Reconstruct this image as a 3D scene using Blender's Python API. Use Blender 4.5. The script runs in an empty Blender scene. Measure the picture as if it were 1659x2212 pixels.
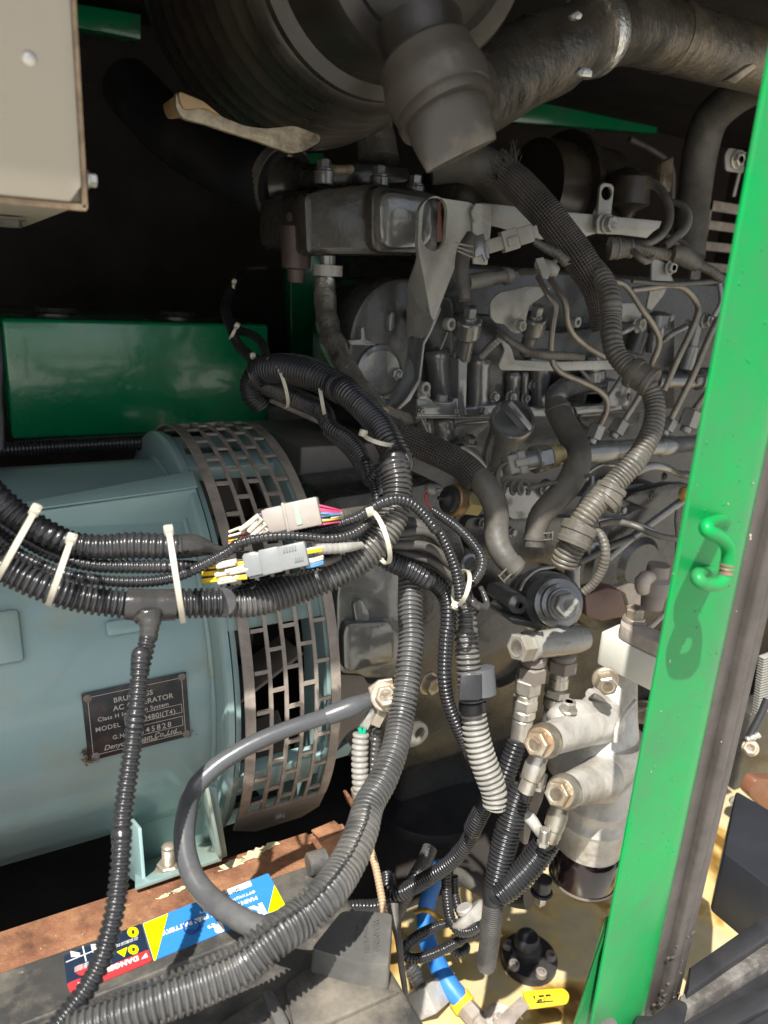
import bpy, bmesh, math, random
from mathutils import Vector, Matrix, noise
random.seed(7)
SC = bpy.context.scene
COL = SC.collection
# ---------------------------------------------------------------- camera
CZ = 1.5                                  # eye height over the ground
CP = Vector((0, 0, CZ))
ax_r = Vector((0.87543834, -0.47989405, 0.05752754))
ax_u = Vector((0.09575756, 0.28887341, 0.95256634))
ax_b = Vector((-0.4737491, -0.8284044, 0.29884434))
cam = bpy.data.cameras.new('camera')
co = bpy.data.objects.new('camera', cam); COL.objects.link(co)
co.matrix_world = Matrix(((ax_r.x, ax_u.x, ax_b.x, 0), (ax_r.y, ax_u.y, ax_b.y, 0), (ax_r.z, ax_u.z, ax_b.z, CZ), (0, 0, 0, 1)))
cam.sensor_fit = 'VERTICAL'; cam.sensor_height = 36; cam.sensor_width = 27
cam.lens = 36 * 1600 / 2212
cam.clip_start = 0.02; cam.clip_end = 200
cam.dof.use_dof = True; cam.dof.focus_distance = 0.72; cam.dof.aperture_fstop = 7.0
SC.camera = co
# ---------------------------------------------------------------- world, sun, exposure
SUN_EL, SUN_AZ = 59.0, -46.0               # azimuth from straight out (-Y) towards +X
w = bpy.data.worlds.new('World'); SC.world = w; w.use_nodes = True
nt = w.node_tree; bg = nt.nodes['Background']
sky = nt.nodes.new('ShaderNodeTexSky'); sky.sky_type = 'NISHITA'; sky.sun_disc = False
sky.sun_elevation = math.radians(SUN_EL); sky.sun_rotation = math.radians(180 - SUN_AZ)
sky.dust_density = 2.0
hs_ = nt.nodes.new('ShaderNodeHueSaturation'); hs_.inputs['Saturation'].default_value = .45; nt.links.new(sky.outputs[0], hs_.inputs['Color']); nt.links.new(hs_.outputs[0], bg.inputs[0]); bg.inputs[1].default_value = 0.12
sun = bpy.data.lights.new('sun', 'SUN'); so = bpy.data.objects.new('sun', sun); COL.objects.link(so)
sun.energy = 5.0; sun.angle = math.radians(0.6); sun.color = (1, .965, .90)
e_, a_ = math.radians(SUN_EL), math.radians(SUN_AZ)
sdir = Vector((math.sin(a_) * math.cos(e_), -math.cos(a_) * math.cos(e_), math.sin(e_)))
so.rotation_euler = sdir.to_track_quat('Z', 'Y').to_euler(); so.location = (0.5, -2, 4)
SC.view_settings.view_transform = 'Standard'; SC.view_settings.look = 'None'
SC.view_settings.exposure = 0.86; SC.view_settings.gamma = 1
SC.view_settings.use_curve_mapping = False

# ---------------------------------------------------------------- tracing helpers
FO = 1600.0
CROPS = dict(full=(0, 0, 1.507),
             A=(0, 0, 1250/1659), B=(1250, 0, 1250/1659), C=(0, 840, 1250/1659), D=(900, 500, 800/1659),
             E=(1600, 500, 800/1659), F=(1100, 1000, 700/1659), G=(1700, 1000, 700/1659), H=(0, 1550, 800/1659),
             I=(650, 1500, 800/1659), J=(1300, 1500, 800/1659), K=(1800, 1500, 700/1659), L=(0, 2100, 900/1659),
             M=(700, 2050, 800/1659), N=(1400, 2050, 800/1659), O=(0, 2680, 1000/1659), P=(800, 2680, 700/1659),
             R=(1250, 2680, 750/1659), S=(1850, 2500, 650/1659), T=(2050, 1500, 450/905), U=(200, 2150, 500/1659))
ST = dict(c='full', m='d')
def mode(c, m=None):
    ST['c'] = c
    if m: ST['m'] = m
def scl(): return CROPS[ST['c']][2] / 1.507
def ray(x, y):
    ox, oy, s = CROPS[ST['c']]
    px = (ox + x * s) / 1.507; py = (oy + y * s) / 1.507
    return ax_r * ((px - 829.5) / FO) + ax_u * (-(py - 1106) / FO) - ax_b
def dep(x, y, v):
    r = ray(x, y); m = ST['m']
    return v if m == 'd' else (v / r.y if m == 'Y' else (v / r.z if m == 'Z' else v / r.x))
def pt(x, y, v): return CP + ray(x, y) * dep(x, y, v)
def mm(x, y, v, wpx): return wpx * scl() * dep(x, y, v) / FO     # pixel size -> metres there
def PY(x, y, Y): return CP + ray(x, y) * (Y / ray(x, y).y)
def PZ(x, y, Z): return CP + ray(x, y) * (Z / ray(x, y).z)

# ---------------------------------------------------------------- materials
MATS = {}
def mat(name, col, rough=.5, metal=0., var=.25, vs=18, bump=.15, bs=90, spec=.5, dirt=None, damt=.0, ds=9, coat=0., wear=None, wamt=0.):
    if name in MATS: return MATS[name]
    m = bpy.data.materials.new(name); m.use_nodes = True; MATS[name] = m
    n = m.node_tree.nodes; L = m.node_tree.links; b = n['Principled BSDF']
    tc = n.new('ShaderNodeTexCoord')
    def nz(scale, det=6, rg=.6):
        t = n.new('ShaderNodeTexNoise'); t.inputs['Scale'].default_value = scale; t.inputs['Detail'].default_value = det
        t.inputs['Roughness'].default_value = rg; L.new(tc.outputs['Object'], t.inputs['Vector']); return t
    def ramp(src, a, bb, c0=(0, 0, 0, 1), c1=(1, 1, 1, 1)):
        r = n.new('ShaderNodeValToRGB'); r.color_ramp.elements[0].position = a; r.color_ramp.elements[1].position = bb
        r.color_ramp.elements[0].color = c0; r.color_ramp.elements[1].color = c1; L.new(src, r.inputs[0]); return r
    n1 = nz(vs)
    lo = tuple(c * (1 - var) for c in col) + (1,); hi = tuple(min(1, c * (1 + var)) for c in col) + (1,)
    cr = ramp(n1.outputs['Fac'], .3, .7, lo, hi); out = cr.outputs['Color']
    if dirt:
        n2 = nz(ds, 8, .7); mk = ramp(n2.outputs['Fac'], .62 - .3 * damt, .78 - .2 * damt)
        mx = n.new('ShaderNodeMix'); mx.data_type = 'RGBA'; L.new(mk.outputs[0], mx.inputs[0]); L.new(out, mx.inputs[6])
        mx.inputs[7].default_value = (*dirt, 1); out = mx.outputs[2]
    if wear:
        n3 = nz(ds * 9, 6, .75); mk = ramp(n3.outputs['Fac'], .74 - .2 * wamt, .77 - .2 * wamt)
        mx = n.new('ShaderNodeMix'); mx.data_type = 'RGBA'; L.new(mk.outputs[0], mx.inputs[0]); L.new(out, mx.inputs[6])
        mx.inputs[7].default_value = (*wear, 1); out = mx.outputs[2]
    L.new(out, b.inputs['Base Color'])
    n4 = nz(vs * 2.3, 5); rr = n.new('ShaderNodeMapRange'); rr.inputs[3].default_value = max(.03, rough - .14); rr.inputs[4].default_value = min(1, rough + .16)
    L.new(n4.outputs['Fac'], rr.inputs[0]); L.new(rr.outputs[0], b.inputs['Roughness'])
    b.inputs['Metallic'].default_value = metal; b.inputs['Specular IOR Level'].default_value = spec
    if coat: b.inputs['Coat Weight'].default_value = coat; b.inputs['Coat Roughness'].default_value = .08
    if bump:
        n5 = nz(bs, 6); bp = n.new('ShaderNodeBump'); bp.inputs['Strength'].default_value = bump; bp.inputs['Distance'].default_value = .0025
        L.new(n5.outputs['Fac'], bp.inputs['Height']); L.new(bp.outputs[0], b.inputs['Normal'])
    return m
DUST = (.16, .125, .085)
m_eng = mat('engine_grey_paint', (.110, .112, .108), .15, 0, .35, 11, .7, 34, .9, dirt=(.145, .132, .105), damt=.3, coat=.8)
m_eng2 = mat('engine_shade_grey', (.036, .035, .032), .26, 0, .35, 11, .6, 38, .5, dirt=(.06, .05, .036), damt=.4, coat=.2)  # engine grey darkened to paint shade into the gaps between castings
m_engl = mat('bracket_grey_paint', (.25, .245, .22), .26, 0, .15, 12, .3, 40, .5, dirt=(.20, .165, .12), damt=.3, coat=.2)
m_rub = mat('dusty_rubber', (.075, .07, .062), .55, 0, .35, 30, .3, 140, .45, dirt=(.13, .115, .09), damt=.5)
m_cond = mat('black_conduit_plastic', (.022, .022, .024), .22, 0, .3, 25, .1, 200, .5, dirt=(.06, .056, .05), damt=.3)
m_condd = mat('dusty_conduit_plastic', (.065, .064, .062), .27, 0, .35, 30, .2, 150, .5, dirt=(.16, .15, .13), damt=.4)
m_condg = mat('faded_grey_conduit', (.25, .24, .215), .42, 0, .3, 30, .2, 150, .5, dirt=(.15, .14, .12), damt=.35)
m_tape = mat('vinyl_tape', (.085, .078, .066), .42, 0, .35, 22, .6, 60, .5, dirt=(.15, .13, .10), damt=.45)
m_blk = mat('black_plastic', (.02, .02, .022), .42, 0, .3, 20, .2, 90, .5, dirt=(.05, .045, .04), damt=.3)
m_foam = mat('black_foam_lining', (.032, .027, .024), .95, 0, .3, 9, .6, 260, .2)
m_green = mat('bright_green_paint', (.0, .25, .055), .30, 0, .10, 7, .10, 35, .22, dirt=(.03, .19, .065), damt=.7, ds=12, wear=(.12, .26, .10), wamt=.08)
m_greend = mat('tank_green_paint', (.0, .19, .07), .22, 0, .12, 8, .35, 50, .7, dirt=(.05, .16, .07), damt=.35, ds=6, coat=.5)
m_teal = mat('teal_generator_paint', (.25, .365, .36), .36, 0, .12, 5, .22, 45, .5, dirt=(.30, .33, .25), damt=.35, ds=6, wear=(.13, .12, .10), wamt=.03, coat=.3)
m_guard = mat('weathered_guard_steel', (.32, .275, .235), .5, .15, .35, 30, .4, 120, .5, dirt=(.14, .085, .06), damt=.35)
m_cream = mat('cream_cabinet_paint', (.31, .275, .215), .42, 0, .10, 4, .12, 50, .5, dirt=(.24, .20, .145), damt=.35)
m_rust = mat('rusted_steel', (.17, .075, .042), .85, 0, .45, 34, .9, 120, .3, dirt=(.33, .17, .085), damt=.55, ds=13, wear=(.42, .27, .15), wamt=.55)
m_zinc = mat('zinc_plated_steel', (.50, .48, .43), .34, .75, .25, 30, .25, 130, .5, dirt=(.30, .24, .16), damt=.4)
m_yzinc = mat('yellow_zinc_steel', (.40, .355, .28), .34, .6, .25, 30, .25, 130, .5, dirt=(.33, .22, .12), damt=.4)
m_alu = mat('cast_aluminium', (.50, .48, .44), .42, .35, .22, 20, .5, 110, .5, dirt=(.30, .26, .21), damt=.45, ds=14)
m_white = mat('white_bracket_paint', (.56, .55, .48), .4, 0, .08, 8, .15, 60, .5, dirt=(.42, .38, .30), damt=.25)
m_tie = mat('nylon_cable_tie', (.47, .44, .35), .38, 0, .08, 20, .05, 90, .5)
m_beige = mat('beige_connector_plastic', (.30, .265, .235), .48, 0, .1, 20, .15, 90, .5, dirt=(.2, .16, .12), damt=.3)
m_gplas = mat('grey_connector_plastic', (.19, .20, .20), .40, 0, .1, 20, .12, 90, .5)
m_eplas = mat('painted_connector', (.20, .19, .165), .40, 0, .2, 20, .2, 90, .5)
m_bat = mat('battery_case_plastic', (.050, .048, .046), .42, 0, .4, 12, .25, 90, .5, dirt=(.20, .175, .14), damt=.6, ds=9, wear=(.40, .36, .30), wamt=.35)
m_boot = mat('terminal_boot_rubber', (.085, .083, .078), .5, 0, .25, 16, .25, 120, .5, dirt=(.17, .155, .125), damt=.4)
m_cable = mat('grey_battery_cable', (.072, .074, .078), .30, 0, .12, 14, .1, 90, .5, dirt=(.13, .128, .122), damt=.35)
m_mauve = mat('primer_painted_steel', (.19, .165, .145), .5, 0, .12, 10, .2, 60, .5, dirt=(.17, .12, .09), damt=.35)
m_blue = mat('blue_hose_rubber', (.025, .17, .52), .45, 0, .15, 20, .25, 90, .5, dirt=(.05, .13, .30), damt=.3)
m_yel = mat('yellow_plastic', (.78, .55, .02), .42, 0, .08, 18, .1, 90, .5, dirt=(.5, .36, .05), damt=.15)
m_clean = mat('air_cleaner_steel', (.028, .024, .020), .30, .15, .35, 5, .2, 30, .5, dirt=(.075, .062, .044), damt=.55, ds=7)
m_epdm = mat('dusty_dust_valve_rubber', (.055, .047, .038), .45, 0, .2, 9, .15, 60, .4, dirt=(.17, .145, .10), damt=.4)
m_foil = mat('wrinkled_foil', (.66, .63, .56), .20, .85, .4, 60, 1.0, 90, .7, dirt=(.20, .18, .14), damt=.4, ds=30, coat=1.0)
m_pipe = mat('dull_exhaust_wrap', (.085, .075, .06), .30, .5, .45, 30, 1.0, 75, .5, dirt=(.16, .13, .09), damt=.4)
m_strap = mat('oily_strap_paint', (.36, .30, .20), .38, .2, .4, 25, .8, 90, .5, dirt=(.09, .07, .05), damt=.75, ds=30)
m_steel = mat('injector_pipe_steel', (.20, .18, .15), .33, .5, .25, 30, .2, 120, .5, dirt=(.12, .105, .08), damt=.35)
m_amber = mat('dark_bowl_plastic', (.012, .007, .008), .10, 0, .3, 12, .05, 60, .6)
m_rubs = mat('seal_rubber', (.065, .055, .050), .5, 0, .25, 20, .2, 100, .5, dirt=(.10, .085, .08), damt=.45)
m_conc = mat('pale_concrete', (.42, .40, .36), .9, 0, .1, 4, .3, 60)
m_wire_w = mat('white_wire', (.62, .56, .46), .5, 0, .1)
m_wire_y = mat('yellow_wire', (.75, .5, .02), .45, 0, .1)
m_wire_r = mat('red_wire', (.55, .03, .03), .45, 0, .1)
m_wire_p = mat('pink_wire', (.62, .07, .16), .45, 0, .1)
m_wire_b = mat('light_blue_wire', (.12, .28, .48), .45, 0, .1)
m_wire_k = mat('black_wire', (.02, .02, .02), .4, 0, .1)
m_wire_g = mat('green_wire', (.0, .30, .17), .45, 0, .1)
m_tan = mat('tan_corrugated_tube', (.36, .26, .16), .5, 0, .2, 25, .2)
m_lblue = mat('label_blue', (.03, .19, .48), .35, 0, .04, 20, .03)
m_lyel = mat('label_yellow', (.82, .72, .0), .35, 0, .04, 20, .03)
m_lred = mat('label_red', (.62, .035, .04), .35, 0, .05, 20, .03)
m_lnavy = mat('label_navy', (.012, .022, .045), .35, 0, .1, 20, .03)
m_lwhite = mat('label_white', (.72, .72, .70), .4, 0, .05, 20, .03)
m_ink = mat('print_black', (.02, .02, .02), .5, 0, .1, 20, 0)
m_penink = mat('pen_ink', (.02, .03, .25), .5, 0, .1, 20, 0)
m_plate = mat('nameplate_black', (.016, .016, .020), .38, 0, .4, 25, .25, 120, .5, dirt=(.075, .055, .04), damt=.35, ds=25)
m_print = mat('nameplate_print', (.50, .47, .42), .45, .2, .1, 30, 0)
m_moss = mat('lint_residue', (.20, .12, .08), .95, 0, .5, 90, 0)
m_tankp = None
def braid_mat():
    m = bpy.data.materials.new('braided_sleeve'); m.use_nodes = True
    n = m.node_tree.nodes; L = m.node_tree.links; b = n['Principled BSDF']
    uv = n.new('ShaderNodeUVMap'); sp = n.new('ShaderNodeSeparateXYZ'); L.new(uv.outputs[0], sp.inputs[0])
    def op(o, a, bb=None):
        q = n.new('ShaderNodeMath'); q.operation = o
        for i, v in enumerate((a, bb)):
            if v is None: continue
            if isinstance(v, (int, float)): q.inputs[i].default_value = v
            else: L.new(v, q.inputs[i])
        return q.outputs[0]
    su = op('MULTIPLY', sp.outputs[0], 2 * math.pi * 16); sv = op('MULTIPLY', sp.outputs[1], 2 * math.pi * 170)
    d1 = op('SINE', op('ADD', su, sv)); d2 = op('SINE', op('SUBTRACT', su, sv))
    d3 = op('SINE', op('MULTIPLY', sp.outputs[0], 2 * math.pi * 32))
    h = op('ADD', op('MULTIPLY', d1, d2), op('MULTIPLY', d3, .5))
    t = n.new('ShaderNodeTexNoise'); t.inputs['Scale'].default_value = 25; tc = n.new('ShaderNodeTexCoord'); L.new(tc.outputs['Object'], t.inputs['Vector'])
    h2 = op('ADD', op('MULTIPLY', h, .28), op('MULTIPLY', t.outputs['Fac'], .9))
    r = n.new('ShaderNodeValToRGB'); L.new(h2, r.inputs[0]); r.color_ramp.elements[0].position = .15; r.color_ramp.elements[1].position = .95
    r.color_ramp.elements[0].color = (.012, .010, .009, 1); r.color_ramp.elements[1].color = (.16, .14, .125, 1)
    L.new(r.outputs[0], b.inputs['Base Color']); b.inputs['Roughness'].default_value = .5
    bp = n.new('ShaderNodeBump'); bp.inputs['Distance'].default_value = .002; bp.inputs['Strength'].default_value = .8; L.new(h, bp.inputs['Height']); L.new(bp.outputs[0], b.inputs['Normal'])
    return m
m_braid = braid_mat()

# ---------------------------------------------------------------- object helpers
WL = {}
def thing(name, label, cat, loc, group=None):
    o = bpy.data.objects.new(name, None); COL.objects.link(o); o.location = loc; o.empty_display_size = .03
    o['label'] = label; o['category'] = cat
    if group: o['group'] = group
    WL[o.name] = Vector(loc); return o
def tag(o, label, cat, group=None):
    o['label'] = label; o['category'] = cat
    if group: o['group'] = group
    return o
def obj(name, bm, m, parent=None, sharp=35, smooth=True, label=None):
    bmesh.ops.recalc_face_normals(bm, faces=bm.faces)
    if parent is None:
        xs = [v.co for v in bm.verts]
        off = Vector(((min(c.x for c in xs) + max(c.x for c in xs)) / 2, (min(c.y for c in xs) + max(c.y for c in xs)) / 2, min(c.z for c in xs)))
    else: off = WL[parent.name]
    bmesh.ops.translate(bm, verts=bm.verts, vec=-off)
    me = bpy.data.meshes.new(name); bm.to_mesh(me); bm.free()
    for k in (m if isinstance(m, (list, tuple)) else [m]): me.materials.append(k)
    if smooth:
        me.polygons.foreach_set('use_smooth', [True] * len(me.polygons)); me.set_sharp_from_angle(angle=math.radians(sharp))
    o = bpy.data.objects.new(name, me); COL.objects.link(o)
    if parent is None: o.location = off
    else: o.parent = parent
    WL[o.name] = off
    if label: o['label'] = label
    return o
def NB(): return bmesh.new()
def frame(d):
    d = d.normalized(); h = Vector((0, 0, 1)) if abs(d.z) < .9 else Vector((1, 0, 0))
    a = d.cross(h).normalized(); return a, d.cross(a).normalized()
def ring_tube(bm, P_, R_, n, closed_ends=True, squash=None):
    """loft circles along a polyline with parallel transport; UV (around, length)"""
    uvl = bm.loops.layers.uv.verify()
    N = len(P_); T = []
    for i in range(N):
        t = P_[min(i + 1, N - 1)] - P_[max(i - 1, 0)]
        T.append(t.normalized() if t.length > 1e-9 else Vector((0, 0, 1)))
    a, b = frame(T[0]); rings = []; s = 0; S_ = []
    for i in range(N):
        if i:
            s += (P_[i] - P_[i - 1]).length
            a = (a - T[i] * a.dot(T[i])).normalized(); b = T[i].cross(a)
        S_.append(s)
        rings.append([bm.verts.new(P_[i] + (a * math.cos(2 * math.pi * k / n) + b * math.sin(2 * math.pi * k / n)) * R_[i]) for k in range(n)])
    for i in range(N - 1):
        for k in range(n):
            f = bm.faces.new((rings[i][k], rings[i][(k + 1) % n], rings[i + 1][(k + 1) % n], rings[i + 1][k]))
            us = (k / n, (k + 1) / n, (k + 1) / n, k / n); vs_ = (S_[i], S_[i], S_[i + 1], S_[i + 1])
            for l, u, v in zip(f.loops, us, vs_): l[uvl].uv = (u, v)
    if closed_ends:
        bm.faces.new(rings[0][::-1]); bm.faces.new(rings[-1])
def cr(p0, p1, p2, p3, t):
    return .5 * ((2 * p1) + (-p0 + p2) * t + (2 * p0 - 5 * p1 + 4 * p2 - p3) * t * t + (-p0 + 3 * p1 - 3 * p2 + p3) * t ** 3)
def dense(P_, R_, sub=16):
    A = [P_[0] * 2 - P_[1]] + P_ + [P_[-1] * 2 - P_[-2]]; B = [R_[0]] + R_ + [R_[-1]]
    o, r = [], []
    for i in range(1, len(A) - 2):
        for k in range(sub):
            t = k / sub; o.append(cr(A[i - 1], A[i], A[i + 1], A[i + 2], t)); r.append(B[i] * (1 - t) + B[i + 1] * t)
    o.append(A[-2]); r.append(B[-2]); return o, r
class Path:
    def __init__(s, P_, R_):
        s.P, s.R = dense(P_, R_); s.S = [0]
        for i in range(1, len(s.P)): s.S.append(s.S[-1] + (s.P[i] - s.P[i - 1]).length)
        s.L = s.S[-1]; s.i = 0
    def at(s, q):
        q = max(0, min(s.L, q))
        if s.S[s.i] > q: s.i = 0
        while s.i < len(s.S) - 2 and s.S[s.i + 1] < q: s.i += 1
        d = s.S[s.i + 1] - s.S[s.i]; t = (q - s.S[s.i]) / d if d > 0 else 0
        return s.P[s.i].lerp(s.P[s.i + 1], t), s.R[s.i] * (1 - t) + s.R[s.i + 1] * t
CORR = ((0, .55), (.1, 0.03), (.28, 0), (.46, .03), (.56, .55), (.64, 1), (.92, 1))
def sweep_bm(bm, pts, kind='plain', pitch=.0045, amp=.12, n=20, step=.006):
    """pts: (x, y, depthvalue, width_px)"""
    P_ = [pt(x, y, v) for x, y, v, w_ in pts]; R_ = [mm(x, y, v, w_) / 2 for x, y, v, w_ in pts]
    sweep3(bm, P_, R_, kind, pitch, amp, n, step)
def sweep3(bm, P_, R_, kind='plain', pitch=.0045, amp=.12, n=20, step=.006):
    pa = Path(P_, R_); A, B = [], []
    if kind == 'corr':
        k = 0; q = 0
        while q < pa.L:
            for ph, g in CORR:
                p, r = pa.at(q + ph * pitch); A.append(p); B.append(r * (1 - amp * g))
            q += pitch
    elif kind == 'tape':
        q = 0; sd = random.random() * 50
        while q < pa.L:
            f = .5 + .5 * noise.noise(Vector((q * 30, sd, 0)))
            pp = pitch * (.7 + .7 * f)
            for ph, g in ((0, 1), (.25, .1), (.6, 0), (.9, .6)):
                p, r = pa.at(q + ph * pp); A.append(p); B.append(r * (1 - amp * g * (.4 + .9 * f) + .05 * noise.noise(Vector((q * 60, sd, 5)))))
            q += pp
    else:
        m_ = max(2, int(pa.L / step)); sd = random.random() * 50
        for i in range(m_ + 1):
            p, r = pa.at(pa.L * i / m_); A.append(p); B.append(r * (1 + (amp * .25 * noise.noise(Vector((i * step * 45, sd, 0))) if kind == 'rough' else 0)))
    ring_tube(bm, A, B, n)
def sweep(name, pts, m, parent=None, kind='plain', pitch=.0045, amp=.12, n=20, step=.006, label=None):
    bm = NB(); sweep_bm(bm, pts, kind, pitch, amp, n, step)
    return obj(name, bm, m, parent, sharp=75, label=label)
def lathe_bm(bm, p0, axis, prof, n=32):
    """prof: (t along axis m, radius m)"""
    axis = axis.normalized(); a, b = frame(axis); R_ = []
    for t, r in prof:
        R_.append([bm.verts.new(p0 + axis * t + (a * math.cos(2 * math.pi * k / n) + b * math.sin(2 * math.pi * k / n)) * max(r, 1e-5)) for k in range(n)])
    for i in range(len(R_) - 1):
        for k in range(n): bm.faces.new((R_[i][k], R_[i][(k + 1) % n], R_[i + 1][(k + 1) % n], R_[i + 1][k]))
    bm.faces.new(R_[0][::-1]); bm.faces.new(R_[-1])
def lathe(name, p0, axis, prof, m, parent=None, n=32, sharp=32, label=None):
    bm = NB(); lathe_bm(bm, p0, axis, prof, n); return obj(name, bm, m, parent, sharp, label=label)
def rod_bm(bm, p0, p1, r0, r1=None, n=20, ch=.12):
    r1 = r1 or r0; d = p1 - p0; L_ = d.length; c = min(r0, r1) * ch
    lathe_bm(bm, p0, d, ((0, r0 - c), (c, r0), (L_ - c, r1), (L_, r1 - c)), n)
def hex_bm(bm, p, axis, r, h, flange=1.25, rot=0.3, fh=.22):
    """hexagon bolt head standing on p, pointing along axis"""
    axis = axis.normalized(); a, b = frame(axis)
    if flange: lathe_bm(bm, p, axis, ((0, r * flange), (h * fh * .7, r * flange), (h * fh, r * flange * .92)), 24)
    z0 = h * fh * .9 if flange else 0
    def hx(t, rr): return [bm.verts.new(p + axis * t + (a * math.cos(rot + k * math.pi / 3) + b * math.sin(rot + k * math.pi / 3)) * rr) for k in range(6)]
    A = [hx(z0, r), hx(h * .92, r), hx(h, r * .86)]
    for i in range(2):
        for k in range(6): bm.faces.new((A[i][k], A[i][(k + 1) % 6], A[i + 1][(k + 1) % 6], A[i + 1][k]))
    bm.faces.new(A[0][::-1]); bm.faces.new(A[2])
    lathe_bm(bm, p + axis * h * .9, axis, ((0, r * .62), (h * .14, r * .62), (h * .10, r * .5), (h * .10, r * .01)), 20)
BS = 1.0
def bolt(p, axis, r, h, m, parent, name='bolt', flange=1.25, rot=.3, label=None):
    r *= BS; h *= BS; bm = NB(); hex_bm(bm, p, axis, r, h, flange, rot); return obj(name, bm, m, parent, 25, label=label)
def plate_bm(bm, pts, thick, holes=(), bev=.0012):
    """closed 3D polygon (roughly planar), extruded by vector thick; holes: list of 3D loops"""
    b2 = bmesh.new(); E_ = []
    for lp in [pts] + list(holes):
        vs_ = [b2.verts.new(p) for p in lp]
        E_ += [b2.edges.new((vs_[i], vs_[(i + 1) % len(vs_)])) for i in range(len(vs_))]
    if holes:
        r = bmesh.ops.triangle_fill(b2, use_beauty=True, use_dissolve=False, edges=E_)
    else: b2.faces.new(b2.verts[:])
    ex = bmesh.ops.extrude_face_region(b2, geom=b2.faces[:])
    bmesh.ops.translate(b2, verts=[g for g in ex['geom'] if isinstance(g, bmesh.types.BMVert)], vec=thick)
    bmesh.ops.recalc_face_normals(b2, faces=b2.faces)
    if bev:
        es = [e for e in b2.edges if len(e.link_faces) == 2 and e.calc_face_angle(0) > .6]
        bmesh.ops.bevel(b2, geom=es, offset=bev, segments=2, affect='EDGES', profile=.5, clamp_overlap=True)
    me = bpy.data.meshes.new('t'); b2.to_mesh(me); b2.free(); bm.from_mesh(me); bpy.data.meshes.remove(me)
def plate(name, pts, thick, m, parent=None, holes=(), bev=.0012, sharp=35, label=None):
    bm = NB(); plate_bm(bm, pts, thick, holes, bev); return obj(name, bm, m, parent, sharp, label=label)
def tr(pts, v=None):
    """trace a list of pixels: (x, y) with a shared depth value or (x, y, v)"""
    return [pt(*(p if len(p) == 3 else (p[0], p[1], v))) for p in pts]
def rounded(pts, r, n=4):
    """round the corners of a 3D polygon"""
    out = []; N = len(pts)
    for i in range(N):
        p, a, b = pts[i], pts[i - 1], pts[(i + 1) % N]
        la, lb = (a - p).length, (b - p).length; q = min(r, la * .45, lb * .45)
        s, e = p + (a - p).normalized() * q, p + (b - p).normalized() * q
        for k in range(n + 1):
            t = k / n; out.append(s * (1 - t) ** 2 + p * 2 * t * (1 - t) + e * t * t)
    return out
def circ(c, a, b, ra, rb, n=20): return [c + a * ra * math.cos(2 * math.pi * k / n) + b * rb * math.sin(2 * math.pi * k / n) for k in range(n)]
VX, VY, VZ = Vector((1, 0, 0)), Vector((0, 1, 0)), Vector((0, 0, 1))
def box_bm(bm, lo, hi, bev=.003, seg=3, M_=None):
    b2 = bmesh.new(); bmesh.ops.create_cube(b2, size=1)
    for v in b2.verts: v.co = Vector([lo[i] + (v.co[i] + .5) * (hi[i] - lo[i]) for i in range(3)])
    if bev: bmesh.ops.bevel(b2, geom=b2.edges[:], offset=bev, segments=seg, affect='EDGES', profile=.5)
    if M_: bmesh.ops.transform(b2, matrix=M_, verts=b2.verts)
    me = bpy.data.meshes.new('t'); b2.to_mesh(me); b2.free(); bm.from_mesh(me); bpy.data.meshes.remove(me)
def box(name, lo, hi, m, parent=None, bev=.003, seg=3, label=None):
    bm = NB(); box_bm(bm, lo, hi, bev, seg); return obj(name, bm, m, parent, 40, label=label)
def ybox_bm(bm, x0, y0, x1, y1, Y, dy, bev=.004):
    a = PY(x0, y0, Y); b = PY(x1, y1, Y)
    box_bm(bm, (min(a.x, b.x), Y, min(a.z, b.z)), (max(a.x, b.x), Y + dy, max(a.z, b.z)), bev)
def ybox(name, x0, y0, x1, y1, Y, dy, m, parent=None, bev=.004, label=None):
    bm = NB(); ybox_bm(bm, x0, y0, x1, y1, Y, dy, bev); return obj(name, bm, m, parent, 40, label=label)
def obox_bm(bm, c, ax, ay, az, sx, sy, sz, bev=.001):
    M_ = Matrix((( ax.x, ay.x, az.x, c.x), (ax.y, ay.y, az.y, c.y), (ax.z, ay.z, az.z, c.z), (0, 0, 0, 1)))
    box_bm(bm, (-sx/2, -sy/2, -sz/2), (sx/2, sy/2, sz/2), bev, 2, M_)
def text_bm(bm, s, org, ux, uy, size, depth=.0003, align='LEFT', shear=0, spacing=1, bold=0):
    cu = bpy.data.curves.new('t', 'FONT'); cu.body = s; cu.size = size; cu.extrude = depth; cu.align_x = align; cu.shear = shear; cu.space_character = spacing; cu.offset = bold
    o = bpy.data.objects.new('t', cu); COL.objects.link(o)
    bpy.context.view_layer.update()
    me = bpy.data.meshes.new_from_object(o.evaluated_get(bpy.context.evaluated_depsgraph_get()))
    ux = ux.normalized(); uy = (uy - ux * uy.dot(ux)).normalized(); uz = ux.cross(uy)
    me.transform(Matrix(((ux.x, uy.x, uz.x, org.x), (ux.y, uy.y, uz.y, org.y), (ux.z, uy.z, uz.z, org.z), (0, 0, 0, 1))))
    bm.from_mesh(me); bpy.data.meshes.remove(me); bpy.data.objects.remove(o); bpy.data.curves.remove(cu)
TIE_G = 'nylon cable ties round the conduit bundles'
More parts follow.
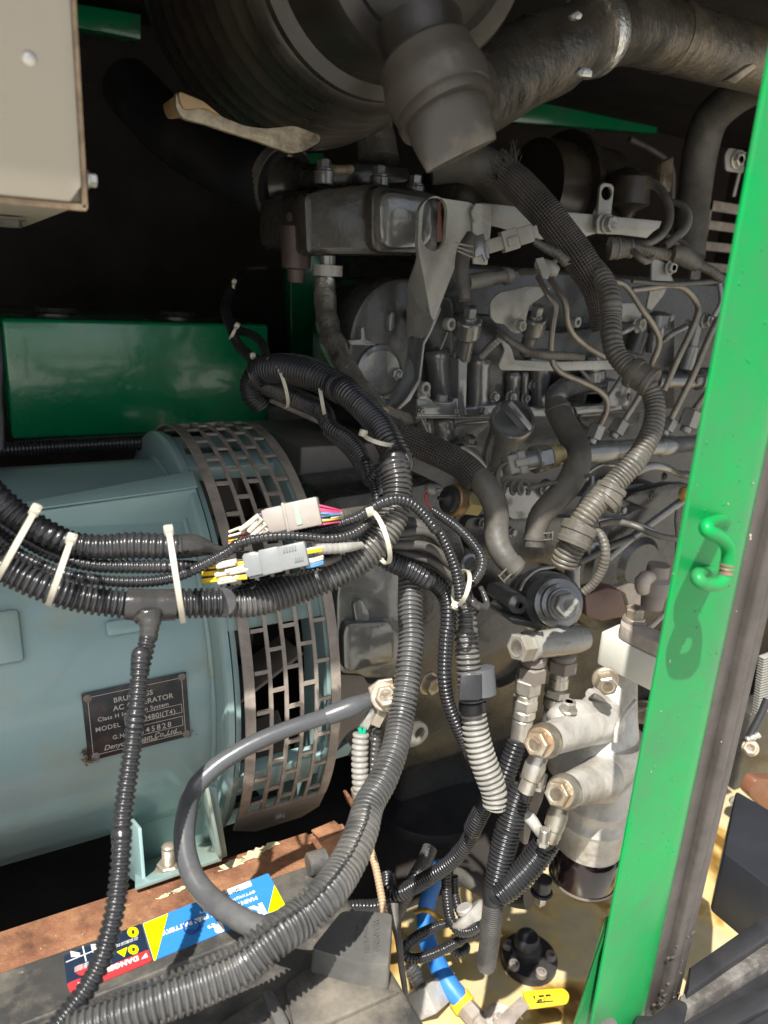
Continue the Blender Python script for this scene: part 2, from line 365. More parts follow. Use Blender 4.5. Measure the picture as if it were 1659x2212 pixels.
def tie(head, tail, d, b, label, wd=.0037, bow=0, m=None):
    """nylon tie round a bundle: head and tail are the two pixel ends of its visible span"""
    H = pt(*head, d); T_ = pt(*tail, d); c = (H + T_) / 2; u = (H - T_) / 2; ra = u.length; u.normalize()
    vw = (CP - c).normalized(); vw = (vw - u * vw.dot(u)).normalized(); t = u.cross(vw)
    root = thing('cable_tie', label, 'cable tie', c - Vector((0, 0, ra)), TIE_G)
    bm = NB(); n = 40; prev = None; first = None
    for k in range(n):
        q = 2 * math.pi * k / n; p = c + u * ra * math.cos(q) + vw * b * math.sin(q) + t * bow * math.sin(q)
        nn = (u * math.cos(q) / ra + vw * math.sin(q) / b).normalized()
        r = [bm.verts.new(p + t * sx * wd / 2 + nn * h) for sx, h in ((-1, 0), (1, 0), (1, .0012), (-1, .0012))]
        if prev:
            for j in range(4): bm.faces.new((prev[j], prev[(j + 1) % 4], r[(j + 1) % 4], r[j]))
        else: first = r
        prev = r
    for j in range(4): bm.faces.new((prev[j], prev[(j + 1) % 4], first[(j + 1) % 4], first[j]))
    obj('band', bm, m or m_tie, root, 40)
    bm = NB(); hv = (u * .85 + vw * .5).normalized(); hc = c + u * ra * .93 + vw * b * .38 + hv * .002
    obox_bm(bm, hc, t, hv, t.cross(hv), wd * 1.7, .0058, wd * 1.75, .0009)
    obox_bm(bm, hc + hv * .0029, t, hv, t.cross(hv), wd * .9, .0012, wd * .8, .0003)
    obj('head', bm, m or m_tie, root, 40)
    return root
# ================================================================= SETTING
Yf = .30; ZF = -.92
bm = NB(); box_bm(bm, (-60, -60, -.3), (60, 60, 0), 0); g = obj('ground', bm, m_conc, smooth=False); g['kind'] = 'structure'  # unseen pale ground, put in to bounce sunlight up into the bay
def floor_mat():
    m = bpy.data.materials.new('stained_cream_floor'); m.use_nodes = True
    n = m.node_tree.nodes; L = m.node_tree.links; b = n['Principled BSDF']; tc = n.new('ShaderNodeTexCoord')
    t = n.new('ShaderNodeTexNoise'); t.inputs['Scale'].default_value = 7; t.inputs['Detail'].default_value = 3; t.inputs['Distortion'].default_value = 1.0
    L.new(tc.outputs['Object'], t.inputs['Vector'])
    r = n.new('ShaderNodeValToRGB'); L.new(t.outputs['Fac'], r.inputs[0]); e = r.color_ramp.elements
    e[0].position = .34; e[0].color = (.16, .085, .02, 1); e[1].position = .57; e[1].color = (.50, .42, .25, 1)
    k = e.new(.44); k.color = (.40, .25, .075, 1); k = e.new(.49); k.color = (.60, .45, .20, 1)
    t2 = n.new('ShaderNodeTexNoise'); t2.inputs['Scale'].default_value = 40; L.new(tc.outputs['Object'], t2.inputs['Vector'])
    mx = n.new('ShaderNodeMix'); mx.data_type = 'RGBA'; mx.blend_type = 'MULTIPLY'; mx.inputs[0].default_value = .3
    L.new(r.outputs[0], mx.inputs[6]); L.new(t2.outputs['Fac'], mx.inputs[7]); L.new(mx.outputs[2], b.inputs['Base Color'])
    b.inputs['Roughness'].default_value = .25
    return m
m_floor = floor_mat()
fl = box('floor', (.22, Yf + .03, CZ + ZF - .1), (2.2, .75, CZ + ZF), m_floor, bev=0); fl['kind'] = 'structure'
fb = box('base_floor', (-1.3, Yf + .03, CZ + ZF - .2), (2.2, 1.75, CZ + ZF - .06), m_foam, bev=0); fb['kind'] = 'structure'
enc = thing('machine_canopy', 'dark foam-lined canopy walls and roof closing in behind and above the engine', 'canopy', (0.4, 1.0, CZ + ZF - .1))
ROOF = .46
box('roof_panel', (-1.3, Yf + .0, CZ + ROOF), (2.2, 1.78, CZ + ROOF + .03), m_foam, enc, 0)
box('shade_header', (-1.3, Yf + .02, CZ + .365), (2.2, Yf + .05, CZ + ROOF), m_foam, enc, 0)  # added above the view to block sun and lower the shadow line
box('back_panel', (-1.3, 1.75, CZ + ZF - .2), (2.2, 1.78, CZ + ROOF), m_foam, enc, 0)
box('end_panel', (-1.33, Yf + .03, CZ + ZF - .2), (-1.3, 1.78, CZ + ROOF), m_foam, enc, 0)
box('end_panel', (2.2, Yf + .03, CZ + ZF - .2), (2.23, 1.78, CZ + ROOF), m_foam, enc, 0)
# canopy frame members seen through the machinery
mode('full', 'Y')
plate('frame_rail', tr([(60, -10), (305, 30), (305, 86), (60, 38)], 1.6), VY * .04, m_greend, enc, bev=.003)
plate('frame_rail', tr([(1090, 215), (1420, 248), (1420, 288), (1090, 262)], 1.7), VY * .03, m_greend, enc, bev=.003)
plate('frame_upright', tr([(622, 330), (700, 330), (706, 880), (632, 880)], 1.5), VY * .05, m_greend, enc, bev=.003)

# ---------------------------------------------------------------- cream control cabinet, top left
mode('full', 'Y')
cab = thing('control_cabinet', 'cream steel cabinet hanging at the upper left corner with a lone screw', 'cabinet', PY(90, 446, .46))
a = PY(188, 452, .46); x1 = a.x; z0 = a.z
bm = NB(); box_bm(bm, (x1 - .5, .463, z0 + .002), (x1 - .001, .86, z0 + .5), .002)
obj('case', bm, m_cream, cab, 30)
b_ = PY(178, 438, .455)
plate('cover', [Vector((x1 - .5, .455, b_.z)), Vector((b_.x - .006, .455, b_.z)), Vector((b_.x, .455, b_.z + .008)), Vector((b_.x, .455, b_.z + .5)), Vector((x1 - .5, .455, b_.z + .5))], VY * .004, m_cream, cab, bev=.0008)
bm = NB()
for lo, hi in (((x1 - .5, .4585, z0 - .001), (x1, .4645, z0 + .0025)), ((x1 - .0025, .4585, z0), (x1 + .0005, .4645, z0 + .5))): box_bm(bm, lo, hi, .0005, 1)
obj('rusty_edge', bm, mat('rust_edge', (.26, .19, .12), .7, 0, .5, 90, .5), cab, label='rusty folded edge of the cabinet')
p = PY(64, 126, .455)
bm = NB(); lathe_bm(bm, p + VY * .001, -VY, ((0, .0037), (.001, .0036), (.002, .0026), (.0025, .001), (.0025, .0003)), 24); obj('screw', bm, m_zinc, cab)
bolt(PY(188, 388, .47) + VX * .0, VX, .0038, .005, m_zinc, cab, 'side_bolt')
bolt(PZ(22, 468, z0 - CZ) + Vector((0, .03, 0)), -VZ, .010, .006, m_rub, cab, 'foot_pad')

# ---------------------------------------------------------------- green tank, back left
tk = thing('green_tank', 'glossy dark green rectangular steel tank with peeling paint along its top edge', 'tank', PY(280, 940, 1.16))
a = PY(2, 690, 1.16); b_ = PY(582, 690, 1.16); zb = PY(300, 938, 1.16).z
box('tank_shell', (a.x, 1.16, zb), (b_.x, 1.5, a.z + .002), m_greend, tk, .006)
for px in (125, 392):
    q = PY(px, 676, 1.22)
    bm = NB(); lathe_bm(bm, Vector((q.x, 1.24, a.z + .002)), VZ, ((0, .036), (.004, .036), (.006, .03), (.012, .028), (.013, .0)), 28); obj('filler_boss', bm, m_eng2, tk)

# conduit behind the generator, under the tank
sweep('back_conduit', [(-40, 975, 1.0, 34), (120, 965, 1.02, 36), (300, 955, 1.02, 36), (420, 950, 1.04, 36)], m_cond, kind='corr', n=16)
tag(bpy.data.objects['back_conduit'], 'black corrugated conduit running low along the foot of the green tank', 'conduit')

# ---------------------------------------------------------------- generator
gx0, gx1, gy, gz, gr = .215, .322, .905, CZ - .459, .27
gen = thing('generator', 'teal painted generator drum with slotted guard ring and black nameplate', 'generator', (-.1, gy, CZ + ZF + .05))
C0 = Vector((0, gy, gz)); DR = .228
bm = NB()
lathe_bm(bm, Vector((-.72, gy, gz)), VX, ((0, DR - .005), (.005, DR), (.913, DR), (.916, DR + .004), (.9165, .258), (.918, .261), (.920, .263), (.926, .263), (.928, .25), (.925, .20), (.88, .19), (.88, .01)), 128)
obj('drum', bm, m_teal, gen, 30)
# end ring of the drum on the engine side, and fan cowl behind the guard
bm = NB(); N_ = 128
def annulus(x0, x1, ro, ri):
    R_ = []
    for k in range(N_):
        q = 2 * math.pi * k / N_; c, s = math.cos(q), math.sin(q)
        R_.append([bm.verts.new((x, gy + r * c, gz + r * s)) for x, r in ((x0, ro), (x1, ro), (x1, ri), (x0, ri))])
    for k in range(N_):
        A, B = R_[k], R_[(k + 1) % N_]
        for j in range(4): bm.faces.new((A[j], A[(j + 1) % 4], B[(j + 1) % 4], B[j]))
annulus(.310, .326, .264, .20); annulus(.2085, .214, .259, .225)
obj('end_ring', bm, m_teal, gen, 30)
# axial ribs bridging the vent openings
for dg in range(-175, 185, 45):
    bm = NB()
    q = math.radians(dg + 12); c, s = math.cos(q), math.sin(q)
    M_ = Matrix(((1, 0, 0, .26), (0, c, -s, gy + .25 * c), (0, s, c, gz + .25 * s), (0, 0, 0, 1)))
    box_bm(bm, (-.06, -.009, -.017), (.055, .009, .017), .002, 2, M_)
    obj('vent_bridge', bm, m_teal, gen, 30)
lathe('rotor_hub', Vector((.10, gy, gz)), VX, ((0, .06), (.01, .165), (.03, .17), (.05, .09), (.09, .10), (.10, .155), (.12, .16), (.13, .06), (.2, .05)), m_blk, gen, 64)
for k in range(9):
    bm = NB(); q = 2 * math.pi * k / 9 + .2; c, s = math.cos(q), math.sin(q)
    M_ = Matrix(((1, 0, 0, .26), (0, c, -s, gy + .19 * c), (0, s, c, gz + .19 * s), (0, 0, 0, 1))) @ Matrix.Rotation(.5, 4, 'Y')
    box_bm(bm, (-.045, -.035, -.002), (.045, .035, .002), .001, 1, M_)
    obj('fan_blade', bm, m_mauve, gen)
# guard: brick-slot perforated band, spans most of the circumference, with bottom tab
bm = NB(); r0, r1 = .2685, .2712
def patch(xa, xb, qa, qb, step=math.radians(2.2)):
    n = max(1, int(abs(qb - qa) / step)); prev = None
    for i in range(n + 1):
        q = qa + (qb - qa) * i / n; c, s = math.cos(q), math.sin(q)
        r = [bm.verts.new((x, gy + rr * c, gz + rr * s)) for x, rr in ((xa, r0), (xb, r0), (xb, r1), (xa, r1))]
        if prev:
            for j in range(4): bm.faces.new((prev[j], prev[(j + 1) % 4], r[(j + 1) % 4], r[j]))
        else: bm.faces.new(r[::-1])
        prev = r
    bm.faces.new(prev)
ga, gb = math.radians(64), math.radians(206)      # angle 0 = +Y, 90 = up, 180 = towards camera
xl, xr = gx0, gx1 + .001
patch(xl, xl + .011, ga, gb); patch(xr - .011, xr, ga, gb)
nr = 5; xs0 = xl + .011; xs1 = xr - .011; pitchx = (xs1 - xs0) / nr
for k in range(1, nr): patch(xs0 + k * pitchx - .0020, xs0 + k * pitchx + .0020, ga, gb)
dq = math.radians(9.2)
for k in range(nr):
    q = ga + (dq / 2 if k % 2 else 0)
    while q < gb - .03:
        patch(xs0 + k * pitchx + .0011, xs0 + (k + 1) * pitchx - .0011, q, q + .0150, 1); q += dq
patch(xl, xr, gb, gb + .02); patch(xl, xr, ga - .02, ga)
obj('guard_ring', bm, m_guard, gen, 35)
qb = gb + .02; c, s = math.cos(qb), math.sin(qb); tn = Vector((0, -s, c)); base = Vector((0, gy + r0 * c, gz + r0 * s))
w_ = xr - xl
tabp = [base + VX * (xl), base + VX * xr, base + VX * xr + tn * .035, base + VX * (xr - .02) + tn * .052, base + VX * (xl + .03) + tn * .052, base + VX * xl + tn * .03]
nv = Vector((0, c, s)); plate('guard_tab', tabp, nv * .0026, m_mauve, gen, bev=.0006)
bolt(base + VX * (xl + w_ * .5) + tn * .026 + nv * .0026, nv, .0065, .005, m_mauve, gen)
# gusset rib on top, weld blob, small lug, seam
mode('full', 'Y')
def drum_pt(x, deg, r=.228): q = math.radians(deg); return Vector((x, gy + r * math.cos(q), gz + r * math.sin(q)))
for dg, tip in ((117, -.10),):
    bm = NB(); q = math.radians(dg); nrm = Vector((0, math.cos(q), math.sin(q))); tt = Vector((0, -math.sin(q), math.cos(q)))
    for sg in (-1, 1):
        plate_bm(bm, [drum_pt(tip, dg) - nrm * .004, drum_pt(.205, dg) - nrm * .004 + tt * sg * .022, drum_pt(.205, dg) + nrm * .038 + tt * sg * .012, drum_pt(tip + .01, dg) + nrm * .001], tt * .003 * sg, bev=.0006)
    plate_bm(bm, [drum_pt(tip, dg) + nrm * .0015, drum_pt(.207, dg) + nrm * .038 - tt * .013, drum_pt(.207, dg) + nrm * .038 + tt * .013], nrm * .003, bev=.0008)
    obj('gusset', bm, m_teal, gen, 30)
bm = NB(); p = PY(330, 1355, .66)
def on_drum(px, py, r=.228):
    """first point where the pixel's ray meets the drum"""
    d = ray(px, py); oy, oz = -gy, CZ - gz
    A = d.y ** 2 + d.z ** 2; B = 2 * (oy * d.y + oz * d.z); C_ = oy * oy + oz * oz - r * r
    return CP + d * ((-B - math.sqrt(max(0, B * B - 4 * A * C_))) / 2 / A)
def drum_frame(p):
    nrm = Vector((0, p.y - gy, p.z - gz)).normalized(); return nrm, Vector((0, -nrm.z, nrm.y))
mode('full')
for (px, py, sx, sy) in ((8, 1378, .030, .05), (278, 1352, .045, .016)):
    p = on_drum(px, py); nrm, tt = drum_frame(p); bm = NB()
    obox_bm(bm, p + nrm * .002, VX, tt, nrm, sx, sy, .010, .004); obj('drain_lug', bm, m_teal, gen, 40)
bm = NB(); sweep3(bm, [drum_pt(.1945, d_, .2295) for d_ in range(88, 240, 6)], [.0035] * 26, 'rough', amp=1.4, n=10, step=.003); obj('weld_bead', bm, m_teal, gen, 60)
# nameplate : four traced corners on the drum
q4 = [on_drum(*c, r=.230) for c in ((176, 1498), (403, 1450), (409, 1588), (190, 1644))]
pc = sum(q4, Vector()) / 4; nrm, tt = drum_frame(pc)
ux = (q4[1] - q4[0]).normalized(); W_ = ((q4[1] - q4[0]).length + (q4[2] - q4[3]).length) / 2; H_ = ((q4[3] - q4[0]).length + (q4[2] - q4[1]).length) / 2
ux = (ux - nrm * ux.dot(nrm)).normalized(); uy = nrm.cross(ux)
c4 = [pc - ux * W_ / 2 + uy * H_ / 2, pc + ux * W_ / 2 + uy * H_ / 2, pc + ux * W_ / 2 - uy * H_ / 2, pc - ux * W_ / 2 - uy * H_ / 2]
npl = plate('nameplate', [c + nrm * .0005 for c in c4], nrm * .0012, m_plate, gen, bev=.0003)
bm = NB(); zt = nrm * .0018
def NP(u, v): return pc + ux * W_ * (u - .5) + uy * H_ * (.5 - v) + zt      # u,v 0..1 from top left
def bar(u0, v0, u1, v1, th=.0005):
    a, b = NP(u0, v0), NP(u1, v1); d = (b - a); obox_bm(bm, (a + b) / 2, d.normalized(), nrm.cross(d.normalized()), nrm, d.length + th, th, .0003, 0)
for a in ((.05, .07, .95, .07), (.05, .93, .95, .93), (.05, .07, .05, .93), (.95, .07, .95, .93),
          (.37, .47, .93, .47), (.37, .60, .93, .60), (.37, .47, .37, .60), (.93, .47, .93, .60),
          (.37, .66, .93, .66), (.37, .80, .93, .80), (.37, .66, .37, .80), (.93, .66, .93, .80)): bar(*a)
for s, u, v, sz, sp, sh in (('BRUSHLESS', .28, .225, .105, 1.05, 0), ('AC GENERATOR', .27, .345, .108, 1.05, 0), ('Class H Insulation System', .12, .45, .086, 1.08, 0),
                            ('MODEL', .09, .595, .095, 1.1, 0), ('DF-0480I(T4)', .42, .59, .105, 1.1, 0), ('G.No.', .24, .765, .09, 1.1, 0), ('9345828', .45, .78, .115, 1.35, 0),
                            ('Denyo Vietnam Co.,Ltd.', .15, .895, .105, 1.0, .3), ('MADE IN VIETNAM', .34, .985, .055, 1.0, 0), ('B9340 00900', .73, .915, .038, 1.3, 0)):
    if s.startswith('MADE'): v = .925
    text_bm(bm, s, NP(u, v), ux, uy, sz * H_ * .98, .0001, 'LEFT', sh, sp * 1.0, .00006)
obj('lettering', bm, m_print, npl, smooth=False)
for u, v in ((.05, .08), (.955, .06), (.96, .95), (.07, .95)):
    lathe('rivet', NP(u, v) - zt, nrm, ((0, .0042), (.002, .0040), (.0028, .0022), (.0028, .0001)), m_mauve, npl, 16)
# lint and old gasket clinging round the plate's corners
bm = NB()
for cu_, cv, n, s in ((-.01, .86, 70, .006), (.0, .98, 90, .006), (.06, 1.0, 40, .004), (.56, -.04, 40, .004), (.98, .98, 20, .003), (.02, .02, 20, .003)):
    for i in range(n):
        p = NP(cu_ + random.gauss(0, .022), cv + random.gauss(0, .028)) - zt * random.uniform(.0, .9); d = Vector([random.gauss(0, 1) for _ in range(3)]).normalized()
        a, b = frame(d); L_ = random.uniform(.3, 1) * s; bm.faces.new([bm.verts.new(p), bm.verts.new(p + d * L_), bm.verts.new(p + d * L_ * .6 + a * .0012)])
obj('lint', bm, m_moss, npl, smooth=False)
# mounting foot on the rusty beam
mode('full', 'Y')
ft = .66
bm = NB()
plate_bm(bm, tr([(262, 1745, .76), (298, 1790, .67), (308, 1918, .64), (270, 1890, .76)]), VX * .004)
plate_bm(bm, tr([(440, 1740, .68), (452, 1700, .60), (480, 1845, .60), (478, 1862, .66)]), VX * -.004)
plate_bm(bm, tr([(452, 1700, .64), (468, 1700, .64), (492, 1850, .63), (478, 1856, .63)]), VY * .01)
plate_bm(bm, tr([(235, 1740, .74), (455, 1690, .74), (455, 1830, .74), (245, 1880, .74)]), VY * .006)
obj('mounting_foot', bm, m_teal, gen, 30)
plate('foot_base', tr([(292, 1925, .62), (292, 1855, .80), (470, 1800, .80), (480, 1860, .62)]), VZ * .006, m_teal, gen)
# threaded stud with nut
p = pt(366, 1885, .645); bm = NB(); hex_bm(bm, p, VZ, .0125, .014, 1.25); obj('foot_nut', bm, m_yzinc, gen, 25)
lathe('foot_stud', p, VZ, [(t * .0016 / 2, .0072 if t % 2 else .0064) for t in range(0, 42)] + [(.035, .006), (.036, .001)], m_yzinc, gen, 20, sharp=80)

# grey primed blocks behind the guard (engine mount crossmember)
mb = thing('crossmember', 'dull brown-grey primed steel crossmember blocks behind the conduit bundle', 'bracket', PY(740, 1100, 1.0))
ybox('block', 650, 966, 880, 1300, .93, .2, mat('grey_primer', (.27, .24, .215), .5, 0, .15, 10, .3, 50, .5, dirt=(.17, .10, .07), damt=.3, ds=14), mb, .003)
ybox('rear_block', 498, 880, 680, 1100, 1.22, .2, MATS['grey_primer'], mb, .003)
bm = NB(); plate_bm(bm, tr([(580, 868, 1.05), (590, 860, 1.05), (700, 905, 1.0), (700, 922, 1.0)]), VY * .01); obj('flat_bar', bm, m_guard, mb)

# bell housing between generator and engine
mode('full', 'Y')
bh = thing('bell_housing', 'dark grey cast bell housing joining the generator drum to the engine', 'housing', PY(830, 1600, .72))
plate('rear_wall', rounded(tr([(690, 1080), (960, 1040), (1010, 1200), (1000, 1560), (880, 1620), (735, 1640), (715, 1300)], .80), .02), VY * .12, m_eng2, bh, bev=.006)
mode('M')
plate('face', rounded(tr([(820, -180), (860, -640), (1370, -420), (1420, 120), (1300, 330), (1020, 330), (980, 305), (860, 300), (830, 250)], .735), .012), VY * .08, m_eng, bh, bev=.004)
plate('raised_web', rounded(tr([(890, -40), (1220, -60), (1220, 230), (1000, 270), (930, 300), (870, 270), (865, 30)], .722), .018), VY * .02, m_eng, bh, bev=.005)
bm = NB(); plate_bm(bm, rounded(tr([(930, -180), (990, -210), (1050, -110), (1040, -40), (960, 20)], .728), .015), VY * .02, bev=.005); obj('web_bulge', bm, m_eng, bh)
plate('lower_flange', rounded(tr([(820, 300), (1010, 310), (1030, 370), (1200, 330), (1200, 560), (900, 690), (780, 880), (770, 400)], .75), .01), VY * .06, m_mauve, bh, bev=.003)
plate('foot_strip', tr([(730, 890), (900, 760), (930, 800), (900, 850), (740, 900)], .78), VY * .02, m_teal, bh, bev=.002)
# earth lug and bolts
for (x, y, Y, r, h, mt, nm) in ((1150, 440, .70, .0115, .008, m_yzinc, 'flange_bolt'), (1455, 370, .72, .0125, .014, m_yzinc, 'flange_bolt')):
    bolt(PY(x - 20, y - 12, Y), (-VY + VX * .25).normalized(), r, h, mt, bh, nm, 1.3, .1)
mode('M', 'Y')
pp = tr([(1290, 640), (1370, 610), (1430, 640), (1445, 700), (1410, 760), (1330, 800), (1280, 780)], .70)
hc = PY(1383, 700, .70); plate('lifting_eye', rounded(pp, .008), VY * .008, m_engl, bh, holes=[circ(hc, VX, VZ, .0072, .0085)], bev=.0018)
plate('web', rounded(tr([(1000, 540), (1180, 470), (1200, 700), (1000, 800)], .76), .01), VY * .02, m_eng2, bh, bev=.003)

# ---------------------------------------------------------------- rusty beam, battery
mode('full', 'Z')
bmz = -.60
be = thing('rusty_beam', 'rusty steel angle beam with peeling cream paint behind the battery', 'beam', pt(400, 1920, bmz - .06))
A0 = pt(0, 2033, bmz); A1 = pt(780, 1742, bmz); yb = (A0.y + A1.y) / 2
box('top_flange', (A0.x - .25, yb - .105, CZ + bmz - .006), (A1.x - .075, yb, CZ + bmz), m_rust, be, .0015)
box('web', (A0.x - .25, yb - .008, CZ + bmz - .10), (A1.x - .03, yb, CZ + bmz - .004), m_rust, be, .0015)
mode('full', 'Z')
plate('end_gusset', tr([(672, 1797), (722, 1776), (745, 1798), (698, 1822)], bmz + .003), VZ * .003, m_rust, be, bev=.0008)
bm = NB(); random.seed(21)
for (cx, cy, sx, sy) in ((505, 1866, 34, 13), (545, 1846, 30, 12), (580, 1828, 24, 8), (420, 1905, 20, 5), (385, 1922, 20, 5), (355, 1935, 18, 4), (410, 1918, 6, 5)):
    mode('full', 'Z'); n = 22; pts_ = [pt(cx + sx * math.cos(q) * random.uniform(.55, 1.15), cy + sy * math.sin(q) * random.uniform(.4, 1.2) - sx * .35 * math.cos(q), bmz + .0006) for q in [2 * math.pi * k / n for k in range(n)]]
    bm = NB(); bm.faces.new([bm.verts.new(p) for p in pts_]); obj('paint_remnant', bm, mat('peeling_cream_paint', (.55, .48, .30), .6, 0, .2, 60, .6), be, smooth=False)
# J bolt hook at the beam's end
mode('M', 'Y')
jb = thing('hold_down_stud', 'rusty threaded stud in a bent hook clip at the right end of the rusty beam', 'stud', PY(960, 1200, .60))
p = PY(962, 1190, .60); ax = (PY(945, 1060, .60) - p)
lathe('thread', p, ax, [(t * .0014, .0052 if t % 2 else .0045) for t in range(int(ax.length / .0014))], m_yzinc, jb, 16, 80)
plate('hook_clip', tr([(892, 1128), (915, 1122), (950, 1185), (1000, 1160), (1010, 1195), (940, 1222), (920, 1205)], .598), VY * .012, m_rust, jb, bev=.001)

Zb = -.50
bat = thing('battery', 'dusty black lead battery with blue and red upside-down stickers', 'battery', pt(0, 0, 0) if 0 else Vector((.0, .42, CZ + Zb - .2)))
mode('P', 'Z')
fr = pt(600, 215, Zb); nr_ = pt(1240, 1330, Zb - .0); Lx = -.55
yfar = .50
mode('O', 'Z')
yfar = (pt(0, 830, Zb).y + pt(560, 600, Zb).y + pt(1640, 200, Zb).y) / 3
mode('P', 'Z'); xr_ = pt(1215, 1270, Zb).x
print('battery', yfar, xr_, fr, nr_)
ynear = Yf + .005
bm = NB(); box_bm(bm, (Lx, ynear, CZ + Zb - .2), (xr_ - .006, yfar - .004, CZ + Zb - .012), .006); obj('case', bm, m_bat, bat)
bm = NB(); box_bm(bm, (Lx, ynear - .004, CZ + Zb - .020), (xr_, yfar, CZ + Zb), .004)
obj('lid', bm, m_bat, bat)
# raised centre plateau of the lid and carrying-handle shapes near the front edge
mode('O', 'Z')
h = .004
bm = NB()
plate_bm(bm, tr([(0, 1083 + 30), (1300, 610), (1500, 525), (1659, 455), (1659, 470), (1300, 630), (0, 1135)], Zb + h), VZ * -.006, bev=.0012)
obj('lid_ridge', bm, m_bat, bat)
bm = NB()
plate_bm(bm, rounded(tr([(525, 1050), (640, 960), (760, 950), (760, 1120), (500, 1150)], Zb + .006), .008), VZ * -.01, bev=.002)
obj('vent_cover', bm, m_bat, bat); bm = NB()
plate_bm(bm, rounded(tr([(1180, 1083), (1440, 920), (1480, 880), (1470, 990), (1380, 1080), (1200, 1150)], Zb + .006), .008), VZ * -.01, bev=.002)
obj('vent_cover', bm, m_bat, bat)
mode('P', 'Z')
bm = NB(); plate_bm(bm, rounded(tr([(300, 1250), (480, 1110), (1130, 1290), (1190, 1290), (620, 1548), (380, 1600)], Zb + .004), .006), VZ * -.008, bev=.0015); obj('corner_pad', bm, m_bat, bat)
bm = NB(); plate_bm(bm, rounded(tr([(120, 1290), (200, 1260), (350, 1548), (250, 1600)], Zb + .008), .006), VZ * -.012, bev=.002); obj('handle_end', bm, m_boot, bat)
p0, p1 = pt(480, 320, Zb + .010), pt(625, 275, Zb + .010)
bm = NB(); rod_bm(bm, p0, p1, .010); obj('lid_hinge', bm, m_bat, bat)
bm = NB(); box_bm(bm, (xr_ - .09, ynear - .012, CZ + Zb - .05), (xr_ + .004, ynear + .03, CZ + Zb - .026), .008); obj('side_grip', bm, m_bat, bat)
# stickers
mode('O', 'Z')
def sticker(name, pts, z, mt, parent=bat, r=.002):
    return plate(name, rounded(tr(pts, Zb + z), r), VZ * -.0006, mt, parent, bev=0, label=None)
def txt(bm, s, x, y, z, size_px, ux_px, sp=1, bold=0, align='LEFT', depth=.00015):
    o = pt(x, y, Zb + z); u = pt(x + ux_px[0], y + ux_px[1], Zb + z) - o
    text_bm(bm, s, o, u, VZ.cross(u), mm(x, y, Zb + z, size_px), depth, align, 0, sp, bold)
lab = sticker('brand_sticker', [(768, 540), (1450, 268), (1540, 450), (828, 742)], .0008, m_lblue)
sticker('yellow_corner', [(772, 542), (908, 486), (842, 738), (832, 742)], .0013, m_lyel, lab, .0005)
sticker('yellow_corner', [(1482, 332), (1540, 440), (1530, 458), (1446, 484)], .0013, m_lyel, lab, .0005)
sticker('batch_sticker', [(1180, 375), (1350, 310), (1362, 335), (1195, 402)], .0013, m_lwhite, lab, .0005)
dirx = (-100, 38)
bm = NB()
txt(bm, 'MAINTENANCE FREE BATTERY', 1385, 392, .0014, 36, dirx, 1.02, .0002)
txt(bm, 'KO', 1418, 432, .0014, 100, dirx, 1.0, .0010)
txt(bm, 'R.', 1195, 530, .0014, 90, dirx, 1.0, .0010)
txt(bm, 'OPTIMUM DURABILITY', 1375, 362, .0014, 24, dirx, 1.3, .0001)
obj('lettering', bm, m_lwhite, lab, smooth=False)
bm = NB(); txt(bm, 'GM106240', 1290, 352, .0016, 28, dirx, 1.0); txt(bm, '24', 1216, 358, .0016, 28, dirx, 1.0); txt(bm, 'TM LOT 0123', 1345, 325, .0016, 14, dirx, 1.2); obj('batch_print', bm, m_ink, lab, smooth=False)
bm = NB(); lp = [pt(1028 + 42 * math.cos(t * .35) + t * .6, 560 + 38 * math.sin(t * .35) * (1 if t < 20 else .6) , Zb + .0016) for t in range(26)]
sweep3(bm, lp, [.0005] * len(lp), n=6, step=.002); obj('pen_scrawl', bm, m_penink, lab)
war = sticker('warning_sticker', [(344, 716), (762, 540), (800, 684), (362, 868)], .0008, m_lnavy)
sticker('danger_band', [(362, 866), (800, 682), (822, 742), (385, 925)], .0011, m_lred, war, .002)
bm = NB()
def disc(x, y, r, m=20): bm.faces.new([bm.verts.new(pt(x + r * math.cos(-q * 2 * math.pi / m), y + r * .92 * math.sin(-q * 2 * math.pi / m), Zb + .0013)) for q in range(m)])
disc(718, 588, 30); disc(720, 682, 28); disc(690, 640, 2)
bm.faces.new([bm.verts.new(pt(x, y, Zb + .0013)) for x, y in ((630, 695), (688, 668), (672, 722))])
obj('yellow_pictograms', bm, m_lyel, war, smooth=False)
bm = NB(); disc(440, 792, 32)
obj('red_pictogram', bm, m_lred, war, smooth=False)
bm = NB()
def quad(pts, z=.0014): bm.faces.new([bm.verts.new(pt(x, y, Zb + z)) for x, y in pts])
for a in (((356, 748), (520, 680), (521, 684), (357, 752)), ((444, 664), (450, 662), (468, 745), (462, 747)), ((380, 690), (432, 700), (432, 720), (385, 722)), ((490, 655), (530, 650), (520, 690), (500, 700))): quad(a)
for x, y, s in ((800, 735, 'DANGER'),): txt(bm, 'DANGER', 745, 716, .0014, 40, dirx, 1.1, .0003)
for i in range(5): txt(bm, 'ACID  EXPLOSIVE GAS  SHIELD EYES', 745, 612 + i * 9, .0014, 9, dirx) if i < 2 else txt(bm, 'KEEP UPRIGHT', 478, 728 + i * 10, .0014, 11, dirx)
quad(((762, 735), (788, 700), (800, 722)))
quad(((408, 882), (424, 856), (436, 876)))
obj('warning_print', bm, m_lwhite, war, smooth=False)
bm = NB(); disc2 = disc; 
for x, y in ((718, 588), (720, 682)): quad([(x - 8, y - 12), (x + 10, y - 10), (x + 6, y + 12), (x - 6, y + 8)], .0016)
obj('pictogram_print', bm, m_ink, war, smooth=False)
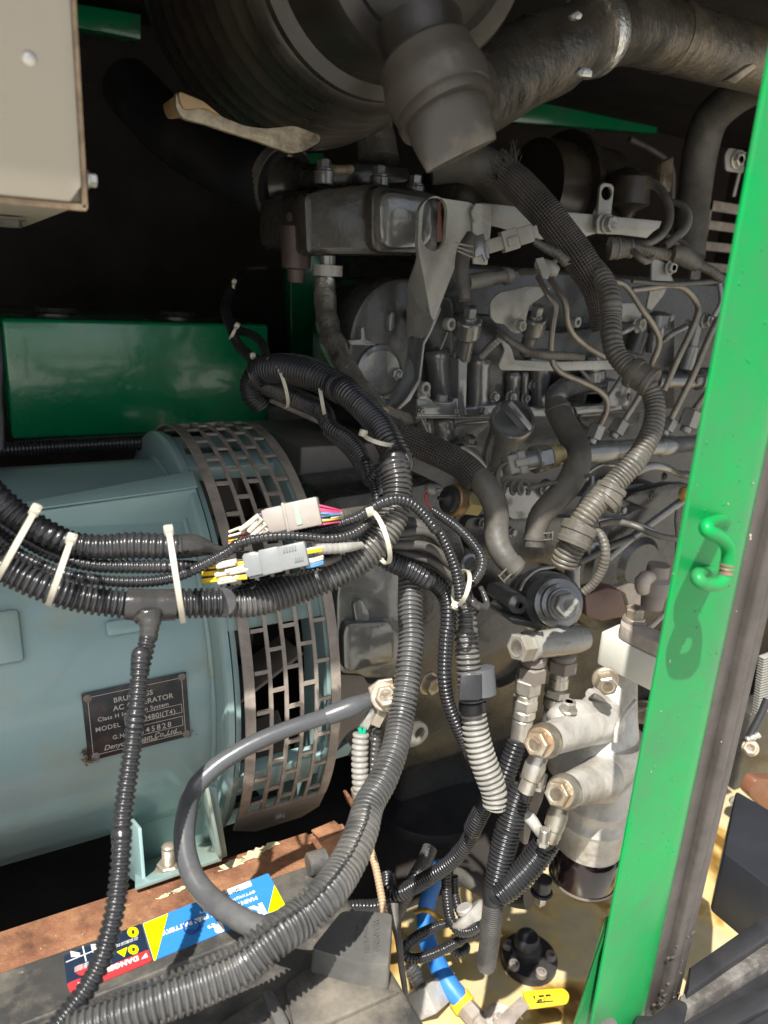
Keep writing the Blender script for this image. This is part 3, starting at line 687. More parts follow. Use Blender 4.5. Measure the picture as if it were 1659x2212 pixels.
# terminal boot
mode('P', 'Z')
zt_ = Zb + .024
top = rounded(tr([(505, 975), (735, 688), (860, 680), (1132, 705), (1103, 1105), (860, 1080)], zt_), .004)
bot = []
cc = sum(top, Vector()) / len(top)
bm = NB(); n = len(top)
L0 = [bm.verts.new(p) for p in top]; 
ins = [bm.verts.new(cc + (p - cc) * .985 + VZ * .0012) for p in top]
L1 = [bm.verts.new(cc + (p - cc) * 1.01 - VZ * .004) for p in top]; L2 = [bm.verts.new(cc + (p - cc) * 1.045 - VZ * .0235) for p in top]
for A, B in ((ins, L0), (L0, L1), (L1, L2)):
    for k in range(n): bm.faces.new((A[k], A[(k + 1) % n], B[(k + 1) % n], B[k]))
bm.faces.new(ins); bm.faces.new(L2[::-1])
boot = thing('terminal_cover', 'dusty rubber terminal cover embossed with a warning at the battery corner', 'cover', cc - VZ * .024)
obj('shell', bm, m_boot, boot, 50)
bm = NB()
def vtxt(s, x, y, size, sp):
    o = pt(x, y, zt_ + .0012); u = pt(x + 2, y + 100, zt_ + .0012) - o; text_bm(bm, s, o, u, VZ.cross(u), mm(x, y, zt_, size), .0009, 'LEFT', 0, sp, .0003)
vtxt('WARNING', 985, 745, 56, 1.05); vtxt('DO NOT REMOVE', 912, 735, 36, 1.05); vtxt('COVER', 848, 790, 36, 1.05)
obj('lettering', bm, m_boot, boot, smooth=False)
BS = .66
# ================================================================= AIR CLEANER AND INTAKE
mode('full', 'Y')
pb = PY(655, -45, .80); pf = PY(930, -150, .52); axn = (pf - pb).normalized(); Lc = (pf - pb).length
ac = thing('air_cleaner', 'large dusty dark air cleaner canister with ribbed rim above the engine', 'air cleaner', pb - VZ * .16)
def mr(px, y, Y, w): return mm(px, y, Y, w)
rB = mm(655, -45, .80, 335); rF = mm(930, -150, .52, 262)
prof = [(-.10, rB * .6), (-.09, rB * .9), (-.06, rB * .97), (-.02, rB), (.0, rB), (.010, rB * .995), (.018, rB * .975), (.026, rB * .965)]
k_ = 0
while .03 + k_ * .004 < Lc * .70:
    t_ = .03 + k_ * .004; f_ = (t_ - .03) / (Lc * .70 - .03)
    prof.append((t_, rB * (.965 - .25 * f_ + .010 * max(0, math.sin(t_ * 2 * math.pi / .026)) ** 3))); k_ += 1
prof.append((Lc * .72, rB * .66))
lathe('body', pb, axn, prof, m_clean, ac, 128, 60)
z = Lc * .70
lathe('end_cap', pb + axn * z, axn, [(0, rB * .66), (.006, rB * .68), (.014, rB * .67), (.02, rB * .60), (Lc - z - .02, rF * 1.02), (Lc - z - .006, rF), (Lc - z, rF * .96), (Lc - z + .002, rF * .80), (Lc - z - .004, rF * .74), (Lc - z - .002, rF * .3), (Lc - z - .002, .001)], m_clean, ac, 128, 28)
mode('full', 'd')
# spout + dust valve
dv = thing('dust_valve', 'brownish rubber duckbill dust valve hanging open-lipped from the air cleaner', 'rubber valve', pt(985, 345, .50))
sweep('spout', [(905, 60, .50, 190), (918, 120, .50, 180), (935, 170, .50, 200)], m_clean, ac, n=40, amp=0)
p0, p1 = pt(915, 118, .50), pt(962, 240, .50); a_x = (p1 - p0); rr = mm(940, 170, .50, 112)
lathe('collar', p0, a_x, [(0, rr * .82), (.004, rr * .93), (.010, rr * .95), (.014, rr * .97), (.020, rr * 1.02), (.026, rr * 1.02), (.036, rr * .96), (a_x.length - .004, rr * .93), (a_x.length, rr * .97), (a_x.length + .004, rr * .95), (a_x.length + .004, rr * .80), (a_x.length - .004, rr * .7)], m_epdm, dv, 64)
bm = NB(); n = 48; a_x.normalize()
s0, s1 = pt(922, 374, .487), pt(1072, 300, .487); sm = (s0 + s1) / 2; su = (s1 - s0) / 2
ctr = pt(955, 218, .50); vw = (CP - ctr).normalized()
sx = su.normalized(); sx = (sx - a_x * sx.dot(a_x)).normalized(); sy = a_x.cross(sx); r_ = rr * .80
rings = []
for i in range(15):
    t = i / 14; q = t ** 1.25; ctr_ = ctr.lerp(sm, t)
    rings.append([bm.verts.new(ctr_ + (sx * r_ * (1 - q) + su * q) * math.cos(2 * math.pi * k / n) * (1 + .06 * math.sin(math.pi * t)) + sy * math.sin(2 * math.pi * k / n) * (r_ * (1 - q) + .0035 * q)) for k in range(n)])
for i in range(14):
    for k in range(n): bm.faces.new((rings[i][k], rings[i][(k + 1) % n], rings[i + 1][(k + 1) % n], rings[i + 1][k]))
inner = [bm.verts.new(v.co.lerp(sm, .06) - a_x * .012) for v in rings[-1]]
for k in range(n): bm.faces.new((rings[-1][k], rings[-1][(k + 1) % n], inner[(k + 1) % n], inner[k]))
bm.faces.new(inner)
obj('duckbill', bm, m_epdm, dv, 50)
# strap under the canister
mode('A', 'Y')
st = thing('canister_cradle', 'greasy cream-coloured curved cradle strap under the air cleaner', 'bracket', PY(1060, 660, .62))
up_ = [(762, 395), (776, 440), (795, 468), (840, 462), (890, 462), (960, 505), (1060, 545), (1150, 556), (1270, 543), (1320, 560)]
lo_ = [(1385, 585), (1380, 615), (1310, 655), (1260, 662), (1200, 642), (1100, 605), (1000, 575), (900, 540), (790, 512), (762, 470), (760, 420)]
plate('saddle', rounded(tr(up_ + lo_, .62), .004), VY * .006, m_strap, st, bev=.002)
plate('inner_flange', rounded(tr([(770, 393), (880, 438), (960, 505), (890, 466), (840, 468), (795, 472), (778, 440)], .617), .003), VY * .05, mat('strap_inside_shade', (.26, .17, .07), .5, 0, .3, 20, .3), st, bev=.001)  # browner tone paints the shadow on the strap's inner side
0 and plate('lower_lip', tr([(790, 512), (1260, 662), (1380, 612), (1330, 560), (1150, 556)], .626), VY * .07, m_strap, st, bev=.001)
# intake pipe on the right
mode('B', 'd')
ip = thing('intake_pipe', 'wide taped intake pipe bending right across the top of the engine bay', 'pipe', pt(700, 420, .66))
sweep('straight_run', [(330, 420, .60, 400), (430, 375, .62, 370), (560, 305, .64, 350), (690, 245, .66, 330), (780, 200, .67, 318)], m_pipe, ip, 'rough', amp=.10, n=48)
sweep('joint_sleeve', [(640, 262, .655, 352), (700, 238, .662, 348), (745, 218, .668, 340)], m_pipe, ip, n=48)
sweep('elbow', [(760, 210, .67, 300), (860, 165, .69, 300), (960, 125, .72, 310), (1060, 112, .75, 300), (1200, 150, .79, 275), (1400, 205, .84, 262), (1659, 275, .90, 240), (1760, 300, .93, 240)], m_pipe, ip, 'rough', amp=.14, n=48)
sweep('ridge', [(1215, 150, .795, 288), (1235, 156, .80, 290), (1250, 161, .805, 284)], m_pipe, ip, n=48)
sweep('tape_band', [(870, 160, .69, 330), (890, 152, .694, 345), (920, 140, .70, 320)], m_foil, ip, 'rough', amp=.8, n=40, step=.003)
mode('B', 'Y')
bm = NB(); plate_bm(bm, tr([(840, 310), (860, 285), (905, 300), (900, 335), (850, 330)], .48), VY * .006); obj('tape_tab', bm, m_foil, ip); bm = NB(); plate_bm(bm, tr([(815, 60), (840, 42), (862, 62), (850, 85), (822, 80)], .48), VY * .006)
obj('tape_tab', bm, m_foil, ip)
mode('B', 'Y'); bm = NB(); plate_bm(bm, tr([(1485, 345), (1600, 270), (1612, 290), (1520, 362)], .52), VY * .01); obj('pipe_bracket', bm, m_strap, ip)
# dark rubber hose at the left and its clamp
mode('A', 'd')
lh = thing('intake_hose', 'thick black rubber hose with worm-drive clamp running left from the engine', 'hose', pt(900, 800, 1.0))
sweep('hose_wall', [(560, 380, 1.25, 240), (700, 530, 1.2, 250), (850, 640, 1.15, 262), (1000, 715, 1.1, 275), (1130, 765, 1.05, 285), (1250, 800, 1.02, 290)], m_rub if 0 else m_blk, lh, n=40)
p0, p1 = pt(1205, 780, 1.035), pt(1225, 789, 1.03)
rc = mm(1215, 785, 1.03, 146)
lathe('hose_clamp', p0, p1 - p0, [(0, rc), (0, rc * 1.07), (.016, rc * 1.07), (.016, rc)], m_zinc, lh, 48)
bm = NB(); c = pt(1228, 672, 1.0); rod_bm(bm, c - VX * .006, c + VX * .010, .006); obj('clamp_screw', bm, m_zinc, lh)
sweep('spigot', [(1240, 800, 1.02, 250), (1290, 800, 1.01, 200), (1340, 800, 1.0, 170), (1420, 800, 1.0, 170)], m_eng2, lh, n=32)
# tall foil lagged riser
mode('full', 'd')
sweep('lagged_riser', [(805, 180, .98, 78), (806, 240, .98, 78), (812, 300, .98, 84), (818, 352, .98, 92)], m_foil, kind='rough', amp=.5, n=32, step=.004)
tag(bpy.data.objects['lagged_riser'], 'shiny foil-lagged riser pipe standing behind the dust valve', 'pipe')

# ================================================================= ENGINE
mode('full', 'Y')
en = thing('engine', 'grey painted diesel engine packed with brackets, injector pipes and housings', 'engine', PY(1150, 1500, .9) - VZ * .2)
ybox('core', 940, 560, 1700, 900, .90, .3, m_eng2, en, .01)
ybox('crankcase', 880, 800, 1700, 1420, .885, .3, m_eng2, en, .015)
# intake box / water outlet with rounded window
mode('D', 'Y')
ybox('inlet_box', 183, 225, 640, 685, .86, .16, m_eng2, en, .016)
plate('box_skirt', rounded(tr([(183, 265), (300, 238), (660, 190), (1105, 268), (1100, 690), (200, 690)], .852), .01), VY * .05, m_eng2, en, bev=.008)
plate('window_frame', rounded(tr([(640, 200), (1108, 268), (1090, 680), (640, 672)], .838), .018), VY * .03, m_eng2, en, bev=.006)
plate('window_bulge', rounded(tr([(690, 232), (1080, 292), (1060, 640), (700, 650)], .826), .022), VY * .03, m_eng, en, bev=.008)
for (x, y) in ((320, 110), (695, 150), (935, 210)):
    p = PY(x, y + 40, .88); bm = NB(); rod_bm(bm, p - VZ * .01, p + VZ * .006, .012); hex_bm(bm, p + VZ * .006, VZ, .0085, .012, 1.2); obj('lid_bolt', bm, m_eng, en)
plate('top_flange', rounded(tr([(250, 90), (560, 60), (900, 95), (900, 190), (640, 215), (260, 240)], .92), .01), VY * .12, m_eng2, en, bev=.003)
sweep('top_bracket_bar', [(380, 105, .88, 60), (440, 112, .87, 62), (500, 105, .88, 58)], m_strap, en, n=16)
lathe('cover_disc', PY(1300, 260, 1.0), VZ, [(-.03, .09), (.0, .09), (.004, .075), (.022, .07), (.024, .02)], m_eng2, en, 48)
lathe('cap_insert', PY(1300, 235, .97), VZ, [(-.01, .05), (.012, .05), (.014, .04)], m_mauve, en, 40)
# oil filler neck stub and drain
sweep('outlet_stub', [(345, 690, .84, 110), (345, 760, .84, 105), (340, 830, .84, 105)], m_eng, en, n=24)
lathe('stub_clamp', PY(345, 790, .84) - VZ * .006, VZ, [(0, .0165), (0, .0178), (.012, .0178), (.012, .0165)], m_engl, en, 32)
lathe('switch_body', PY(130, 870, .9), VZ, [(0, .004), (0, .010), (.015, .011), (.017, .018), (.065, .02), (.07, .014), (.08, .014)], mat('red_primer', (.06, .04, .034), .5, 0, .2), en, 24)
# gear case behind the lifting bracket
mode('full', 'Y')
plate('gear_case', rounded(tr([(753, 735), (766, 680), (800, 625), (850, 600), (900, 600), (985, 640), (985, 905), (880, 925), (800, 890), (765, 850), (752, 800)], .845), .02), VY * .12, m_eng2, en, bev=.008)
mode('F', 'Y')
plate('case_rib', rounded(tr([(80, 255), (180, 250), (180, 160), (200, 150), (215, 250), (290, 280), (290, 295), (95, 292)], .83), .003), VY * .03, m_eng, en, bev=.0015)
lathe('core_plug', PY(320, 500, .845), -VY, [(0, .036), (.006, .035), (.008, .030), (.004, .028), (.004, .001)], m_eng, en, 40)
for x, y in ((430, 510), (425, 726)): bolt(PY(x, y, .845), (-VY + VX * .15).normalized(), .0125, .016, m_eng, en, 'bolt', 1.35)
bolt(PY(372, 130, .85), (VX - VY * .2).normalized(), .018, .012, m_eng, en, 'bolt', 0)
plate('case_tab', rounded(tr([(395, 190), (400, 60), (425, 30), (440, 60), (430, 170)], .835), .003), VY * .02, m_eng, en, bev=.001)
# lifting bracket: bent plate with an oblong hole
mode('D', 'Y')
Yl = .775
outer = rounded(tr([(958, 500), (962, 380), (1005, 315), (1060, 296), (1345, 335), (1335, 480), (1290, 560), (1245, 660), (1130, 960), (1062, 1135), (1040, 1090), (985, 780), (955, 650)], Yl), .012)
hc = PY(1067, 473, Yl)
slot = [hc + VX * (.0165 * math.cos(q)) + VZ * (.018 * math.sin(q) + (.0115 if math.sin(q) > 0 else -.0115)) for q in [2 * math.pi * (k + .5) / 28 for k in range(28)]]
lift = plate('lifting_bracket', outer, VY * .007, m_engl, en, holes=[slot], bev=.0012)
plate('bracket_flange', rounded([pt(955, 650, Yl), pt(985, 780, Yl), pt(1040, 1090, Yl), pt(1062, 1135, Yl), pt(985, 1270, Yl + .01), pt(880, 1250, Yl + .05), pt(878, 900, Yl + .05), pt(925, 790, Yl + .03)], .006), Vector((.003, .006, 0)), m_engl, en, bev=.001)
mode('F', 'Y')
plate('flange_edge', tr([(790, -20), (700, 190), (655, 270), (620, 560), (530, 700), (450, 785), (480, 790), (560, 720), (640, 580), (672, 290), (720, 200), (800, 20)], Yl + .006), VY * .035, m_eng, en, bev=.0012)
mode('D', 'Y')
plate('upright_tab', tr([(1325, 470), (1345, 335), (1450, 345), (1452, 480), (1440, 600), (1425, 752), (1330, 745)], Yl - .004), VY * .004, m_engl, en, bev=.0008)
bm = NB(); sweep_bm(bm, [(1338, 350, Yl - .004, 20), (1325, 400, Yl - .004, 34), (1340, 460, Yl - .004, 26)], 'rough', amp=.8, n=12, step=.002); obj('weld_bead', bm, m_engl, en)
# reddish pipe seen through the slot
sweep('red_oxide_pipe', [(1000, 330, .93, 220), (1010, 600, .93, 220)], mat('red_oxide', (.30, .13, .10), .4, 0, .2), en, n=24)
# long flat rail with bolt-on tab
mode('E', 'Y')
plate('flat_rail', tr([(-80, 330), (470, 390), (700, 412), (1150, 455), (1135, 500), (1090, 530), (1050, 570), (880, 548), (700, 540), (640, 560), (590, 600), (300, 575), (60, 500), (-80, 470)], .80), VY * .004, m_engl, en, bev=.0008, holes=[[pt(510 + 25 * math.cos(k * .52), 480 + 32 * math.sin(k * .52), .80) for k in range(12)]])
tab = rounded(tr([(735, 215), (760, 196), (812, 205), (828, 228), (805, 430), (797, 545), (712, 540), (718, 430)], .792), .004)
hc = pt(778, 268, .792)
plate('hanger_tab', tab, VY * .004, m_engl, en, holes=[circ(hc, VX, VZ, .0095, .0085, 16)], bev=.0008)
plate('tab_backing', rounded(tr([(712, 540), (715, 440), (740, 402), (790, 410), (800, 545)], .788), .004), VY * .004, m_engl, en)
bolt(PY(785, 476, .786), (-VY + VX * .05).normalized(), .016, .016, m_engl, en, 'bolt', 1.2)
plate('rail_leg', tr([(1085, 700), (1180, 740), (1230, 860), (1200, 880), (1160, 960), (1080, 1060), (1050, 1040), (1080, 880)], .80), VY * .004, m_engl, en, bev=.0008)
bolt(PY(1205, 770, .795), -VY, .0125, .012, m_engl, en)
bolt(PY(985, 1148, .79), (-VY + VX * .1).normalized(), .013, .016, m_engl, en)
plate('rail_foot', rounded(tr([(870, 1010), (1000, 1010), (1020, 1090), (960, 1130), (900, 1140), (870, 1120)], .80), .005), VY * .004, m_engl, en, bev=.0008)
# turbo and dark hardware behind the rail
lathe('turbo_flange', PY(455, 260, 1.1), VX, [(-.06, .08), (0, .082), (.0, .10), (.012, .10), (.014, .085), (.10, .08), (.12, .05)], m_clean, en, 48)
ybox('manifold', 500, 150, 1000, 420, 1.1, .1, m_clean, en, .02)
sweep('turbo_elbow', [(820, 420, 1.0, 240), (850, 260, 1.0, 250), (930, 200, .98, 220), (1000, 190, .96, 130), (1060, 195, .96, 90)], m_eng2, en, n=28)
lathe('elbow_plug', PY(925, 300, .95), -VZ, [(-.03, .03), (.01, .034), (.02, .016), (.03, .01)], m_clean, en, 24)
bm = NB(); plate_bm(bm, tr([(1150, 60), (1230, 20), (1210, 260), (1130, 260)], 1.05), VY * .01); obj('heat_shield', bm, m_strap, en)
# cylinder-head side castings
mode('F', 'Y')
def column(x0, y0, x1, y1, Y, wpx, m=m_eng, name='head_column', cap=True):
    p0, p1 = PY(x0, y0, Y), PY(x1, y1, Y); r = mm(x0, y0, Y, wpx) / 2; L_ = (p1 - p0).length
    lathe(name, p0, p1 - p0, [(0, r * .8), (.003, r * .95), (.006, r)] + ([(.012, r), (.014, r * .94)] if cap else []) + [(L_ - .004, r * .95), (L_, r * .9)], m, en, 36, 30)
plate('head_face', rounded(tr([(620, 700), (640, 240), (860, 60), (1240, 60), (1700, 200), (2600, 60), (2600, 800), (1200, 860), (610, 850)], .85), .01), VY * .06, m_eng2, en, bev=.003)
column(765, 325, 800, 720, .835, 205)
column(1090, 380, 1075, 745, .835, 190)
column(1560, 330, 1560, 760, .84, 170)
plate('rib', rounded(tr([(930, 390), (960, 425), (998, 425), (985, 845), (930, 845)], .80), .002), VY * .05, m_eng, en, bev=.002)
plate('base_flange', rounded(tr([(606, 705), (720, 705), (740, 740), (880, 740), (900, 700), (930, 700), (930, 845), (606, 848)], .795), .003), VY * .06, m_eng, en, bev=.002)
bolt(PY(800, 735, .80), VZ, .011, .015, m_engl, en, 'bolt', 1.9, 0)
plate('head_ledge', tr([(985, 775), (1230, 750), (1659, 780), (2200, 740), (2200, 800), (1659, 850), (985, 840)], .81), VY * .06, m_eng, en, bev=.003)
column(810, 850, 830, 1010, .84, 170, cap=False, name='tappet_boss'); column(670, 855, 690, 990, .85, 150, cap=False, name='tappet_boss')
sweep('casting_fillet', [(640, 850, .83, 30), (690, 960, .83, 24), (720, 1020, .83, 22), (800, 1040, .83, 20), (850, 1075, .83, 18)], m_eng, en, n=12)
plate('tappet_cover', rounded(tr([(600, 860), (1200, 850), (1180, 900), (1060, 1000), (1090, 1250), (900, 1300), (500, 1100)], .86), .02), VY * .05, m_eng2, en, bev=.008)
sweep('cover_lip', [(860, 930, .84, 26), (960, 900, .84, 26), (1150, 880, .84, 26)], m_eng, en, n=12)
# eyelets
def eye(x, y, Y, ro, ri, m=m_engl):
    c = PY(x, y, Y); R_ = mm(x, y, Y, ro); r_ = mm(x, y, Y, ri); ax = (-VY * .95 + VX * .2).normalized()
    lathe('eyelet', c, ax, [(-.004, r_), (-.004, R_ * .95), (-.002, R_), (.003, R_), (.005, R_ * .93), (.005, r_), (-.003, r_ * .98), (-.003, .0004)], m, en, 32)
eye(856, 130, .79, 50, 25); sweep('eyelet_stem', [(845, 185, .80, 30), (820, 250, .805, 26), (790, 320, .81, 26)], m_eng, en, n=10)
eye(660, 622, .79, 52, 26)
plate('lug_body', rounded(tr([(612, 630), (660, 575), (712, 600), (720, 715), (612, 715)], .795), .006), VY * .03, m_eng, en, bev=.002)
# inclined bolt towers
def tower(x0, y0, x1, y1, Y, wpx, m=m_eng):
    p0, p1 = PY(x0, y0, Y - .02), PY(x1, y1, Y + .01); d = (p0 - p1).normalized(); r = mm(x0, y0, Y, wpx) / 2
    bm = NB(); lathe_bm(bm, p1, d, ((0, r * .72), ((p0 - p1).length - .03, r * .8), ((p0 - p1).length - .022, r * 1.25), ((p0 - p1).length - .002, r * 1.2), ((p0 - p1).length, r * 1.1)), 28)
    hex_bm(bm, p0, d, r * .62, .018, 1.15); obj('injector_clamp_tower', bm, m, en, 30)
tower(1015, 90, 965, 400, .80, 165)
tower(1525, 75, 1450, 350, .815, 150, m_eng)
sweep('leak_off_stub', [(1100, 385, .81, 60), (1170, 310, .80, 66), (1250, 235, .79, 70)], m_eng, en, 'tape', amp=.06, n=16)
bolt(PY(1390, 140, .78), (-VY + VX * .2).normalized(), .0115, .014, m_engl, en)
# scalloped bracket and L bracket
plate('scalloped_bracket', rounded(tr([(1175, -40), (1178, 80), (1220, 125), (1290, 130), (1345, 195), (1410, 205), (1450, 140), (1460, 50), (1490, -20), (1570, -75), (1650, -150), (1480, -165), (1240, -110)], .79), .006), VY * .004, m_engl, en, bev=.0008)
plate('angle_bracket', rounded(tr([(1250, 195), (1300, 250), (1345, 330), (1362, 408), (1659, 424), (2150, 410), (2140, 480), (1659, 492), (1262, 486), (1240, 455), (1290, 330), (1262, 260)], .795), .003), VY * .004, m_engl, en, bev=.0008)
# right hand part of the head: injector bodies, rocker studs etc
mode('G', 'Y')
def turned(name, x0, y0, x1, y1, Y, prof, m):
    """prof: (fraction, half width px)"""
    p0, p1 = PY(x0, y0, Y), PY(x1, y1, Y); L_ = (p1 - p0).length; s = mm(x0, y0, Y, 1)
    return lathe(name, p0, p1 - p0, [(f * L_, w_ * s) for f, w_ in prof], m, en, 28)
turned('injector_body', 545, 560, 540, 370, .84, [(0, 100), (.4, 100), (.42, 80), (1, 75)], m_eng)
turned('injector_body', 1010, 350, 1060, 30, .83, [(0, 60), (.6, 62), (.62, 90), (.9, 85), (1, 40)], m_eng)
turned('injector_body', 1260, 480, 1350, 130, .84, [(0, 60), (.5, 60), (.52, 45), (1, 42)], m_eng)
turned('injector_body', 850, 350, 930, 120, .845, [(0, 80), (.7, 78), (.72, 60), (1, 60)], m_eng2)
bolt(PY(890, 145, .80), (-VY + VX * .3).normalized(), .0125, .016, m_engl, en)
bolt(PY(1270, 140, .80), (-VY + VX * .3).normalized(), .0115, .016, m_eng, en)
sweep('return_line', [(740, 210, .80, 44), (800, 180, .79, 50), (860, 150, .79, 50)], m_eng, en, n=14)
sweep('return_line', [(1080, 270, .80, 40), (1150, 210, .79, 46), (1260, 150, .79, 50)], m_eng, en, n=14)
eye(410, 115, .81, 42, 22)
turned('water_pipe', 1030, 570, 1470, 560, .84, [(0, 60), (.48, 60), (.49, 75), (.56, 75), (.57, 60), (.72, 60), (.73, 80), (1, 80)], m_eng)
sweep('water_rail', [(260, 760, .80, 160), (260, 690, .80, 165), (330, 620, .82, 160), (480, 600, .84, 130), (700, 590, .86, 110)], m_eng, en, n=28)
ybox('pump_block', 480, 640, 620, 850, .85, .05, m_eng, en, .006)
plate('pump_face', rounded(tr([(360, 700), (700, 560), (900, 520), (930, 700), (900, 900), (640, 1000), (460, 900)], .86), .01), VY * .05, m_eng2, en, bev=.004)
ybox('shield_tab', 670, 570, 820, 760, .81, .004, m_eng, en, .001)
# fuel rail with union nuts
turned('fuel_rail', 200, 1150, 1500, 1035, .78, [(0, 70), (.04, 80), (.24, 82), (.25, 92), (.34, 92), (.35, 82), (.62, 76), (.63, 88), (.7, 88), (.71, 76), (1, 70)], m_eng)
def union(x0, y0, x1, y1, Y, w_):
    p0, p1 = PY(x0, y0, Y), PY(x1, y1, Y); d = (p1 - p0); r = mm(x0, y0, Y, w_) / 2
    bm = NB(); rod_bm(bm, p0 - d * .35, p0, r * .6); hex_bm(bm, p0, d, r * 1.05, d.length, 0, .35); obj('union_nut', bm, m_eng, en, 25)
union(545, 1010, 590, 900, .765, 120); union(715, 970, 770, 870, .765, 125); union(1110, 950, 1160, 860, .765, 100); union(1270, 920, 1320, 790, .75, 145)
# injection pipes
Yp = .745
sweep('injection_pipe', [(120, -240, .77, 44), (200, -90, .75, 46), (258, -10, .745, 46), (250, 60, Yp, 46), (232, 180, Yp, 46), (222, 330, Yp, 46), (240, 440, Yp, 46), (310, 510, Yp, 46), (450, 570, Yp, 46), (580, 635, Yp, 46), (650, 710, Yp, 46), (650, 800, .75, 46), (620, 870, .755, 46), (595, 915, .76, 46)], m_steel, en, n=14)
sweep('injection_pipe', [(190, -260, .78, 48), (280, -120, .76, 50), (335, -20, .75, 50), (345, 100, .75, 50), (390, 205, .755, 50), (480, 290, .76, 50), (560, 340, .765, 50), (640, 385, .77, 50)], m_steel, en, n=14)
sweep('injection_pipe', [(650, -210, .77, 44), (780, -180, .765, 46), (850, -100, .76, 46), (920, 10, .755, 48), (1000, 120, .755, 48), (1055, 230, .755, 48), (1050, 320, .755, 48), (1010, 410, .76, 48), (985, 490, .77, 46), (900, 690, .77, 46), (780, 880, .77, 46)], m_steel, en, n=14)
sweep('injection_pipe', [(850, -130, .78, 48), (1000, -150, .77, 50), (1160, -170, .765, 50), (1270, -130, .76, 52), (1350, -30, .755, 52), (1355, 50, .75, 52), (1300, 190, .75, 52), (1200, 400, .75, 50), (1095, 640, .755, 48)], m_steel, en, n=14)
sweep('injection_pipe', [(1600, -150, .76, 50), (1525, 50, .75, 52), (1430, 260, .745, 52), (1330, 500, .745, 52), (1230, 700, .75, 50), (1150, 860, .755, 48)], m_steel, en, n=14)
sweep('injection_pipe', [(1650, 400, .75, 56), (1480, 600, .745, 58), (1400, 700, .745, 58), (1330, 790, .75, 56)], m_steel, en, n=14)
# oil filler
mode('F', 'Y')
p0, p1 = PY(1235, 1150, .80), PY(1342, 885, .735); d = (p1 - p0); r = mm(1342, 885, .735, 165)
lathe('filler_neck', p0 - d * .3, d, [(0, r * .85), (d.length * 1.25, r * .92)], m_eng, en, 48)
a_, b_ = frame(d)
cap = lathe('filler_cap', p1, d, [(-.006, r * .95), (-.005, r * 1.03), (.006, r * 1.05), (.009, r), (.009, r * .86), (.004, r * .8), (.003, .001)], m_eng, en, 48)
bm = NB(); q0, q1 = PY(1275, 735, .728), PY(1445, 945, .722); u = (q1 - q0).normalized(); dn = d.normalized(); v_ = dn.cross(u).normalized(); dn2 = u.cross(v_)
obox_bm(bm, (q0 + q1) / 2 + dn2 * .004 * (1 if dn2.dot(d) > 0 else -1), u, v_, dn2, (q1 - q0).length, r * .36, .016, .002)
obj('cap_grip', bm, m_eng, cap, 30)
bolt(PY(1010, 1040, .79), (VZ - VY * .4).normalized(), .0125, .014, m_eng, en, 'bolt', 1.4)
plate('neck_foot', rounded(tr([(925, 1080), (1010, 1055), (1080, 1100), (1170, 1240), (1100, 1260), (960, 1130)], .795), .006), VY * .02, m_eng, en, bev=.002)
# crankcase side below
mode('J', 'Y')
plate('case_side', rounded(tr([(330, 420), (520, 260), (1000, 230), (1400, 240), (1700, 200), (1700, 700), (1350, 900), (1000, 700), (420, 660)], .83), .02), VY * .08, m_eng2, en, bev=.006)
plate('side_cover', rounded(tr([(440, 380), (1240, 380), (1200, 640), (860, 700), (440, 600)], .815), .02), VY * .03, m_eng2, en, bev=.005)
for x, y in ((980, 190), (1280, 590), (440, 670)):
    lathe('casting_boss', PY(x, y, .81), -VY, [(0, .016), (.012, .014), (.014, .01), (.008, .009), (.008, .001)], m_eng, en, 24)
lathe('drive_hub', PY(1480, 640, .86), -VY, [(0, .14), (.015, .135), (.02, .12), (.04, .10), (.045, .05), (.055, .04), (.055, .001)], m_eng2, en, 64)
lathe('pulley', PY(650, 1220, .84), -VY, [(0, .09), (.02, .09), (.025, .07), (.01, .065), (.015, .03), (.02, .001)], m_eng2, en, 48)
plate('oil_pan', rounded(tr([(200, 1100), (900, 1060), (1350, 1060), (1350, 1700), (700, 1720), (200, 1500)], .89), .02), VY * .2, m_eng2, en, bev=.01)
mode('K', 'Y')
bm = NB(); sweep_bm(bm, [(420, 760, .80, 60), (600, 600, .80, 60), (760, 480, .80, 62), (1010, 300, .79, 66)], 'plain', n=14); obj('dipstick_tube', bm, m_eng, en)
sweep('coolant_line', [(640, 90, .79, 62), (760, 40, .78, 66), (880, 60, .78, 64), (960, 100, .79, 62), (1080, 110, .80, 60)], m_eng, en, n=16)
lathe('dipstick_handle', PY(1000, 290, .78), (VX * .7 - VZ * -.6), [(0, .008), (.006, .012), (.012, .014), (.018, .009), (.03, .009)], mat('mustard', (.42, .28, .06), .5, 0, .15), en, 16)
bolt(PY(850, 120, .80), (-VY + VX * .3).normalized(), .0085, .008, m_eng2, en); bolt(PY(750, 260, .80), (-VY + VX * .3).normalized(), .011, .008, m_eng2, en)
plate('skirt_plate', tr([(560, 300), (620, 250), (900, 180), (1050, 180), (1050, 560), (700, 360)], .82), VY * .02, m_eng2, en, bev=.002)
sweep('low_tube', [(180, 790, .80, 70), (420, 670, .80, 66), (640, 580, .80, 60)], m_eng2, en, n=16)
BS = 1.0
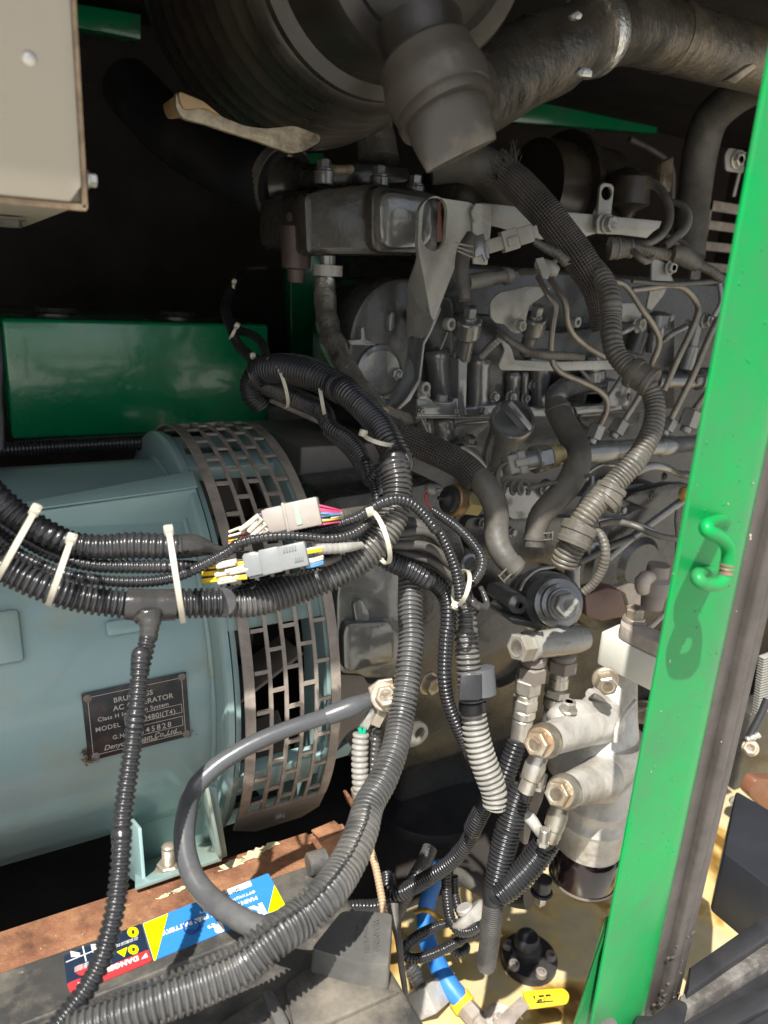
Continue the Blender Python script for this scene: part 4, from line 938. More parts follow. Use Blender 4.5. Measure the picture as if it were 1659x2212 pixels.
# feed pump (round housing with hex plug) and banjo block under it
mode('J', 'Y')
fp = thing('feed_pump', 'grey round feed pump housing with big hex plug under two rubber hoses', 'pump', PY(1000, 1150, .66))
c = PY(1110, 970, .64)
s = mm(1110, 970, .64, 1)
PA = ((c - CP).normalized() * .9 - ax_r * .33 + ax_u * .06).normalized()
lathe('pump_barrel', c + PA * .124, -PA, [(t, w_ * s) for t, w_ in [(0, 205), (.03, 212), (.032, 232), (.040, 232), (.043, 214), (.080, 216), (.092, 208), (.098, 180), (.101, 176), (.107, 172), (.109, 140), (.116, 138), (.118, 112), (.124, 110), (.124, .1)]], m_eng, fp, 72, 28)
bolt(c - PA * .0005, -PA, 84 * s, .016, m_engl, fp, 'hex_plug', 1.12, .25)
bm = NB(); rod_bm(bm, PY(1170, 860, .69), PY(1170, 705, .69), 58 * s); obj('port_boss', bm, m_eng, fp)
lathe('port_seat', PY(1170, 712, .69), VZ, [(0, 60 * s), (.004, 60 * s), (.005, 50 * s), (.003, 28 * s), (-.006, 26 * s), (-.006, .001)], m_eng, fp, 28)
plate('side_lug', rounded(tr([(760, 910), (850, 905), (880, 980), (840, 1040), (770, 1040), (730, 980)], .68), .006), VY * .05, m_eng, fp, bev=.003)
lathe('lug_hole_rim', PY(812, 975, .679), -VY, [(0, 26 * s), (.002, 26 * s), (.002, 20 * s), (-.0, 20 * s), (-.0, .001)], m_blk, fp, 24)
sweep('cast_rib', [(815, 870, .655, 26), (850, 800, .65, 26), (930, 735, .65, 26), (1040, 715, .655, 26)], m_eng, fp, n=12)
plate('lower_bracket', rounded(tr([(740, 1060), (850, 1080), (1000, 1110), (1150, 1080), (1160, 1130), (1060, 1160), (780, 1110)], .67), .004), VY * .05, m_eng, fp, bev=.002)
mode('N', 'Y')
bj = thing('banjo_block', 'light grey horizontal fuel gallery with hex end plug and twin fittings below', 'fitting', PY(780, 760, .645))
p0, p1 = PY(655, 112, .632), PY(1010, 62, .640); ax = (p1 - p0); r = mm(820, 90, .635, 96)
lathe('barrel', p0, ax, [(0, r * .9), (.001, r * 1.08), (.005, r * 1.08), (.006, r * .92), (ax.length * .6, r), (ax.length * .9, r * 1.02), (ax.length + .006, r * .9), (ax.length + .012, r * .5), (ax.length + .013, .001)], m_engl, bj, 40)
bolt(p0 + ax * .01, -ax, r * 1.02, .020, m_engl, bj, 'hex_plug', 0, .3)
p = PY(820, 132, .622)
lathe('stamp_disc', p + VY * .006, (-VY + VX * .2), [(0, .0085), (.0075, .0085), (.0078, .0075), (.0072, .0072), (.0072, .001)], m_engl, bj, 28)
bm = NB(); text_bm(bm, '30', p - VY * .0020 - VX * .004 - VZ * .004, VX, VZ, .009, .0004, 'LEFT', 0, 1, .0002); text_bm(bm, 'S10C', PY(905, 108, .612), VX, VZ, .005, .0003, 'LEFT', 0, 1, .0001); obj('lettering', bm, m_engl, bj, smooth=False)
def fitting(pts, Y):
    """stack of nuts and collars: (x, y0, y1, half width, kind)"""
    for x0, y0, x1, y1, w_, k, mt in pts:
        a, b = PY(x0, y0, Y), PY(x1, y1, Y); r = mm(x0, y0, Y, w_)
        bm = NB()
        if k == 'hex': hex_bm(bm, b, a - b, r * 1.08, (a - b).length, 0, .5)
        else: rod_bm(bm, a, b, r, ch=.2)
        obj({'hex': 'hex_nut', 'rod': 'collar', 'sl': 'ferrule'}[k], bm, mt, bj, 25)
fitting([(700, 170, 690, 235, 90, 'rod', m_mauve), (690, 235, 680, 330, 95, 'hex', m_mauve), (665, 325, 655, 410, 86, 'hex', m_zinc), (655, 410, 650, 470, 76, 'rod', m_zinc),
         (645, 455, 638, 520, 82, 'hex', m_zinc), (636, 520, 630, 590, 80, 'rod', m_zinc), (628, 585, 610, 760, 70, 'sl', m_zinc)], .635)
fitting([(900, 140, 895, 200, 90, 'rod', m_mauve), (895, 190, 885, 270, 95, 'hex', m_mauve), (880, 270, 870, 330, 60, 'rod', m_zinc), (872, 310, 865, 390, 66, 'rod', m_zinc), (860, 395, 850, 440, 80, 'hex', m_zinc), (845, 455, 835, 520, 78, 'rod', m_zinc), (830, 520, 815, 640, 60, 'sl', m_zinc)], .65)

# ================================================================= FUEL FILTER
mode('N', 'Y')
YFl = .47
ff = thing('fuel_filter', 'mottled cast aluminium fuel filter with two banjo fittings and dark drain bowl', 'filter', PY(1110, 1659, YFl) - VZ * .08)
cA = PY(1110, 1000, YFl); cB = PY(1090, 1659, YFl)
ctr = PY(1035, 1624, YFl); s = mm(1100, 1300, YFl, 1); X0, Y0 = ctr.x, YFl + 0
def zz(y): return PY(1100, y, YFl - .028).z
zt2, z1, z2, z3 = zz(880), zz(1285), zz(1410), zz(1640)
prof = [(zz(1685), 200), (zz(1680), 216), (z3, 220), (zz(1450), 225), (zz(1425), 238), (z2, 246), (zz(1395), 240), (zz(1385), 232), (zz(1310), 234), (zz(1300), 244), (z1, 244), (zz(1275), 236), (zz(1000), 242), (zz(900), 244), (zz(870), 236), (zz(860), 5)]
zb0 = prof[0][0]
lathe('canister', Vector((X0, Y0, zb0)), VZ, [(z - zb0, w_ * s) for z, w_ in prof], m_alu, ff, 72, 40)
# irregular head casting : loft of rounded sections leaning to the mounting arm
bm = NB(); secs = [(1075, 960, 250, 245, 0), (1090, 900, 285, 255, 0), (1105, 830, 290, 250, 0), (1130, 740, 262, 225, .002), (1155, 650, 235, 195, .004), (1190, 560, 195, 165, .008), (1235, 460, 150, 135, .012), (1270, 370, 118, 108, .016), (1292, 300, 102, 90, .020), (1300, 240, 92, 75, .022)]
rg = []
for x, y, wa, wb, dy in secs:
    c = PY(x, y, YFl + dy); rg.append([bm.verts.new(c + VX * math.copysign(abs(math.cos(q)) ** .75, math.cos(q)) * wa * s + VY * math.copysign(abs(math.sin(q)) ** .75, math.sin(q)) * wb * s) for q in [2 * math.pi * k / 48 for k in range(48)]])
for i in range(len(rg) - 1):
    for k in range(48): bm.faces.new((rg[i][k], rg[i][(k + 1) % 48], rg[i + 1][(k + 1) % 48], rg[i + 1][k]))
bm.faces.new(rg[0][::-1]); bm.faces.new(rg[-1])
head = obj('head', bm, m_alu, ff, 50)
sweep('cast_rib', [(1250, 760, YFl - .035, 30), (1265, 650, YFl - .030, 30), (1320, 560, YFl - .022, 28), (1385, 480, YFl - .012, 26)], m_alu, head, n=14)
# shoulder with bleed bolt
sweep('shoulder_boss', [(1210, 600, YFl, 210), (1080, 580, YFl - .01, 200), (960, 570, YFl - .02, 190), (870, 600, YFl - .025, 180), (820, 620, YFl - .025, 120)], m_alu, head, n=32)
bolt(PY(930, 545, YFl - .03), VZ, 44 * s, 60 * s, m_zinc, ff, 'bleed_screw', 1.2)
sweep('mount_arm', [(1240, 560, YFl, 110), (1160, 480, YFl, 100), (1080, 430, YFl, 70)], m_alu, head, n=24)
bolt(PY(1180, 330, YFl - .025), (-VX * .55 - VY * .8), 62 * s, .016, m_yzinc, ff, 'mount_bolt', 1.25)
# bosses with banjo ends
def banjo(x0, y0, x1, y1, xb, yb, Ya, Yb_, w0, w1):
    a, b = PY(x0, y0, Ya), PY(x1, y1, Yb_); d = b - a
    lathe('port_boss', a, d, [(0, w0 * s), (d.length * .30, w0 * s * .80), (d.length * .96, w1 * s), (d.length, w1 * s * .93)], m_alu, head, 40)
    dn = d.normalized(); r = 92 * s
    bj_ = lathe('banjo_ring', b, dn, [(0, r * .72), (.001, r * .9), (.006, r * 1.03), (.013, r * 1.02), (.018, r * .85), (.0185, r * .6)], m_zinc, ff, 40)
    bolt(b + dn * .018, dn, 66 * s, .013, m_yzinc, bj_, 'banjo_bolt', 1.2)
    n_ = b + dn * .009
    lathe('hose_barb', n_, PY(xb, yb, Yb_) - PY(x1, y1, Yb_), [(0, 50 * s), (.020, 50 * s), (.024, 58 * s), (.036, 54 * s), (.038, 44 * s), (.05, 44 * s)], m_zinc, bj_, 24)
banjo(1160, 610, 800, 740, 740, 900, YFl, YFl - .055, 150, 88)
banjo(1150, 1010, 930, 1085, 870, 1290, YFl - .035, YFl - .070, 145, 88)
# bowl
zb1 = zz(1690); mode('R', 'Y')
def zr(y): return PY(1390, y, YFl - .028).z
bp = [(zr(600), 5), (zr(600), 190), (zr(585), 228), (zr(570), 238), (zr(400), 242), (zr(370), 240), (zr(350), 225)]
sR = mm(1390, 450, YFl, 1)
lathe('drain_bowl', Vector((X0, YFl, bp[0][0])), VZ, [(z - bp[0][0], w_ * sR) for z, w_ in bp], m_amber, ff, 64, 40)
lathe('bowl_band', Vector((X0, YFl, zr(578))), VZ, [(0, 225 * sR), (.0, 241 * sR), (.003, 241 * sR), (.003, 225 * sR)], m_mauve, ff, 64)
p = Vector((X0 - .055, YFl + .005, bp[0][0] + .004)); bm = NB(); rod_bm(bm, p + VZ * .014, p - VZ * .002, .0095); rod_bm(bm, p - VZ * .002, p - VZ * .006, .0125); obj('drain_boss', bm, m_blk, ff)
bm = NB(); q = p - VZ * .014; obox_bm(bm, q, VX, VY, VZ, .009, .009, .015, .001); obj('drain_tap', bm, m_zinc, ff)
# white painted bracket block
mode('N', 'Y')
wb = thing('filter_bracket', 'white painted steel bracket block bolted above the fuel filter', 'bracket', PY(1250, 300, .52))
mode('K', 'Y'); zk = PY(365, 1325, .50).z - CZ; zk2 = PY(340, 1560, .50).z - CZ
mode('K', 'Z')
bm = NB(); plate_bm(bm, rounded(tr([(362, 1322), (522, 1250), (1150, 1450), (1150, 1690), (640, 1452)], zk), .006), VZ * (zk2 - zk), bev=.003)
obj('block', bm, m_white, wb)
za = zk + .016
plate('clamp_arm', rounded(tr([(528, 1208), (575, 1188), (650, 1240), (1050, 1400), (1050, 1500), (760, 1385), (560, 1290), (522, 1262)], za), .006), VZ * -.015, m_guard, wb, bev=.003)
p = pt(625, 1238, za); bm = NB(); lathe_bm(bm, p, VZ, ((0, .012), (.0025, .012), (.003, .008)), 28); obj('washer', bm, m_mauve, wb)
bolt(p + VZ * .003, (VZ - VX * .1), .0098, .013, m_yzinc, wb, 'bolt', 1.15)
mode('K', 'Y')
sweep('rod_link', [(720, 1310, .50, 44), (800, 1240, .50, 40), (900, 1140, .51, 36)], m_guard, wb, n=14)
lp = thing('lift_pump', 'small brown-grey priming pump and fittings above the white bracket', 'pump', PY(760, 1150, .6))
sweep('elbow_fitting', [(700, 1000, .60, 110), (690, 940, .60, 130), (730, 900, .60, 120), (800, 910, .60, 100)], m_guard, lp, n=20)
turn = lathe('pump_cylinder', PY(760, 1130, .60), VZ, [(0, .014), (.02, .016), (.022, .021), (.04, .021), (.045, .015), (.06, .014)], m_mauve, lp, 28)
plate('side_plate', rounded(tr([(480, 980), (600, 940), (680, 980), (680, 1120), (600, 1160), (560, 1020)], .68), .006), VY * .01, m_guard, lp, bev=.001)
plate('side_plate', rounded(tr([(250, 1040), (420, 980), (560, 1010), (560, 1200), (380, 1240), (260, 1200)], .72), .006), VY * .03, mat('oxide_primer', (.11, .06, .05), .5, 0, .3), lp, bev=.002)
mode('N', 'Y'); bolt(PY(1450, 550, .50), (-VX * .8 - VY * .5), .012, .012, m_yzinc, wb, 'bolt', 1.2)

# ================================================================= FLOOR ITEMS
mode('R', 'Z')
fc = thing('tank_cap', 'black round flanged cap with three bolts on the stained cream floor', 'cap', pt(1045, 1000, ZF))
c = pt(1040, 995, ZF); r = mm(1040, 990, ZF, 200)
lathe('flange', c, VZ, [(0, r), (.010, r), (.013, r * .96), (.013, .001)], m_blk, fc, 56)
lathe('knob', c + Vector((-.002, .006, .0125)), VZ, [(0, r * .56), (.012, r * .55), (.014, r * .46), (.026, r * .43), (.030, r * .36), (.030, .001)], m_blk, fc, 40)
for x, y in ((935, 1035), (1200, 970), (1130, 1095), (890, 890)):
    q = pt(x, y, ZF + .013); bm = NB(); lathe_bm(bm, q, VZ, ((0, .0075), (.007, .0075), (.008, .006), (.008, .004), (.004, .004), (.004, .0002)), 20); obj('cap_bolt', bm, m_mauve, fc)
mode('R', 'd')
bl = thing('blue_hose', 'bright blue rubber hose with a yellow end collar on the cream floor', 'hose', pt(450, 1100, 1.0))
sweep('hose_wall', [(410, 300, 1.12, 110), (370, 400, 1.10, 118), (325, 520, 1.08, 122), (300, 650, 1.07, 124), (300, 780, 1.05, 126), (330, 900, 1.03, 130), (385, 1020, 1.01, 138), (460, 1150, .99, 142), (545, 1265, .98, 146)], m_blue, bl, 'rough', amp=.04, n=32)
p0, p1 = pt(535, 1250, .985), pt(570, 1300, .978); r = mm(550, 1270, .98, 84)
lathe('end_collar', p0, p1 - p0, [(0, r * .95), (.002, r), (.014, r), (.016, r * .9)], m_yel, bl, 36)
bv = thing('ball_valve', 'steel ball valve with bright yellow lever grip at the bottom edge', 'valve', pt(700, 1400, .98))
q0, q1 = pt(570, 1300, .978), pt(640, 1380, .965); dv_ = q1 - q0; r = mm(600, 1330, .97, 74)
bm = NB(); hex_bm(bm, q0, dv_, r, .026, 0); rod_bm(bm, q0 + dv_.normalized() * .026, q0 + dv_.normalized() * .075, r * .82); obj('valve_body', bm, m_guard, bv, 30)
bm = NB(); rod_bm(bm, pt(640, 1400, .965), pt(780, 1470, .95), r * .9); hex_bm(bm, pt(830, 1420, .95), (CP - pt(830, 1420, .95)).normalized(), .018, .012, 1.1); obj('valve_stem', bm, m_guard, bv, 30)
mode('R', 'Z')
zv = ZF + .10
plate('lever', tr([(800, 1444), (860, 1370), (985, 1255), (1045, 1330), (960, 1420), (930, 1470), (850, 1500)], zv), VZ * .003, m_guard, bv, bev=.0006)
grip = plate('lever_grip', rounded(tr([(985, 1240), (1180, 1222), (1290, 1216), (1335, 1262), (1322, 1312), (1190, 1330), (1048, 1350)], zv - .002), .006), VZ * .008, m_yel, bv, bev=.0025)
plate('logo_patch', tr([(1072, 1246), (1196, 1232), (1222, 1284), (1098, 1298)], zv + .0064), VZ * .0004, m_ink, grip, bev=0)
bm = NB(); o = pt(1092, 1284, zv + .007); u = pt(1192, 1274, zv + .007) - o; text_bm(bm, 'Parker', o, u, VZ.cross(u), mm(1100, 1280, zv, 54), .0002, 'LEFT', .2, .95, .0006); obj('lettering', bm, m_yel, grip, smooth=False)
mode('R', 'd')
el = thing('elbow_fitting', 'silver hose elbow and square block fitting left of the blue hose', 'fitting', pt(300, 1300, .98))
sweep('swivel', [(175, 1020, 1.0, 90), (215, 1070, 1.0, 110), (235, 1120, .995, 100), (260, 1170, .99, 96)], m_alu, el, 'tape', amp=.2, n=20)
a, b_ = pt(255, 1160, .99), pt(345, 1370, .975); d = (b_ - a); u = d.normalized(); vv = (CP - a).normalized(); vv = (vv - u * vv.dot(u)).normalized(); t_ = u.cross(vv)
vv2 = (vv * .8 + t_ * .6).normalized(); t2 = u.cross(vv2)
bm = NB(); obox_bm(bm, (a + b_) / 2, u, vv2, t2, d.length * .9, .052, .052, .002); obj('square_body', bm, m_alu, el, 30)
bm = NB(); c = pt(330, 1400, .985); lathe_bm(bm, c - VZ * .02, VZ, ((0, .045), (.008, .048), (.01, .034), (.0101, .028)), 32); obj('base_ring', bm, m_alu, el)

# ================================================================= POST, SILL, RIGHT SIDE
# post corners from the traced edges: x/Y constant = truly vertical
mode('full', 'Y')
px0, px1 = 1.305 * Yf, 1.594 * Yf
po = thing('door_post', 'bright green painted steel door post with rounded edge and welded catch hook', 'post', Vector(((px0 + px1) / 2, Yf + .02, CZ + ZF - .05)))
zlo = PY(1325, 1962, Yf).z
bm = NB(); rr = .012; pr = [(px0, Yf + .0), (px0, Yf + .004), (px0 + .004, Yf + .004)]
prof = [Vector((px0, Yf + .003, 0)), Vector((px0, Yf + .0015, 0)), Vector((px0 + .0015, Yf, 0))]
R2 = .026
prof += [Vector((px1 - R2 + R2 * math.sin(q), Yf + (R2 - R2 * math.cos(q)) * .6, 0)) for q in [math.pi / 2 * k / 8 for k in range(9)]]
prof += [Vector((px1, Yf + .055, 0)), Vector((px1 - .003, Yf + .055, 0)), Vector((px1 - .003, Yf + .02, 0)), Vector((px1 - .030, Yf + .004, 0)), Vector((px0 + .004, Yf + .004, 0))]
zhi = CZ + ROOF
zends = PY(1410, 2196, Yf).z
A_ = [bm.verts.new(p + VZ * zends + (VX * .006 if p.x < px0 + .006 else Vector())) for p in prof]; B_ = [bm.verts.new(p + VZ * zhi) for p in prof]
for k in range(len(prof)): bm.faces.new((A_[k], A_[(k + 1) % len(prof)], B_[(k + 1) % len(prof)], B_[k]))
bm.faces.new(A_[::-1]); bm.faces.new(B_)
obj('post_shell', bm, m_green, po, 40)
# water-drop beads in the paint
random.seed(3)
for i in range(70):
    bm = NB()
    x = random.uniform(px0 + .006, px1 - .02); z = random.uniform(zlo + .02, CZ + .12); r = random.choice((.0006, .0008, .0011, .0014))
    lathe_bm(bm, Vector((x, Yf, z)), -VY, ((-.0002, r), (.0003, r * .8), (.0005, r * .3), (.0005, .0001)), 8)
    obj('paint_drip', bm, m_green, po)
mode('T', 'Y'); random.seed(31)
m_chip = mat('paint_chip', (.42, .36, .26), .7, 0, .3, 60, .3)
for (x, y, r) in ((808, 145, 6), (645, 282, 7), (790, 490, 10), (792, 510, 8), (285, 738, 4), (450, 592, 5), (700, 985, 4), (262, 1310, 9), (205, 1640, 6), (140, 2035, 5), (345, 1215, 4), (600, 1840, 5), (660, 600, 4), (440, 160, 3)):
    n = 9; bm = NB(); bm.faces.new([bm.verts.new(pt(x + r * math.cos(q) * random.uniform(.5, 1.1), y + r * 1.3 * math.sin(q) * random.uniform(.5, 1.1), Yf - .0004)) for q in [2 * math.pi * k / n for k in range(n)]]); obj('paint_chip', bm, m_chip, po, smooth=False)
# foot gusset at the bottom of the post
mode('S', 'Y')
plate('foot_gusset', tr([(332, 1272), (460, 1205), (470, 1262), (520, 1400), (548, 1980), (560, 2180), (300, 2180), (60, 2180)], Yf + .016), VY * .004, m_green, po, bev=.001)
plate('gusset_flange', [pt(332, 1272, Yf + .016), pt(332, 1280, Yf + .016) , pt(45, 2160, Yf + .016), pt(52, 2160, Yf + .009), pt(345, 1290, Yf + .009)], VX * -.003, m_green, po, bev=.0006)
bm = NB(); sweep_bm(bm, [(450, 1290, Yf + .010, 60), (430, 1500, Yf + .010, 60), (390, 1800, Yf + .010, 60), (340, 2060, Yf + .010, 60)], 'rough', amp=.8, n=12, step=.003); obj('weld_bead', bm, m_green, po)
# hook handle (bent rod)
mode('T', 'd')
dH = dep
def TP(x, y, out): return PY(x, y, Yf - out)
hk = [(620, 398, -.004), (600, 392, .004), (560, 400, .016), (505, 425, .030), (512, 460, .033), (570, 490, .033), (625, 530, .033), (648, 590, .033), (640, 690, .033), (628, 755, .033), (580, 805, .034), (500, 810, .034), (450, 780, .034), (450, 745, .028), (500, 738, .012), (540, 728, -.004)]
P_ = [TP(x, y, o) for x, y, o in hk]
bm = NB(); sweep3(bm, P_, [.0043] * len(P_), n=24, step=.0012); hook = obj('catch_hook', bm, m_green, po, 60)
P2 = [TP(625, 672, .033), TP(622, 705, .033), TP(618, 738, .033)]
# chipped patch on the hook
q0, q1 = TP(641, 668, .033), TP(630, 735, .033)
bm = NB(); ring_tube(bm, [q0.lerp(q1, t / 6) for t in range(7)], [.0042 + .0004 * math.sin(t * 2.5) for t in range(7)], 24); obj('bare_patch', bm, mat('chipped_bare_steel', (.22, .14, .105), .6, .2, .4, 60, .5), hook)
# rubber door seal along the post
sl = thing('door_seal', 'matt dark rubber door seal strip running down the right edge of the green post', 'seal', Vector((px1 + .02, Yf + .02, CZ + ZF)))
mode('full', 'Y'); zt = CZ + ROOF; zb_ = PY(1410, 2205, Yf).z - .02
def strip(name, xa, xb, ya, yb, b=.003):
    box(name, (xa, ya, zb_), (xb, yb, zt), m_rubs, sl, b)
strip('flat_strip', px1 + .0015, px1 + .016, Yf + .010, Yf + .05, .002)
strip('bulb_strip', px1 + .0165, px1 + .027, Yf + .002, Yf + .05, .004)
strip('edge_strip', px1 + .0275, px1 + .036, Yf + .004, Yf + .05, .003)
strip('lip_strip', px1 + .0365, px1 + .041, Yf + .006, Yf + .045, .001)
bm = NB(); random.seed(11)
for i in range(26):
    z = zb_ + random.uniform(.02, .10); x = px1 + random.uniform(.002, .036)
    obox_bm(bm, Vector((x, Yf + .004, z)), VX, VY, VZ, random.uniform(.001, .005), .002, random.uniform(.0008, .002), .0002)
obj('crumbling_edge', bm, m_rubs, sl)
# sill at the bottom right
mode('S', 'd')
si = thing('door_sill', 'scuffed black rubber-edged sill rail crossing the lower right corner', 'sill', pt(1300, 2100, .75))
def srail(name, a, b, w_, m, n=4, dd=(.72, .62)):
    return sweep(name, [(a[0], a[1], dd[0], w_), ((a[0] + b[0]) / 2, (a[1] + b[1]) / 2, (dd[0] + dd[1]) / 2, w_), (b[0], b[1], dd[1], w_)], m, si, n=n)
mode('S', 'Z')
zs = -.60
plate('upper_lip', tr([(1010, 1640), (1659, 1190), (1800, 1100), (1800, 1330), (1659, 1400), (985, 1860)], -.585), VZ * -.05, m_blk, si, bev=.004)
plate('scuffed_ledge', tr([(930, 1880), (1659, 1400), (1800, 1310), (1800, 1500), (1659, 1600), (900, 2060)], -.595), VZ * -.05, mat('scuffed_edge', (.075, .068, .06), .6, 0, .4, 40, .9, 90, .5, dirt=(.17, .16, .15), damt=.5, ds=40), si, bev=.003)
plate('front_face', tr([(700, 2126), (900, 2060), (1659, 1590), (1800, 1500), (1800, 2400), (600, 2400)], -.61), VZ * -.05, m_blk, si, bev=.004)
plate('lower_channel', tr([(960, 2126), (1659, 1780), (1800, 1700), (1800, 1900), (1100, 2300)], -.60), VZ * -.01, m_blk, si, bev=.003)
bm = NB(); plate_bm(bm, rounded(tr([(250, 2126), (300, 2075), (370, 2060), (420, 2126), (400, 2200), (260, 2200)], -.56), .004), VZ * -.03); obj('rubber_bung', bm, m_boot, si)
plate('left_run', tr([(540, 2126), (560, 2040), (700, 2050), (760, 2000), (900, 1900), (1000, 1950), (940, 2200), (500, 2200)], -.59), VZ * -.04, m_blk, si, bev=.003)
# black box and parts to the right of the seal
mode('S', 'Y')
bx = thing('side_battery_box', 'matt black rectangular box standing on the cream floor right of the post', 'box', PZ(1500, 900, ZF))
bm = NB()
mode('S', 'Z')
tp = tr([(1395, 180), (1720, 370), (1760, 1060), (1290, 700)], -.60)
plate_bm(bm, tp, VZ * -.085, bev=.004); obj('box_body', bm, mat('satin_black_paint', (.020, .022, .027), .38, 0, .2, 12, .1, 90, .5, dirt=(.05, .05, .05), damt=.25), bx)
mode('S', 'Y')
lathe('side_nut', PY(1385, 270, .50), (-VX * .5 - VY * .6), [(0, .008), (.004, .008), (.005, .005), (.007, .0045)], m_engl, bx, 20)
orp = thing('copper_pipe_guard', 'orange-brown painted guard panel at the right edge beside the seal', 'panel', PY(1600, 300, .7))
plate('panel_skin', rounded(tr([(1500, 220), (1560, 90), (1760, 100), (1760, 450), (1640, 350)], .62), .01), VY * .02, mat('orange_brown_paint', (.17, .075, .045), .4, 0, .2), orp, bev=.004)
rad = thing('radiator_core', 'finned radiator core glimpsed at the right edge beyond the post', 'radiator', PY(1650, -500, .75) - VZ * .1)
mode('T', 'Y')
bm = NB()
for k in range(22):
    y = 1290 + k * 17; a = PY(860 - k * 2, y, .60); b_ = PY(985, y - 45, .60); d = b_ - a
    obox_bm(bm, (a + b_) / 2, d.normalized(), VY, d.normalized().cross(VY), d.length, .01, .0022, .0004)
obj('fins', bm, m_engl, rad)
ybox('tank_side', 800, 1660, 990, 2400, .72, .05, m_eng2, rad)
hs = thing('hose_with_clip', 'thin dark hose with a shiny clip squeezed between seal and right edge', 'hose', PY(830, 1900, .55))
mode('T', 'd'); sweep('hose_wall', [(900, 1560, .72, 50), (860, 1660, .72, 50), (800, 1780, .72, 54), (770, 1850, .72, 60)], m_blk, hs)
sweep('clip', [(760, 1830, .70, 50), (800, 1815, .70, 40), (850, 1790, .70, 46)], m_zinc, hs, 'tape', amp=.3, n=14)
bm = NB(); hex_bm(bm, pt(790, 1880, .70), (CP - pt(790, 1880, .70)), .0065, .007, 1.2); obj('clip_bolt', bm, m_yzinc, hs)

# grille, light plate, tall hose at the back right
mode('B', 'Y')
gr_ = thing('cooling_grille', 'beige-grey slotted metal grille panel behind the green post', 'grille', PY(1460, 1115, 1.15))
bm = NB()
a, b_ = PY(1385, 860, 1.15), PY(1659, 1500, 1.15)
box_bm(bm, (a.x, 1.15, b_.z), (a.x + .03, 1.16, a.z), .001); box_bm(bm, (a.x, 1.15, a.z - .02), (b_.x, 1.16, a.z), .001)
obj('frame', bm, m_guard, gr_)
bm = NB()
for k in range(14):
    z = a.z - .045 - k * .042; box_bm(bm, (a.x + .03, 1.15, z - .012), (b_.x, 1.158, z + .006), .001)
obj('louvres', bm, m_guard, gr_)
lpz = thing('earth_plate', 'small pale plate with one screw up beside the green post', 'plate', PY(1520, 745, 1.0))
plate('plate_body', rounded(tr([(1490, 638), (1560, 650), (1556, 750), (1478, 738), (1474, 670)], 1.0), .008), VY * .004, m_strap if 0 else m_engl, lpz, bev=.001)
bolt(PY(1525, 690, .998), -VY, .012, .010, m_zinc, lpz, 'screw', 1.3)
bm = NB(); plate_bm(bm, tr([(1556, 655), (1568, 655), (1520, 850), (1508, 850)], 1.01), VY * .004); obj('edge_strip', bm, m_engl, lpz)
mode('B', 'd')
sweep('radiator_hose', [(1700, 350, 1.1, 150), (1600, 375, 1.15, 150), (1500, 430, 1.2, 150), (1410, 520, 1.25, 150), (1370, 640, 1.28, 148), (1345, 800, 1.3, 142), (1330, 950, 1.3, 138), (1318, 1115, 1.3, 130)], m_rub, n=36)
tag(bpy.data.objects['radiator_hose'], 'thick dark radiator hose curving down behind the green post', 'hose')
# ================================================================= HOSES AND SLEEVES ON THE ENGINE
def T_(o, label, cat, group=None): return tag(o, label, cat, group)
mode('C', 'd')
fh = thing('lagged_hose', 'hose wrapped in crinkled silvery foil dropping beside the grey gear case', 'hose', pt(1560, 600, .84))
sweep('foil_wrap', [(1403, 95, .93, 88), (1404, 170, .93, 94), (1412, 260, .92, 98), (1435, 360, .90, 104), (1475, 450, .88, 112), (1530, 540, .86, 116), (1590, 620, .84, 112), (1640, 680, .83, 100)], m_foil, fh, 'rough', amp=.6, n=36, step=.003)
mode('D', 'd')
# hose behind valve that feeds the upper braid
mode('B', 'd'); o = sweep('charge_hose', [(200, 720, .95, 150), (330, 700, .95, 170), (430, 730, .96, 180), (520, 800, .97, 190), (600, 880, 1.0, 190)], m_rub, n=32)
T_(o, 'dull brown rubber hose emerging behind the duckbill valve into the frayed sleeve', 'hose')
mode('E', 'd')
br = thing('braided_sleeve', 'dark braided sleeve with frayed upper end sloping across the engine top', 'sleeve', pt(690, 950, .86))
bpts = [(90, 130, .87, 205), (170, 200, .87, 225), (270, 300, .865, 225), (370, 410, .86, 220), (470, 540, .86, 220), (560, 660, .86, 225), (640, 780, .86, 215), (700, 900, .865, 190), (725, 1040, .87, 150), (735, 1200, .875, 110)]
sweep('braid', bpts, m_braid, br, n=40, amp=0)
bm = NB(); random.seed(5)
e0 = pt(90, 130, .87); ed = (pt(60, 100, .87) - e0).normalized(); a_, b_ = frame(ed); r = mm(90, 130, .87, 100)
for i in range(190):
    q = random.uniform(0, 2 * math.pi); rr_ = r * random.uniform(.75, 1.02); p = e0 + (a_ * math.cos(q) + b_ * math.sin(q)) * rr_ - ed * .004
    d = (ed * random.uniform(.6, 1.3) + Vector([random.gauss(0, .38) for _ in range(3)]) + VZ * .3).normalized(); L_ = random.uniform(.010, .026)
    p2 = p + d * L_ * .5 + Vector([random.gauss(0, .001) for _ in range(3)]); p3 = p2 + (d + Vector([random.gauss(0, .35) for _ in range(3)])).normalized() * L_ * .5
    ring_tube(bm, [p, p2, p3], [.00032] * 3, 4)
obj('frayed_end', bm, m_rub, br)
mode('F', 'd')
br2 = thing('braided_hose', 'braided hose ending in bare bent rubber running down to the round feed pump', 'hose', pt(1100, 1300, .80))
sweep('upper_rubber', [(230, 810, .80, 130), (330, 870, .80, 135), (430, 930, .80, 150), (500, 975, .80, 160)], m_rub, br2, n=28)
sweep('braid', [(450, 985, .79, 185), (530, 1010, .79, 215), (680, 1080, .785, 225), (830, 1150, .78, 222), (980, 1235, .775, 218), (1080, 1330, .77, 212)], m_braid, br2, n=40)
